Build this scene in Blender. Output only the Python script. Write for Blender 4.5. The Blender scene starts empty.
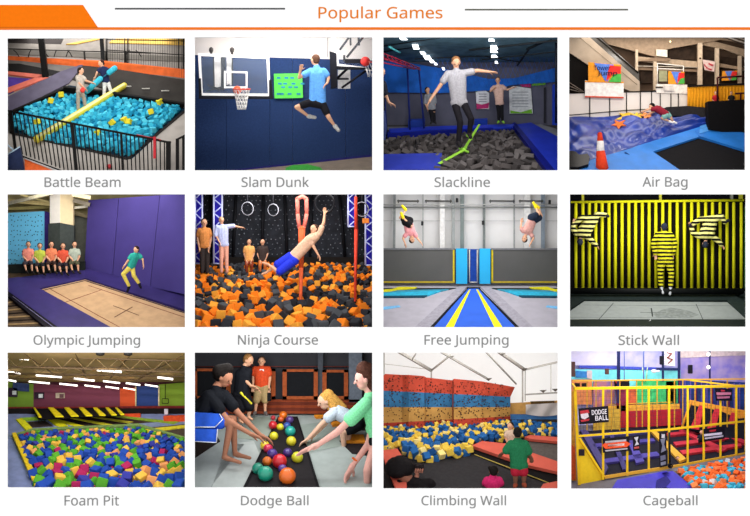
import bpy, math, random
from mathutils import Vector, Matrix, Quaternion
# ---------------------------------------------------------------- scene, camera, light
SC = bpy.context.scene
COL = SC.collection
F, D0 = 2000.0, 20.0                      # focal length in pixels, distance of the display board in metres
cd = bpy.data.cameras.new('camera'); cam = bpy.data.objects.new('camera', cd); COL.objects.link(cam)
cam.rotation_euler = (math.pi / 2, 0, 0)
cd.sensor_width = 36; cd.lens = 36 * F / 750; cd.clip_end = 200; cd.clip_start = .1
SC.camera = cam
w = bpy.data.worlds.new('world'); SC.world = w; w.use_nodes = True
w.node_tree.nodes['Background'].inputs[0].default_value = (1, 1, 1, 1)
w.node_tree.nodes['Background'].inputs[1].default_value = 1.12
SC.view_settings.view_transform = 'Standard'; SC.view_settings.look = 'None'
SC.view_settings.exposure = 0; SC.view_settings.gamma = 1; SC.view_settings.use_curve_mapping = False
SC.cycles.use_denoising = True
SC.cycles.max_bounces = 6; SC.cycles.transparent_max_bounces = 12

# ---------------------------------------------------------------- materials
def lin(h):
    h = h.lstrip('#'); c = [int(h[i:i + 2], 16) / 255 for i in (0, 2, 4)]
    return tuple(x / 12.92 if x < .04045 else ((x + .055) / 1.055) ** 2.4 for x in c)
_M = {}
def M(hexc, rough=.7, var=.12, scale=30, hex2=None, bump=0, metal=0, coat=0, pat='noise', alpha=1, emit=0, det=3):
    key = (hexc, rough, var, scale, hex2, bump, metal, coat, pat, alpha, emit, det)
    if key in _M: return _M[key]
    m = bpy.data.materials.new('surface_' + hexc.strip('#')); _M[key] = m; m.use_nodes = True
    nt = m.node_tree; b = nt.nodes['Principled BSDF']; L = nt.links.new
    b.inputs['Roughness'].default_value = rough; b.inputs['Metallic'].default_value = metal
    b.inputs['Coat Weight'].default_value = coat; b.inputs['Specular IOR Level'].default_value = .5 if coat or rough < .25 else .12
    tc = nt.nodes.new('ShaderNodeTexCoord')
    if pat == 'checker':
        n = nt.nodes.new('ShaderNodeTexChecker'); fac = n.outputs['Fac']
    elif pat == 'brick':
        n = nt.nodes.new('ShaderNodeTexBrick'); fac = n.outputs['Fac']; n.inputs['Mortar Size'].default_value = .03
    elif pat == 'voronoi':
        n = nt.nodes.new('ShaderNodeTexVoronoi'); fac = n.outputs['Distance']
    elif pat == 'wave':
        n = nt.nodes.new('ShaderNodeTexWave'); fac = n.outputs['Fac']
    else:
        n = nt.nodes.new('ShaderNodeTexNoise'); fac = n.outputs['Fac']; n.inputs['Detail'].default_value = det
    n.inputs['Scale'].default_value = scale
    L(tc.outputs['Object'], n.inputs['Vector'])
    c = lin(hexc)
    if hex2: c1, c2 = c, lin(hex2)
    else: c1 = tuple(x * (1 - var) for x in c); c2 = tuple(min(1, x * (1 + var)) for x in c)
    rp = nt.nodes.new('ShaderNodeValToRGB'); L(fac, rp.inputs['Fac'])
    rp.color_ramp.elements[0].color = (*c1, 1); rp.color_ramp.elements[1].color = (*c2, 1)
    if pat in ('noise',): rp.color_ramp.elements[0].position = .35; rp.color_ramp.elements[1].position = .65
    if pat == 'wave': rp.color_ramp.interpolation = 'CONSTANT'; rp.color_ramp.elements[1].position = .5; n.bands_direction = 'Z'; n.inputs['Distortion'].default_value = 1.5
    L(rp.outputs['Color'], b.inputs['Base Color'])
    if emit:
        L(rp.outputs['Color'], b.inputs['Emission Color']); b.inputs['Emission Strength'].default_value = emit
    if bump:
        bn = nt.nodes.new('ShaderNodeBump'); bn.inputs['Strength'].default_value = bump; bn.inputs['Distance'].default_value = .01
        L(fac, bn.inputs['Height']); L(bn.outputs['Normal'], b.inputs['Normal'])
    if alpha < 1: b.inputs['Alpha'].default_value = alpha
    return m

# ---------------------------------------------------------------- mesh builder
def basis(axis):
    z = axis.normalized(); a = Vector((0, 0, 1)) if abs(z.z) < .9 else Vector((1, 0, 0))
    x = a.cross(z).normalized(); return x, z.cross(x), z
class MB:
    def __init__(s): s.v = []; s.f = []; s.mi = []; s.m = 0; s.sm = []
    def add(s, vs, fs, smooth=False):
        k = len(s.v); s.v += [Vector(p) for p in vs]
        for f in fs: s.f.append(tuple(k + i for i in f)); s.mi.append(s.m); s.sm.append(smooth)
        return s
    def prism(s, pts, off):
        n = len(pts); off = Vector(off)
        a = Vector((0, 0, 0))
        for i in range(n): a += (pts[i] - pts[0]).cross(pts[(i + 1) % n] - pts[0])
        if a.dot(off) > 0: pts = pts[::-1]
        vs = list(pts) + [p + off for p in pts]
        fs = [tuple(range(n)), tuple(range(2 * n - 1, n - 1, -1))] + [(i, i + n, (i + 1) % n + n, (i + 1) % n) for i in range(n)]
        return s.add(vs, fs)
    def box(s, c, h, R=None):
        vs = [Vector((x * h[0], y * h[1], z * h[2])) for x in (-1, 1) for y in (-1, 1) for z in (-1, 1)]
        if R: vs = [R @ v for v in vs]
        return s.add([c + v for v in vs], [(0, 1, 3, 2), (4, 6, 7, 5), (0, 4, 5, 1), (2, 3, 7, 6), (0, 2, 6, 4), (1, 5, 7, 3)])
    def bbox(s, c, h, bev=.15, R=None):     # box with chamfered edges
        b = min(h) * bev; vs = []; idx = {}
        for sx in (-1, 1):
            for sy in (-1, 1):
                for sz in (-1, 1):
                    for k in range(3):
                        p = [sx * h[0], sy * h[1], sz * h[2]]
                        for j in range(3):
                            if j != k: p[j] -= (sx, sy, sz)[j] * b
                        idx[(sx, sy, sz, k)] = len(vs); p = Vector(p); vs.append(c + (R @ p if R else p))
        fs = []
        for k in range(3):
            i, j = [(1, 2), (2, 0), (0, 1)][k]
            for sg in (-1, 1):
                q = []
                for a, b2 in ((-1, -1), (1, -1), (1, 1), (-1, 1)):
                    t = [0, 0, 0]; t[k] = sg; t[i] = a; t[j] = b2; q.append(idx[(*t, k)])
                fs.append(tuple(q if sg > 0 else q[::-1]))
            for a in (-1, 1):
                for b2 in (-1, 1):
                    def g(w_, kk):
                        t = [0, 0, 0]; t[k] = w_; t[i] = a; t[j] = b2; return idx[(*t, kk)]
                    q = [g(-1, i), g(1, i), g(1, j), g(-1, j)]
                    fs.append(tuple(q if a * b2 > 0 else q[::-1]))
        for sx in (-1, 1):
            for sy in (-1, 1):
                for sz in (-1, 1):
                    q = [idx[(sx, sy, sz, k)] for k in range(3)]
                    fs.append(tuple(q if sx * sy * sz > 0 else q[::-1]))
        return s.add(vs, fs)
    def tube(s, a, b, r0, r1=None, n=8, sq=False):
        r1 = r0 if r1 is None else r1; x, y, z = basis(b - a)
        if sq: n = 4
        o = math.pi / 4 if sq else 0; k = 2 ** .5 if sq else 1
        vs = [p + (x * math.cos(o + 2 * math.pi * i / n) + y * math.sin(o + 2 * math.pi * i / n)) * r * k for p, r in ((a, r0), (b, r1)) for i in range(n)]
        fs = [(i, (i + 1) % n, (i + 1) % n + n, i + n) for i in range(n)]
        s.add(vs, fs, smooth=not sq); k = len(s.v) - 2 * n
        s.f += [tuple(range(k + n - 1, k - 1, -1)), tuple(range(k + n, k + 2 * n))]; s.mi += [s.m] * 2; s.sm += [False] * 2
        return s
    def path(s, pts, r, n=6):
        for a, b in zip(pts, pts[1:]): s.tube(a, b, r, r, n)
        for p in pts[1:-1]: s.ball(p, (r, r, r), None, 6, 4)
        return s
    def ball(s, c, r, R=None, nu=14, nv=9):
        vs = []; fs = []
        for j in range(1, nv):
            t = math.pi * j / nv
            for i in range(nu):
                p = 2 * math.pi * i / nu
                vs.append(Vector((r[0] * math.sin(t) * math.cos(p), r[1] * math.sin(t) * math.sin(p), r[2] * math.cos(t))))
        vs += [Vector((0, 0, r[2])), Vector((0, 0, -r[2]))]; T = len(vs) - 2; B = T + 1
        for j in range(nv - 2):
            for i in range(nu):
                i2 = (i + 1) % nu; fs.append((j * nu + i, (j + 1) * nu + i, (j + 1) * nu + i2, j * nu + i2))
        for i in range(nu):
            i2 = (i + 1) % nu; fs.append((T, i, i2)); fs.append((B, (nv - 2) * nu + i2, (nv - 2) * nu + i))
        if R: vs = [R @ v for v in vs]
        return s.add([c + v for v in vs], fs, True)
    def cap(s, a, b, r0, r1, n=12):          # round cone
        s.tube(a, b, r0, r1, n); s.ball(a, (r0,) * 3, None, n, 8); s.ball(b, (r1,) * 3, None, n, 8); return s
    def ring(s, c, R, r, ax, n=24, m=6):
        x, y, z = basis(ax); vs = []; fs = []
        for i in range(n):
            a = 2 * math.pi * i / n; d = x * math.cos(a) + y * math.sin(a)
            for j in range(m):
                b = 2 * math.pi * j / m; vs.append(c + d * (R + r * math.cos(b)) + z * r * math.sin(b))
        for i in range(n):
            for j in range(m):
                fs.append((i * m + j, ((i + 1) % n) * m + j, ((i + 1) % n) * m + (j + 1) % m, i * m + (j + 1) % m))
        return s.add(vs, fs, True)

ORG = {}
def setp(o, label=None, cat=None, group=None, kind=None):
    for k, v in (('label', label), ('category', cat), ('group', group), ('kind', kind)):
        if v: o[k] = v
    return o
def link_mesh(name, me, org, parent=None):
    o = bpy.data.objects.new(name, me); COL.objects.link(o)
    if parent: o.parent = parent; ORG[o.name] = ORG[parent.name]
    else: o.location = org; ORG[o.name] = org
    return o
def mk(name, mb, mat, parent=None, label=None, cat=None, group=None, kind=None):
    if parent: org = ORG[parent.name]
    else:
        n = len(mb.v); c = sum(mb.v, Vector()) / n; org = Vector((c.x, c.y, min(p.z for p in mb.v)))
    me = bpy.data.meshes.new(name); me.from_pydata([p - org for p in mb.v], [], mb.f)
    for m in (mat if isinstance(mat, (list, tuple)) else [mat]): me.materials.append(m)
    me.polygons.foreach_set('material_index', mb.mi); me.polygons.foreach_set('use_smooth', mb.sm); me.update()
    return setp(link_mesh(name, me, org, parent), label, cat, group, kind)
def thing(name, org, label, cat, group=None):
    o = bpy.data.objects.new(name, None); COL.objects.link(o); o.location = org; o.empty_display_size = .05
    ORG[o.name] = Vector(org); return setp(o, label, cat, group)
def remesh(name, mb, mat, vox, parent, smooth=3, label=None):
    o = mk(name, mb, mat, parent, label)
    a = o.modifiers.new('r', 'REMESH'); a.mode = 'VOXEL'; a.voxel_size = vox; a.use_smooth_shade = True
    if smooth:
        b = o.modifiers.new('s', 'SMOOTH'); b.factor = .5; b.iterations = smooth
    dg = bpy.context.evaluated_depsgraph_get(); me = bpy.data.meshes.new_from_object(o.evaluated_get(dg))
    o.modifiers.clear(); old = o.data; o.data = me; me.name = name
    if not me.materials: me.materials.append(mat)
    bpy.data.meshes.remove(old); return o
def trim(o, r):
    # nothing passes through the side walls or the front board of its own room
    u0, v0, u1, v1 = r.win; org = ORG[o.name]; import bmesh
    xs = [((u - 375) / F) for u in (u0 - 1.9, u1 + 1.9)]; me = o.data
    bad = any((p.x + org.x) / (p.y + org.y) < xs[0] or (p.x + org.x) / (p.y + org.y) > xs[1] or p.y + org.y < D0 + .035 or 258 - (p.z + org.z) / (p.y + org.y) * F > v1 + 9 for p in (v.co for v in me.vertices))
    if not bad: return
    bm = bmesh.new(); bm.from_mesh(me)
    for co, no in (((0, 0, 0), (-1, xs[0], 0)), ((0, 0, 0), (1, -xs[1], 0)), ((0, D0 + .035, 0), (0, -1, 0)), ((0, 0, 0), (0, (258 - v1 - 9) / F, -1))):
        g = bm.verts[:] + bm.edges[:] + bm.faces[:]
        x = bmesh.ops.bisect_plane(bm, geom=g, plane_co=Vector(co) - org, plane_no=Vector(no), clear_outer=True)
        e = [q for q in x['geom_cut'] if isinstance(q, bmesh.types.BMEdge)]
        if e: bmesh.ops.holes_fill(bm, edges=e, sides=0)
    bm.to_mesh(me); bm.free(); me.update()
def copy_tree(o, parent=None):
    c = o.copy(); COL.objects.link(c)
    if parent: c.parent = parent
    for ch in list(o.children): copy_tree(ch, c)
    return c

_rnd = random.Random(7)
# ---------------------------------------------------------------- one diorama behind one window of the board
# plans are noted in drawing units of 1/3.1105 pixel of a 1 cm-per-pixel board (K units per centimetre)
K = 3.1105
def px(u, v, d): Y = D0 + d; return Vector(((u - 375) / F * Y, Y, (258 - v) / F * Y))
class Room:
    def __init__(s, x0, y0, win, ytop=20): s.x0, s.y0, s.win, s.ytop = x0, y0, win, ytop
    def at(s, x, y, d): return px(s.x0 + x / K, s.y0 + y / K, d)
    def S(s, d=.6): return (D0 + d) / F / K
    def plane(s, a, b, c):
        a, b, c = s.at(*a), s.at(*b), s.at(*c); n = (b - a).cross(c - a).normalized()
        if n.z < 0: n = -n
        return (a, n)
    def floor(s, yf, df, yb, db): return s.plane((0, yf, df), (500, yf, df), (250, yb, db))
    def on(s, pl, x, y):
        q = s.at(x, y, 0); t = pl[0].dot(pl[1]) / q.dot(pl[1]); return q * t
    def dep(s, pl, x, y): return s.on(pl, x, y).y - D0
    def pt(s, p, pl=None, d=None):
        if len(p) == 3: return s.at(*p)
        return s.at(*p, d) if d is not None else s.on(pl, *p)
    def clip(s, pts, ylo, yhi):
        u0, v0, u1, v1 = s.win; xa = (u0 - 1.9 - s.x0) * K; xb = (u1 + 1.9 - s.x0) * K
        for ax, lim, sg in ((0, xa, 1), (0, xb, -1), (1, ylo, 1), (1, yhi, -1)):
            out = []
            for i, p in enumerate(pts):
                q = pts[i - 1]; ip, iq = (p[ax] - lim) * sg >= 0, (q[ax] - lim) * sg >= 0
                if ip != iq: f = (lim - q[ax]) / (p[ax] - q[ax]); out.append((q[0] + (p[0] - q[0]) * f, q[1] + (p[1] - q[1]) * f))
                if ip: out.append(tuple(p[:2]))
            pts = out
            if not pts: return []
        return pts
    def ylim(s, pl, dmin=.048):
        lo, hi = 200., (s.win[3] + 9 - s.y0) * K
        if s.dep(pl, 300, hi) > dmin: return hi
        for _ in range(30):
            m = (lo + hi) / 2
            if s.dep(pl, 300, m) > dmin: lo = m
            else: hi = m
        return lo
    def slab(s, mb, pts, pl, t):
        pts = s.clip(pts, -99, s.ylim(pl)); return mb.prism([s.on(pl, *p) for p in pts], pl[1] * t) if len(pts) > 2 else mb
    def face(s, mb, pts, d, t):
        if all(len(p) == 2 for p in pts): pts = s.clip(pts, (s.win[1] - 7 - s.y0) * K, (s.win[3] + 9 - s.y0) * K)
        return mb.prism([s.pt(p, None, d) for p in pts], Vector((0, t, 0)))
    def rect(s, mb, x0, y0, x1, y1, d, t): return s.face(mb, [(x0, y0), (x1, y0), (x1, y1), (x0, y1)], d, t)
    def bar(s, mb, a, b, r, d=None, n=8, sq=False): A, B = s.pt(a, None, d), s.pt(b, None, d); return mb.tube(A, B, r * s.S(), None, n, sq)
    def shell(s, D, left, right, back=None, ceil=None, ybot=None, ctop=8, bot=10, cback=None):
        u0, v0, u1, v1 = s.win; g = 2.2
        T = lambda u, v, d: px(u, v, d)
        for nm, u, sg, mt in (('wall_left', u0 - g, -1, left), ('wall_right', u1 + g, 1, right)):
            b = MB(); b.prism([T(u, v0 - ctop, .032), T(u, v0 - ctop, D), T(u, v1 + bot, D), T(u, v1 + bot, .032)], Vector((sg * .007, 0, 0))); mk(nm, b, mt, kind='structure')
        if back:
            b = MB(); b.prism([T(u0 - g, v0 - ctop, D), T(u1 + g, v0 - ctop, D), T(u1 + g, v1 + bot, D), T(u0 - g, v1 + bot, D)], Vector((0, .02, 0))); mk('wall_back', b, back, kind='structure')
        if ceil:
            vb = cback if cback is not None else v0 - ctop
            b = MB(); b.prism([T(u0 - g, v0 - ctop, .032), T(u1 + g, v0 - ctop, .032), T(u1 + g, vb, D), T(u0 - g, vb, D)], Vector((0, 0, .01))); mk('ceiling', b, ceil, kind='structure')
    def ground(s, pl, mat, pts=None, t=.02):
        u0, v0, u1, v1 = s.win; g = 2
        if pts is None:
            x0 = (u0 - g - s.x0) * K; x1 = (u1 + g - s.x0) * K; yb = (v1 + 9 - s.y0) * K
            pts = [(x0, s.ytop), (x1, s.ytop), (x1, yb), (x0, yb)]
        pts = s.clip(pts, -99, s.ylim(pl, .034)); b = MB(); b.prism([s.on(pl, *p) for p in pts], -pl[1] * t); return mk('floor', b, mat, kind='structure')
    def light(s, W, color=(1, 1, 1), x=.5, w=.8, dv=4, d=.1, tilt=45, size=.07):
        u0, v0, u1, v1 = s.win; l = bpy.data.lights.new('room_fill_light', 'AREA'); l.shape = 'RECTANGLE'  # added fill lamp hidden above the window, not a fixture of the hall
        l.size = (u1 - u0) / 100 * w; l.size_y = size; l.energy = W; l.color = color
        o = bpy.data.objects.new('room_fill_light', l); COL.objects.link(o); o.location = px(u0 + (u1 - u0) * x, v0 - dv, d)
        o.rotation_euler = (math.radians(tilt), 0, 0); return o

    def over(s, W, d=.7, w=.85, dp=.5, dv=6, color=(1, 1, 1), x=.5):
        u0, v0, u1, v1 = s.win; l = bpy.data.lights.new('overhead_fill_light', 'AREA'); l.shape = 'RECTANGLE'  # added overhead fill lamp, out of view, brightens the room from above
        l.size = (u1 - u0) / 100 * w; l.size_y = dp; l.energy = W; l.color = color
        o = bpy.data.objects.new('room_fill_light', l); COL.objects.link(o); o.location = px(u0 + (u1 - u0) * x, v0 - dv, d); return o

try: FONT = bpy.data.fonts.load(bpy.utils.resource_path('LOCAL') + '/datafiles/fonts/NotoSansHebrew-Regular.woff2')
except Exception: FONT = None
def lettering(parent, text, c, w, h, mat, X=Vector((1, 0, 0)), Z=Vector((0, 0, 1)), t=.002, name='lettering', shear=0, bold=.004):
    cu = bpy.data.curves.new('t', 'FONT'); cu.body = text
    if FONT: cu.font = FONT
    cu.align_x = 'LEFT'; cu.fill_mode = 'FRONT'; cu.resolution_u = 4; cu.offset = bold
    o = bpy.data.objects.new('t', cu); COL.objects.link(o); dg = bpy.context.evaluated_depsgraph_get()
    me = bpy.data.meshes.new_from_object(o.evaluated_get(dg)); bpy.data.objects.remove(o)
    xs = [v.co.x for v in me.vertices]; ys = [v.co.y for v in me.vertices]
    x0, x1, y0, y1 = min(xs), max(xs), min(ys), max(ys)
    n = X.cross(Z).normalized()   # points away from the reader for X right, Z up
    b = MB()
    def P(co, k): return c + X * ((co.x - x0) / (x1 - x0) - .5 + shear * (co.y - y0) / (y1 - y0)) * w + Z * ((co.y - y0) / (y1 - y0) - .5) * h + n * k
    b.add([P(v.co, 0) for v in me.vertices], [tuple(p.vertices) for p in me.polygons])
    bpy.data.meshes.remove(me)
    import bmesh
    o = mk(name, b, mat, parent); bm = bmesh.new(); bm.from_mesh(o.data)
    bmesh.ops.remove_doubles(bm, verts=bm.verts, dist=1e-6); bmesh.ops.dissolve_degenerate(bm, edges=bm.edges, dist=1e-6)
    for f in bm.faces:
        f.normal_update()
        if f.normal.y > 0: f.normal_flip()
    bm.to_mesh(o.data); bm.free(); o.data.update(); return o
# ---------------------------------------------------------------- people
SKIN = '#d9a483'
def hand(mb, wr, dr, H, side, curl=.25, sz=1.0):
    # palm, four unequal fingers and a thumb leaving the side of the palm near the wrist
    dr = dr.normalized(); n = Vector(side[0]); n = (n - dr * n.dot(dr)).normalized(); t = dr.cross(n).normalized() * side[1]
    H = H * sz; e = wr + dr * .40 * H
    mb.cap(wr, wr + dr * .12 * H, .115 * H, .12 * H, 8)
    for k in (-1.5, -.5, .5, 1.5): mb.cap(wr + dr * .1 * H + t * k * .05 * H, e + t * k * .09 * H, .075 * H, .062 * H, 8)
    for k, L in ((-1.5, .27), (-.5, .34), (.5, .36), (1.5, .31)):
        a = e + t * k * .09 * H; d1 = (dr + t * k * .10 + n * curl).normalized(); b = a + d1 * L * .55 * H
        d2 = (dr + t * k * .10 + n * curl * 2.6).normalized(); c = b + d2 * L * .5 * H
        mb.cap(a, b, .052 * H, .046 * H, 8); mb.cap(b, c, .046 * H, .036 * H, 8)
    a = wr + dr * .08 * H + t * .10 * H; b = a + (dr * .6 + t * .8 + n * .3).normalized() * .22 * H; c = b + (dr * .9 + t * .35 + n * .35).normalized() * .17 * H
    mb.cap(a, b, .065 * H, .052 * H, 8); mb.cap(b, c, .052 * H, .04 * H, 8)

def person(r, d, H, head, face, neck, pelvis, arms, legs, wear, label, cat='person', skin=SKIN, hair=('#3a2a1e', ''), up=(0, 0, 1),
           group=None, fine=.06, hsz=1.0, fat=1.0, eyes=True, headsz=1.0, name='person', hands=True):
    S = r.S(d)
    P = lambda p: r.at(p[0], p[1], d + (p[2] if len(p) > 2 else 0) * S)
    h = H * S; hc = P(head); hh = h * headsz
    allp = [P(p) for l in legs for p in l if len(p) > 1] + [P(pelvis), hc]
    bz = min(allp, key=lambda p: p.z); root = thing(name, Vector((bz.x, bz.y, bz.z)), label, cat, group)
    Fd = Vector(face).normalized(); U = Vector(up); U = (U - Fd * U.dot(Fd)).normalized(); X = Fd.cross(U)
    R = Matrix((X, Fd, U)).transposed()
    b = MB(); vox = h * fine
    b.ball(hc + U * .06 * hh, (.36 * hh, .43 * hh, .42 * hh), R); b.ball(hc - U * .2 * hh + Fd * .1 * hh, (.25 * hh, .27 * hh, .28 * hh), R)
    b.cap(hc + Fd * .36 * hh + U * .06 * hh, hc + Fd * .47 * hh - U * .09 * hh, .04 * hh, .065 * hh, 8)
    for sx in (-1, 1): b.ball(hc + X * sx * .36 * hh - U * .03 * hh, (.06 * hh, .09 * hh, .13 * hh), R, 8, 6)
    N, Pe = P(neck), P(pelvis)
    b.cap(hc - U * .2 * hh - Fd * .06 * hh, N, .2 * h, .23 * h)
    A = [[P(p) for p in a[:3]] for a in arms]; Lg = [[P(p) for p in l[:4]] for l in legs]
    sh = [a[0] for a in A] or [N, N]
    if len(sh) == 1: sh = [sh[0], N + (N - sh[0])]
    hp = [l[0] for l in Lg] or [Pe, Pe]
    if len(hp) == 1: hp = [hp[0], Pe + (Pe - hp[0])]
    def torso(m, k=0, lo=1.0):
        for q in (0, 1):
            a = sh[q].lerp((sh[0] + sh[1]) / 2, .42); a = a + (Pe - a).normalized() * .25 * h
            e = a.lerp(hp[q].lerp(Pe, .3), lo)
            m.cap(a, e, (.42 + k) * h * fat, (.36 + k) * h * fat)
        a = ((sh[0] + sh[1]) / 2); a = a + (Pe - a).normalized() * .3 * h; m.cap(a, a.lerp(Pe, lo), (.46 + k) * h * fat, (.4 + k) * h * fat)
        m.cap(sh[0], sh[1], (.23 + k) * h, (.23 + k) * h)
        m.cap((sh[0] + sh[1]) / 2, N.lerp(sh[0].lerp(sh[1], .5), .3), (.34 + k) * h, (.22 + k) * h)
    def pelv(m, k=0): m.cap(hp[0], hp[1], (.36 + k) * h * fat, (.36 + k) * h * fat)
    def arm(m, a, k=0, t=2.0):
        s_, e, w_ = a; lerp = lambda p, q, f: p + (q - p) * f
        if t <= 1: m.cap(s_, lerp(s_, e, t), (.21 + k) * h, (.21 - .04 * t + k + .02) * h)
        else: m.cap(s_, e, (.21 + k) * h, (.165 + k) * h); m.cap(e, lerp(e, w_, t - 1), (.165 + k) * h, (.165 - .05 * (t - 1) + k) * h)
    def leg(m, l, k=0, t=2.0, flare=0):
        a, e, w_ = l[:3]; lerp = lambda p, q, f: p + (q - p) * f
        if t <= 1: m.cap(a, lerp(a, e, t), (.33 + k) * h * fat, (.33 - .09 * t + k + flare) * h * fat)
        else: m.cap(a, e, (.33 + k) * h * fat, (.225 + k) * h); m.cap(e, lerp(e, w_, t - 1), (.225 + k) * h, (.225 - .1 * (t - 1) + k + flare) * h)
    def foot(m, l, k=0):
        if len(l) < 4: return
        an, to = l[2], l[3]; m.cap(an, an.lerp(to, .25), (.14 + k) * h, (.15 + k) * h); m.cap(an.lerp(to, .1), to, (.13 + k) * h, (.1 + k) * h)
    torso(b); pelv(b)
    for a, sp in zip(A, arms):
        arm(b, a)
        if hands:
            o = sp[3] if len(sp) > 3 else {}
            dr = (a[2] - a[1]) if 'dir' not in o else Vector(o['dir'])
            hand(b, a[2], dr, h, (o.get('n', (0, -.3, -1)), o.get('t', 1)), o.get('curl', .3), hsz)
    for l in Lg: leg(b, l); foot(b, l)
    remesh('body', b, M(skin, .55, .05, 40), vox, root, 2)
    for nm, hx, zones, k in wear:
        m = MB()
        for z in zones.split():
            if z == 'T': torso(m, k)
            elif z == 'P': pelv(m, k)
            elif z[0] == 'a':
                for q, a in enumerate(A):
                    if len(z) < 3 or z[2] == str(q): arm(m, a, k + .03, {'u': .55, 'e': 1.0, 'f': 1.95}[z[1]])
            elif z[0] == 'l':
                for q, l in enumerate(Lg):
                    if len(z) < 3 or z[2] == str(q): leg(m, l, k, {'h': .6, 'k': .92, 'c': 1.4, 'f': 1.95}[z[1]], .03)
            elif z == 'F':
                for l in Lg: foot(m, l, k)
            elif z == 'H':
                for a in A: m.ball(a[2], (.3 * h,) * 3)
        ml = M(*hx) if isinstance(hx, tuple) else M(hx, .8, .12, 60)
        remesh(nm, m, ml, vox, root, 2)
    if hair[0]:
        m = MB(); m.ball(hc - Fd * .10 * hh + U * .12 * hh, (.40 * hh, .41 * hh, .43 * hh), R)
        m.ball(hc - Fd * .17 * hh - U * .08 * hh, (.34 * hh, .3 * hh, .3 * hh), R)
        for e in hair[1:]:
            if e: m.cap(P(e[0]), P(e[1]), e[2] * S, e[3] * S)
        remesh('hair', m, M(hair[0], .7, .35, 90, bump=.4), vox, root, 1)
    if eyes:
        for sx in (-1, 1):
            m = MB(); m.ball(hc + Fd * .385 * hh + X * sx * .14 * hh + U * .02 * hh, (.055 * hh, .035 * hh, .03 * hh), R, 8, 6); mk('eye', m, M('#2a1c16', .4), root)
        m = MB(); m.ball(hc + Fd * .36 * hh - U * .24 * hh, (.1 * hh, .04 * hh, .025 * hh), R, 8, 6); mk('mouth', m, M('#a4554c', .5), root)
    for o in list(root.children):
        if o.type == 'MESH': trim(o, r)
        if not len(o.data.vertices): bpy.data.objects.remove(o)
    return root

# ---------------------------------------------------------------- foam cubes
CUBES = {}
def cube_proto(key, hexc, edge, soft=.13, dims=(1, 1, 1)):
    b = MB(); b.bbox(Vector(), tuple(edge / 2 * k for k in dims), soft)
    me = bpy.data.meshes.new('foam_cube'); me.from_pydata(b.v, [], b.f); me.materials.append(M(hexc, .85, .10, 60, bump=.1)); me.update()
    return me
def inside(p, poly):
    c = False; n = len(poly)
    for i in range(n):
        (x1, y1), (x2, y2) = poly[i], poly[(i + 1) % n]
        if (y1 > p[1]) != (y2 > p[1]) and p[0] < (x2 - x1) * (p[1] - y1) / (y2 - y1) + x1: c = not c
    return c
def foam(r, pl, poly, edge, colors, seed, where, group, sizef=lambda y: 1, gap=.8, rise=.35, cat='foam cube', nm='foam_cube', under=True, maxn=300, avoid=None, dims=None, hump=None, tries=9000):
    rnd = random.Random(seed); S = r.S()
    protos = []
    for ci, (hx, wgt, word) in enumerate(colors): protos.append((cube_proto(ci, hx, 1.0, dims=dims or (1, 1, 1)), wgt, word))
    xs = [p[0] for p in poly]; ys = [p[1] for p in poly]; pts = []
    for _ in range(tries):
        p = (rnd.uniform(min(xs), max(xs)), rnd.uniform(min(ys), max(ys)))
        if not inside(p, poly) or (avoid and avoid(p)): continue
        g = edge * sizef(p[1]) * gap
        if all((p[0] - q[0]) ** 2 + ((p[1] - q[1]) * 1.5) ** 2 > ((g + q[2]) / 2) ** 2 for q in pts): pts.append((p[0], p[1], g))
    pts.sort(key=lambda q: -q[1])
    tw = sum(c[1] for c in colors)
    def pick(p):
        t = rnd.random() * tw
        for k, c in enumerate(protos):
            t -= c[1]
            if t <= 0: return k
        return 0
    ya, yb_ = min(ys), max(ys); xa_, xb_ = min(xs), max(xs)
    pts = [q for q in pts if r.on(pl, q[0], q[1]).y - D0 > .05 + edge * sizef(q[1]) * S * .75]
    for i, (x, y, g) in enumerate(pts[:maxn]):
        me, _, word = protos[pick((x, y))]
        o = bpy.data.objects.new(word.replace(' ', '_'), me); COL.objects.link(o)
        e = edge * sizef(y) * S
        o.location = r.on(pl, x, y) + pl[1] * e * (rise + rnd.uniform(-.1, .25)) + (pl[1] * hump(x, y) if hump else Vector())
        o.scale = (e,) * 3; o.rotation_mode = 'QUATERNION'
        o.rotation_quaternion = Quaternion(Vector((rnd.gauss(0, 1), rnd.gauss(0, 1), rnd.gauss(0, 1))).normalized(), rnd.uniform(0, 6.28))
        fy = (y - ya) / (yb_ - ya); fx = (x - xa_) / (xb_ - xa_)
        z = ('farthest row', 'far half', 'middle', 'near half', 'nearest row')[min(4, int(fy * 5))] + ', ' + ('far left', 'centre left', 'centre', 'centre right', 'far right')[min(4, int(fx * 5))]
        setp(o, '%s %s, %s' % (word, where.replace(' in front of the cage', ''), z), cat, group)
    b = MB(); rest = pts[maxn:]
    if under:
        q = [(rnd.uniform(min(xs), max(xs)), rnd.uniform(min(ys), max(ys))) for _ in range(int(len(pts) * 2.2))]
        q = [(x, y, 0) for x, y in q if inside((x, y), poly) and not (avoid and avoid((x, y)))]
    else: q = []
    for k, src in enumerate((rest, q)):
        for x, y, _ in src:
            e = edge * sizef(y) * S
            if r.on(pl, x, y).y - D0 < .05 + e * .8: continue
            b.m = pick((x, y))
            R = Quaternion(Vector((rnd.gauss(0, 1), rnd.gauss(0, 1), rnd.gauss(0, 1))).normalized(), rnd.uniform(0, 6.28)).to_matrix()
            b.bbox(r.on(pl, x, y) + pl[1] * e * (rise if k == 0 else rise - .55) + (pl[1] * hump(x, y) if hump else Vector()), tuple(e / 2 * t_ for t_ in (dims or (1, 1, 1))), .2, R)
    if b.v: mk('foam_cube_fill', b, [M(c[0], .85, .10, 60, bump=.1) for c in colors], label='loose foam %s lying deeper down %s' % ('blocks' if dims else 'cubes', where), cat='foam fill', kind='stuff')
    return pts
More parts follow.
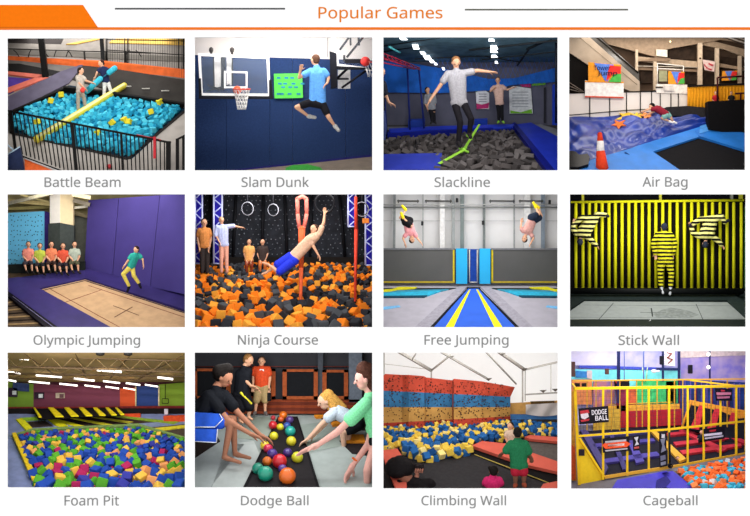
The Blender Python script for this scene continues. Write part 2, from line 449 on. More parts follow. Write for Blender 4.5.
# ---------------------------------------------------------------- the display board
WINS = {}
cols = [(7.3, 184.9), (194.6, 372.2), (383.4, 557.7), (569.2, 745.2)]
rows = [(38.2, 170.3), (194.3, 327.2), (352.6, 487.6)]
for i in range(3):
    for j in range(4):
        (a, b), (c, d) = cols[j], rows[i]
        if i == 0 and j > 0: c = 37.2
        if i == 0 and j == 3: d = 169.9
        if i == 1 and j == 3: a, b, d = 570, 745.9, 326.8
        if i == 2 and j == 3: a, b, c, d = 571.2, 745.9, 351.2, 488.8
        if i == 2 and j == 2: d = 488.6
        WINS[i, j] = (a, c, b, d)
def make_board():
    us = sorted({-60, 810} | {w_[k] for w_ in WINS.values() for k in (0, 2)}); vs = sorted({-60, 576} | {w_[k] for w_ in WINS.values() for k in (1, 3)})
    b = MB()
    for i in range(len(us) - 1):
        for j in range(len(vs) - 1):
            uc, vc = (us[i] + us[i + 1]) / 2, (vs[j] + vs[j + 1]) / 2
            if any(w_[0] < uc < w_[2] and w_[1] < vc < w_[3] for w_ in WINS.values()): continue
            q = [px(us[i], vs[j], 0), px(us[i + 1], vs[j], 0), px(us[i + 1], vs[j + 1], 0), px(us[i], vs[j + 1], 0)]
            b.add(q, [(3, 2, 1, 0)]); b.add([p + Vector((0, .03, 0)) for p in q], [(0, 1, 2, 3)])
    for (a, c, e, g) in list(WINS.values()):
        q = [px(a, c, 0), px(e, c, 0), px(e, g, 0), px(a, g, 0)]
        for k in range(4): p, n = q[k], q[(k + 1) % 4]; b.add([p, n, n + Vector((0, .03, 0)), p + Vector((0, .03, 0))], [(0, 1, 2, 3)])
    q = [px(-60, -60, 0), px(810, -60, 0), px(810, 576, 0), px(-60, 576, 0)]
    for k in range(4): p, n = q[k], q[(k + 1) % 4]; b.add([p, n, n + Vector((0, .03, 0)), p + Vector((0, .03, 0))], [(3, 2, 1, 0)])
    root = thing('display_board', px(375, 576, 0), 'large white display board with twelve windows and grey captions', 'display board')
    mk('board_panel', b, M('#fbfbfb', .9, .005, 3), root)
    def flat(nm, pts, hx):
        m = MB(); m.prism([px(u, v, -.001) for u, v in pts], Vector((0, -.003, 0))); mk(nm, m, M(hx, .8, .02), root)
    flat('header_tab', [(-60, 5), (83, 5), (98, 27.6), (-60, 27.6)], '#f07400')
    flat('header_stripe', [(-60, 27.3), (810, 27.3), (810, 29.9), (-60, 29.9)], '#e8741e')
    flat('title_rule', [(115, 8), (285, 8), (285, 9.5), (115, 9.5)], '#4a4a4a')
    flat('title_rule', [(465, 9), (628, 9), (628, 10.4), (465, 10.4)], '#57574a')
    g = M('#868686', .8, .01)
    def cap(t, u0, u1, top, base, mat=g, desc=True):
        dsc = any(c in t for c in 'gpyj')
        bot = base + ((base - top) * .28 if dsc else 0.15)
        lettering(root, t, px((u0 + u1) / 2, (top + bot) / 2, -.004), (u1 - u0) / 100, (bot - top) / 100, mat, name='caption_lettering')
    for t, a, c in (('Battle Beam', 44.5, 120.5), ('Slam Dunk', 241.5, 309), ('Slackline', 434.5, 490), ('Air Bag', 642.5, 687.5)): cap(t, a, c, 176.8, 187)
    for t, a, c in (('Olympic Jumping', 33.5, 140), ('Ninja Course', 238, 318), ('Free Jumping', 424.5, 508.5), ('Stick Wall', 618.5, 679)): cap(t, a, c, 334.8, 345)
    for t, a, c in (('Foam Pit', 64.5, 119), ('Dodge Ball', 241, 308.5), ('Climbing Wall', 421.5, 506), ('Cageball', 643.5, 697.5)): cap(t, a, c, 495.3, 505.5)
    cap('Popular Games', 318.5, 442.5, 6.3, 18.7, M('#e07a10', .8, .01))
make_board()
# ================================================================ battle beam
def room_battle():
    r = Room(0, 30, WINS[0, 0], ytop=8); fl = r.floor(436, .12, 27, 1.5); n = fl[1]; S = r.S()
    r.shell(1.62, M('#3b3733'), M('#4a443f'), back=M('#2c2a28'), ceil=M('#2b2a2a'))
    r.ground(fl, M('#8f877f', .7, .10, 12))
    def pad(nm, pts, hx, t, label, cat, group=None, rough=.6, lift=0, **k):
        b = MB(); pl = (fl[0] + n * lift, n); r.slab(b, pts, pl, t); return mk(nm, b, M(hx, rough, .12, 8, **k), label=label, cat=cat, group=group)
    # decks and pads
    pad('dark_deck_mat', [(205, 150), (262, 108), (577, 158), (577, 246), (430, 214)], '#35312d', .012, 'dark rubber deck behind the blue foam pit', 'deck')
    pad('deck_mat', [(17, 214), (190, 132), (262, 108), (215, 168), (17, 268)], '#5d5668', .016, 'grey violet deck strip left of the blue foam pit', 'deck', rough=.35)
    t = thing('trampoline', r.on(fl, 60, 180), 'trampoline with painted violet glow and salmon edge pads at far left of the battle beam hall', 'trampoline')
    b = MB(); r.slab(b, [(17, 148), (125, 156), (17, 205)], fl, .012); mk('jump_bed', b, M('#5a3f9a', .5, .3, 5, hex2='#3c2a66'), t)  # violet glow is put into the bed colour
    for q in ([(17, 132), (150, 145), (150, 152), (110, 153), (17, 141)], [(17, 187), (128, 146), (152, 152), (17, 203)]):
        b = MB(); r.slab(b, q, fl, .022); mk('edge_pad', b, M('#d9705c', .5, .1, 10), t)
    pad('black_deck_strip', [(17, 106), (60, 106), (200, 133), (150, 144), (17, 130)], '#1f1d1c', .008, 'black mat strip behind the violet trampoline', 'mat')  # evenly black strip laid on the deck
    pad('far_mat', [(17, 60), (577, 84), (577, 100), (17, 76)], '#6a645c', .006, 'long grey mat strip in front of the far yellow edged trampolines', 'mat')
    for q, lb in (([(205, 46), (330, 22), (352, 22), (235, 46)], 'yellow edge pad left of the black post at the top'), ([(340, 42), (577, 48), (577, 38), (350, 32)], 'long yellow edge pad behind the mesh fence'),
              ([(360, 30), (577, 34), (577, 24), (375, 22)], 'tan strip of matting at the far top of the battle beam hall')):
        pad('yellow_edge_pad', q, '#e0b45a', .012, lb, 'pad', 'yellow far edge pads')
    pad('dark_far_mat', [(17, 22), (200, 22), (190, 44), (17, 40)], '#3a3432', .004, 'dark mat at the far left end of the battle beam hall', 'mat')
    b = MB(); r.slab(b, [(17, 318), (36, 322), (395, 402), (577, 250), (577, 470), (17, 470)], (fl[0], n), .002); mk('floor', b, M('#bdb4ab', .7, .08, 10), kind='structure')
    pad('far_mat', [(17, 92), (577, 150), (577, 160), (262, 118), (200, 134), (17, 108)], '#6e6862', .004, 'grey mat strip at the foot of the orange barrier', 'mat')
    # orange barrier, a long low wall
    b = MB(); dz = r.dep(fl, 300, 118)
    pts = [(17, 80), (160, 88), (330, 96), (577, 122), (577, 152), (330, 122), (160, 106), (17, 94)]
    b.prism([r.at(x, y, r.dep(fl, x, y if i > 3 else pts[7 - i][1])) for i, (x, y) in enumerate(pts)], Vector((0, .02, 0)))
    mk('orange_barrier', b, M('#d8622c', .6, .15, 12), label='long orange low barrier wall across the hall behind the pit', cat='barrier')
    # pit
    t = thing('foam_pit', r.on(fl, 300, 300), 'sunken foam pit frame with black rims and dark lining', 'foam pit')
    pitf = [(30, 262), (215, 172), (577, 238), (577, 250), (410, 402), (390, 402), (30, 322)]
    b = MB(); r.slab(b, pitf, fl, .003); mk('lining', b, M('#0b2f42', .9, .1), t)
    def curb(a, c, hgt, wd=.012, hx='#171412', nm='rim'):
        b = MB(); A, C = r.on(fl, *a), r.on(fl, *c); dr = (C - A).normalized(); sd = dr.cross(n).normalized()
        m = [A - sd * wd, A + sd * wd, C + sd * wd, C - sd * wd]; b.prism(m, n * hgt); mk(nm, b, M(hx, .6, .2, 20), t)
    curb((20, 272), (205, 190), .055); curb((200, 192), (330, 206), .075); curb((325, 206), (577, 244), .075); curb((30, 262), (36, 322), .03); curb((36, 322), (395, 402), .012, hx='#2d2724'); curb((398, 402), (577, 252), .012, hx='#2d2724')
    for x, y in ((398, 186), (455, 193), (515, 200)):
        b = MB(); p = r.on(fl, x, y) + n * .05; b.box(p, (.04, .012, .005)); mk('pit_light_slot', b, M('#b9b4aa', .5), t)
    # foam
    pitp = [(88, 243), (185, 208), (330, 212), (566, 240), (405, 388), (150, 342), (52, 312), (50, 272)]
    foam(r, fl, pitp, 15.5, [('#3bb4cf', 7, 'turquoise foam cube'), ('#58cbe0', 4, 'light turquoise foam cube'), ('#2290b4', 3.5, 'deeper blue foam cube')],
         11, 'in the battle beam pit', 'turquoise foam cubes in the battle beam pit', sizef=lambda y: .8 + .5 * (y - 200) / 200, gap=.93, maxn=330)
    cy = cube_proto('y', '#e8d235', 1.0)
    for x, y in ((160, 228), (192, 209), (118, 294), (350, 296), (388, 288), (402, 294), (498, 232), (471, 262), (306, 328)):
        o = bpy.data.objects.new('yellow_foam_cube', cy); COL.objects.link(o); o.location = r.on(fl, x, y + 3) + n * .05; o.scale = (17 * S,) * 3; o.rotation_euler = (x, y, x * y)
        setp(o, 'yellow foam cube among the turquoise ones in the battle beam pit', 'foam cube', 'yellow foam cubes in the battle beam pit')
    # beam
    t = thing('balance_beam', r.on(fl, 250, 270), 'long yellow padded balance beam laid slanting over the pit', 'balance beam')
    A = r.on(fl, 118, 350) + n * .05; B = r.on(fl, 388, 184) + n * .05
    b = MB(); b.cap(A, B, 12.5 * S, 9.5 * S, 16); mk('padding', b, M('#ead94a', .5, .05, 10), t)
    dr = (B - A).normalized()
    b = MB(); off = Vector((-.3, -.5, .8)).normalized() * .0
    ux = Vector((.2, -.75, .55)).normalized(); b.tube(A + ux * 6.5 * S, B + ux * 4.6 * S, 7 * S, 5.6 * S, 12); mk('pale_top_strip', b, M('#f4efa8', .5, .05, 10), t, label='pale yellow strip along the beam')
    # posts and rails behind
    def post(nm, x0, y0, x1, y1, wd, hx, label, cat, group=None, d=None):
        b = MB(); dd = d if d is not None else r.dep(fl, x1, y1); b.tube(r.at(x0, y0, dd), r.at(x1, y1, dd), wd * S, None, 4, True); return mk(nm, b, M(hx, .4, .1), label=label, cat=cat, group=group)
    post('steel_post', 126, 10, 142, 148, 9.5, '#0a0807', 'thick black leaning post behind the grey violet deck', 'post')
    post('steel_post', 315, 10, 322, 112, 6, '#0a0807', 'thinner black post behind the two fighters', 'post')
    t = thing('mesh_fence', r.on(fl, 450, 140), 'tall black mesh fence along the orange barrier at right', 'fence'); b = MB()
    for i in range(34):
        x = 328 + i * 7.4; yb = 108 + (x - 328) * .145; dd = r.dep(fl, x, yb + 8); b.tube(r.at(x, 12, dd), r.at(x, yb + 6, dd), .55 * S, None, 4)
    mk('mesh_bars', b, M('#1c1917', .5), t)
    for x in (332, 388, 398, 556, 570):
        b = MB(); yb = 114 + (x - 328) * .145; dd = r.dep(fl, x, yb); b.tube(r.at(x, 10, dd), r.at(x, yb + 4, dd), 2.1 * S, None, 8); mk('fence_post', b, M('#14110f', .4), t)
    for y0, y1 in ((62, 78), (100, 130), (30, 34)):
        b = MB(); b.tube(r.at(330, y0, r.dep(fl, 330, 114)), r.at(577, y1, r.dep(fl, 577, 150)), 1.6 * S, None, 6); mk('fence_rail', b, M('#14110f', .4), t)
    t = thing('arch_railing', r.on(fl, 150, 106), 'black railing with arched braces in front of orange barrier', 'railing')
    d0 = r.dep(fl, 200, 112)
    b = MB(); b.tube(r.at(17, 58, d0), r.at(262, 66, d0), 1.7 * S); b.tube(r.at(262, 66, d0), r.at(470, 72, d0), 1.7 * S); mk('top_rail', b, M('#191512', .4), t)
    for x, dx in ((60, -18), (88, 8), (150, -18), (168, 8), (205, 10), (225, -16), (440, -18), (388, 16)):
        b = MB(); q = [r.at(x + dx, 62, d0), r.at(x + dx * .5, 70, d0), r.at(x, 84, d0)]; b.path(q, 1.6 * S); mk('brace', b, M('#191512', .4), t)
    for x, y1 in ((262, 118), (330, 124), (390, 132)):
        b = MB(); b.tube(r.at(x, 66, d0), r.at(x + 4, y1, d0), 3 * S); mk('railing_post', b, M('#191512', .4), t)
    # people on the beam
    dp = r.dep(fl, 255, 262) - .03
    person(r, dp, 23, (251, 128), (.9, -.25, -.1), (249, 142), (249, 190), [[(241, 147, -3), (246, 166, -8), (262, 180, -8)], [(256, 147, 4), (268, 158, 0), (284, 163, 0)]],
           [[(244, 192, -3), (243, 222, -4), (243, 252, -2), (250, 257, -4)], [(254, 192, 3), (262, 216, 2), (265, 238, 2), (273, 241, 0)]],
           [('shirt', '#b9ac9e', 'T P au', .07), ('trousers', '#a49a88', 'P lf', .05), ('shoes', '#d8d2c6', 'F', .04)], 'boy in a grey shirt and trousers balancing on the yellow beam', hair=('#2a1d17', ''), eyes=False, fat=.85)
    b = MB(); b.ball(r.at(257, 187, dp - .07), (8 * S, 7 * S, 9 * S)); mk('boxing_glove', b, M('#e8463c', .4, .1), label='red padded glove held at the hip of the boy in grey', cat='glove')
    dp2 = r.dep(fl, 330, 218) - .02
    person(r, dp2, 22, (315, 104), (-.8, -.5, -.2), (320, 116), (330, 158), [[(313, 121, -4), (302, 132, -9), (296, 146, -9)], [(330, 121, 3), (340, 134, -4), (344, 128, -6)]],
           [[(325, 160, -3), (325, 180, -4), (323, 205, -4), (316, 209, -6)], [(335, 160, 3), (340, 176, 2), (346, 193, 2), (352, 197, 0)]],
           [('shirt', '#232a4a', 'T P au', .07), ('trousers', '#dcd8d2', 'P lf', .05), ('shoes', '#c9c4bc', 'F', .04)], 'boy in a navy shirt and white trousers balancing on the yellow beam', hair=('#3a1f17', ''), eyes=False, fat=.85)
    t = thing('pugil_stick', r.at(310, 160, dp2 - .03), 'turquoise padded pugil stick held between the two boys', 'pugil stick')
    b = MB(); b.tube(r.at(282, 176, dp2 - .05), r.at(356, 120, dp2 - .05), 2 * S); mk('shaft', b, M('#1c5f74', .5), t)
    for a, c in (((270, 190), (312, 152)), ((340, 132), (357, 119))):
        b = MB(); b.cap(r.at(*a, dp2 - .05), r.at(*c, dp2 - .05), 9 * S, 9 * S); mk('foam_end', b, M('#3fb2c6', .6), t)
    # front railing
    t = thing('front_railing', r.at(60, 400, .27), 'black steel balustrade in front of the foam pit', 'railing')
    dd = lambda x: max(.092, .30 - .2 * (x - 30) / 170)
    bk = M('#120f0e', .35, .1)
    b = MB()
    for a, c in ((17, 206), (206, 532)): b.tube(r.at(a, 250 + (a - 17) * .196, dd(a)), r.at(c, 250 + (c - 17) * .196, dd(c)), 3.2 * S, None, 4, True)
    mk('top_rail', b, bk, t)
    b = MB(); b.tube(r.at(50, 386, dd(50)), r.at(206, 444, dd(206)), 2.6 * S, None, 4, True); mk('bottom_rail', b, bk, t)
    for x, y0, xb, yb, w_ in ((33, 250, 50, 388, 4.4), (224, 288, 238, 446, 5), (376, 318, 382, 446, 3), (524, 346, 524, 446, 7)):
        b = MB(); b.tube(r.at(x, y0, dd(x)), r.at(xb, yb, dd(x)), w_ * S, None, 4, True); mk('rail_post', b, bk, t)
    for i in range(36):
        x = 46 + i * 13.3
        y0 = 252 + (x - 23) * .196; lean = 26 * (1 - i / 36); yb = min(446, 392 + (x - 60) * .36)
        b = MB(); b.tube(r.at(x, y0, dd(x)), r.at(x + lean * (yb - y0) / 140, yb, dd(x)), 1.75 * S, None, 4, True); mk('baluster', b, bk, t)
    t = thing('red_gate_post', r.at(480, 440, .1), 'red post with slanted red rail at right end of the balustrade', 'post')
    b = MB(); b.tube(r.at(481, 332, .085), r.at(481, 400, .085), 4 * S, None, 4, True); mk('post', b, M('#c03038', .4), t)
    b = MB(); b.tube(r.at(425, 326, .12), r.at(500, 342, .085), 2 * S); mk('rail', b, M('#c03038', .4), t)
    b = MB()
    for x, y0 in ((552, 338), (572, 330)): b.tube(r.at(x, y0, .09), r.at(x, 446, .09), 5 * S, None, 4, True)
    b.tube(r.at(548, 342, .09), r.at(580, 326, .09), 3 * S, None, 4, True)
    mk('corner_railing', b, bk, label='short black railing piece at lower right of the foam pit hall', cat='railing')
    t = thing('blue_bin', r.at(50, 446, .12), 'dark blue box with pale rim at the lower left corner', 'box')
    b = MB(); r.face(b, [(15, 395), (62, 364), (78, 446), (15, 446)], .1, .06); mk('side', b, M('#1d2747', .4), t)
    b = MB(); b.tube(r.at(15, 392, .095), r.at(62, 363, .095), 2 * S); b.tube(r.at(15, 350, .12), r.at(40, 372, .095), 2.4 * S); mk('rim', b, M('#9fb4c4', .4), t)
    b = MB(); r.slab(b, [(76, 402), (170, 440), (78, 440)], (fl[0] + n * .003, n), .004); mk('orange_kickboard', b, M('#e0622c', .6), label='orange panel wedge beneath the left end of the balustrade', cat='panel')
    b = MB(); b.tube(r.at(75, 399, .2), r.at(190, 442, .1), 2 * S); mk('white_edge_bar', b, M('#d5d0cc', .5), label='pale edge bar over the orange panel wedge', cat='bar')
    b = MB(); b.ball(r.at(340, 424, .13), (9 * S, 9 * S, 7 * S)); mk('red_ball', b, M('#d9474e', .5), label='small red ball on grey floor behind the balustrade', cat='ball')
    r.light(9); r.over(11, d=.8, dp=.8); r.over(5, d=1.4, dp=.25)
room_battle()
# ================================================================ slam dunk
def room_slam():
    r = Room(188, 30, WINS[0, 1], ytop=380); S = r.S(); D = .75
    fl = r.plane((22, 450, D), (573, 392, D), (573, 455, .12))
    r.shell(.8, M('#1f2e50'), M('#1f2e50'), back=M('#efe6df', .8, .03, 5), ceil=M('#e8e2dc'))
    b = MB(); b.prism([r.on(fl, *p) for p in ((180, 433), (578, 391), (578, 454), (180, 458))], Vector((0, 0, -.02))); mk('floor', b, M('#857769', .6, .1, 10), kind='structure')
    # navy pads on the wall
    xs = [15, 120, 255, 325, 490, 580]
    top = lambda x: 78 + (x - 22) * .03; bt = lambda x: 452 - (x - 15) * .105
    for i in range(5):
        a, c = xs[i], xs[i + 1] - .8
        b = MB(); b.prism([r.at(a, top(a), D), r.at(c, top(c), D), r.at(c, bt(c), D), r.at(a, bt(a), D)], Vector((0, .04, 0)))
        mk('wall_pad', b, M('#24375f', .85, .12, 60, bump=.1), label=['leftmost', 'second from left', 'third from left', 'fourth from left', 'rightmost'][i] + ' tall navy wall pad behind the dunking player', cat='wall pad', group='navy wall pads')
    b = MB(); b.prism([r.at(15, 447, D - .02), r.at(580, 386, D - .02), r.at(580, 399, D - .02), r.at(15, 463, D - .02)], Vector((0, .02, 0))); mk('kick_pad', b, M('#252268', .6), label='violet blue strip along the foot of the navy pads', cat='strip')
    b = MB(); b.prism([r.on(fl, x, y) for x, y in ((305, 432), (325, 424), (372, 421), (412, 431), (425, 446), (300, 446))], Vector((0, 0, .012))); mk('green_mat', b, M('#3f9a3a', .6), label='green floor mat at the foot of the navy wall', cat='mat')
    # backboards
    def frame(mb, q, wd, d, t):
        c = [sum(p[0] for p in q) / 4, sum(p[1] for p in q) / 4]
        inn = []
        for i in range(4):
            p, n, m = q[i], q[(i + 1) % 4], q[i - 1]
            dx = Vector((n[0] - p[0], n[1] - p[1])).normalized() + Vector((m[0] - p[0], m[1] - p[1])).normalized(); inn.append((p[0] + dx.x * wd, p[1] + dx.y * wd))
        for i in range(4):
            j = (i + 1) % 4; r.face(mb, [q[i], q[j], inn[j], inn[i]], d, t)
        return inn
    d = .42
    t = thing('basketball_hoop', r.at(150, 260, d), 'wall mounted basketball hoop with clear white framed backboard at left', 'basketball hoop')
    b = MB(); inn = frame(b, [(31, 72), (252, 82), (257, 206), (38, 204)], 8, d, .02); mk('board_frame', b, M('#f4f0ec', .5, .02), t)
    b = MB(); r.face(b, inn, d + .008, .004); mk('clear_panel', b, M('#c9d6e4', .4, .02, alpha=.05), t)
    b = MB(); frame(b, [(112, 127), (185, 129), (185, 181), (112, 181)], 5.5, d - .001, .004); mk('target_square', b, M('#f4f0ec', .5, .02), t)
    b = MB(); r.face(b, [(32, 150), (40, 150), (43, 204), (252, 206), (252, 155), (260, 155), (265, 214), (34, 214)], d - .004, .03); mk('edge_padding', b, M('#1a1a20', .6), t)
    for x0, x1 in ((82, 102), (120, 135), (106, 116)):
        b = MB(); r.rect(b, x0, 84, x1, 182 - (10 if x0 == 120 else 0), d + .14 + (.05 if x0 == 106 else 0), .03); mk('wall_strut', b, M('#e6e1dc' if x0 != 106 else '#2a2a30', .4, .05), t)
    for a, c in (((79, 84), (81, 176)), ((104, 84), (106, 184)), ((138, 86), (138, 172)), ((70, 176), (112, 186)), ((60, 190), (130, 170)), ((60, 170), (100, 190))):
        b = MB(); b.tube(r.at(*a, d + .1), r.at(*c, d + .1), 2.4 * S); mk('strut_edge', b, M('#221d1c', .5), t)
    for x in (72, 137):
        b = MB(); b.ball(r.at(x, 62, d + .02), (7 * S, 8 * S, 9 * S)); b.tube(r.at(x, 62, d + .02), r.at(x, 82, d + .02), 4 * S); mk('mount_knuckle', b, M('#3c3735', .5), t)
    rc = r.at(167, 184, d - .09)
    b = MB(); b.ring(rc, 26 * S, 2 * S, Vector((0, -.12, 1))); b.tube(rc + Vector((0, 26 * S, 0)), r.at(167, 184, d), 3 * S); rim = mk('rim', b, M('#c8463a', .4), t)
    b = MB()
    for k in range(12):
        a = k * math.pi / 6
        for sg in (1, -1):
            q = []
            for j in range(6):
                f = j / 5; rr = (26 - 13 * f ** .7) * S; an = a + sg * f * 1.5; q.append(rc + Vector((math.cos(an) * rr, math.sin(an) * rr, -f * 62 * S)))
            b.path(q, .95 * S, 4)
    mk('net', b, M('#e9e5e0', .8), rim)
    b = MB(); b.ball(r.at(153, 187, d - .09), (13 * S,) * 3); mk('basketball', b, M('#e2583a', .6, .1, 200, bump=.2), label='orange red ball dropping through the left hoop', cat='ball')
    # second hoop, right
    d = .4
    t = thing('basketball_hoop', r.at(520, 170, d), 'second basketball hoop at right with black padding and braces', 'basketball hoop')
    b = MB(); q = [(448, 8), (582, 8), (582, 128), (463, 112)]; frame(b, q, 8, d, .015); mk('board_frame', b, M('#f0ece8', .5, .02), t)
    b = MB(); r.face(b, [(456, 12), (578, 12), (578, 120), (468, 105)], d + .006, .004); mk('clear_panel', b, M('#dfe2e6', .4, .02, alpha=.03), t)
    b = MB(); r.face(b, [(440, 66), (462, 72), (464, 178), (444, 182)], d - .02, .1); mk('side_padding', b, M('#15151c', .6), t)
    b = MB(); r.face(b, [(462, 112), (582, 118), (582, 124), (462, 121)], d - .01, .05); mk('bottom_padding', b, M('#15151c', .6), t)
    for a, c, w_ in (((472, 62), (500, 24), 3), ((504, 8), (506, 48), 2.5), ((530, 8), (532, 48), 3), ((494, 85), (545, 22), 3), ((462, 152), (498, 118), 3.4), ((478, 180), (560, 122), 3), ((486, 78), (486, 98), 3), ((462, 152), (500, 152), 2.5)):
        b = MB(); b.tube(r.at(*a, d + .03), r.at(*c, d + .03), w_ * 1.15 * S); mk('brace', b, M('#16141a', .5), t)
    b = MB(); r.rect(b, 466, 124, 505, 182, d + .14, .03); mk('wall_plate', b, M('#e3dfdb', .5), t)
    b = MB(); r.rect(b, 488, 90, 545, 103, d - .01, .03); mk('hoop_bracket', b, M('#1a181e', .5), t)
    rc = r.at(570, 100, d - .06); b = MB(); b.ring(rc, 22 * S, 1.6 * S, Vector((0, -.1, 1))); rim = mk('rim', b, M('#c8463a', .4), t)
    b = MB()
    for k in range(10):
        a = k * math.pi / 5; b.path([rc + Vector((math.cos(a + f) * (22 - 12 * f) * S, math.sin(a + f) * (22 - 12 * f) * S, -f * 45 * S)) for f in (0, .5, 1)], .9 * S, 4)
    mk('net', b, M('#d9d5d0', .8), rim)
    b = MB(); b.ball(r.at(552, 98, d - .09), (15 * S,) * 3); mk('basketball', b, M('#dd3c38', .6, .1, 200, bump=.2), label='red ball in the hoop at the right edge', cat='ball')
    # green sign
    t = thing('green_sign', r.at(312, 213, .72), 'bright green rules sign with blue lines of text on the navy pads', 'sign')
    b = MB(); r.face(b, [(267, 136), (355, 135), (358, 211), (269, 213)], .72, .02); sp = mk('sign_panel', b, M('#5ccf52', .6, .04), t)
    bm_ = M('#2f86a8', .6); b = MB()
    for row, (y, xs_) in enumerate(((149, (276, 300, 318, 340)), (167, (280, 296, 322, 350)), (178, (290, 312, 330)), (199, (276, 286, 310, 338)))):
        for x in xs_: r.rect(b, x, y - 3, x + 12, y + 2.5, .717, .003)
    mk('sign_text', b, bm_, sp)
    b = MB(); b.tube(r.at(434, 15, .79), r.at(434, 84, .79), 1 * S); mk('wall_conduit', b, M('#b9aeb0', .5), label='thin grey conduit on the white wall above the pads', cat='conduit')
    # player
    person(r, .33, 33, (395, 93), (-.75, .65, .05), (399, 110), (410, 222),
           [[(382, 128, 4), (346, 148, -6), (350, 124, -22), {'dir': (.2, -.5, .8), 'curl': .5}], [(422, 128, -4), (437, 148, -4), (434, 164, -12), {'dir': (-.6, -.3, -.6)}]],
           [[(372, 226, 0), (335, 238, -8), (366, 264, 18), (358, 286, 18)][0:0] or [(380, 226, 2), (338, 240, -10), (374, 268, 14), (395, 272, 16)], [(420, 234, -4), (438, 272, -12), (456, 298, 2), (468, 312, -4)]],
           [('shirt', '#5f9de0', 'T P au', .09), ('shorts', '#17151a', 'P lh', .11), ('shoes', '#b5b0ab', 'F', .07), ('shorts_band', '#d08a2c', '', 0)][:3],
           'player in a light blue shirt and black shorts jumping beside the green sign', hair=('#55392a', ''), fine=.05, fat=.86)
    r.light(10); r.over(6, d=.35, dp=.3)
room_slam()
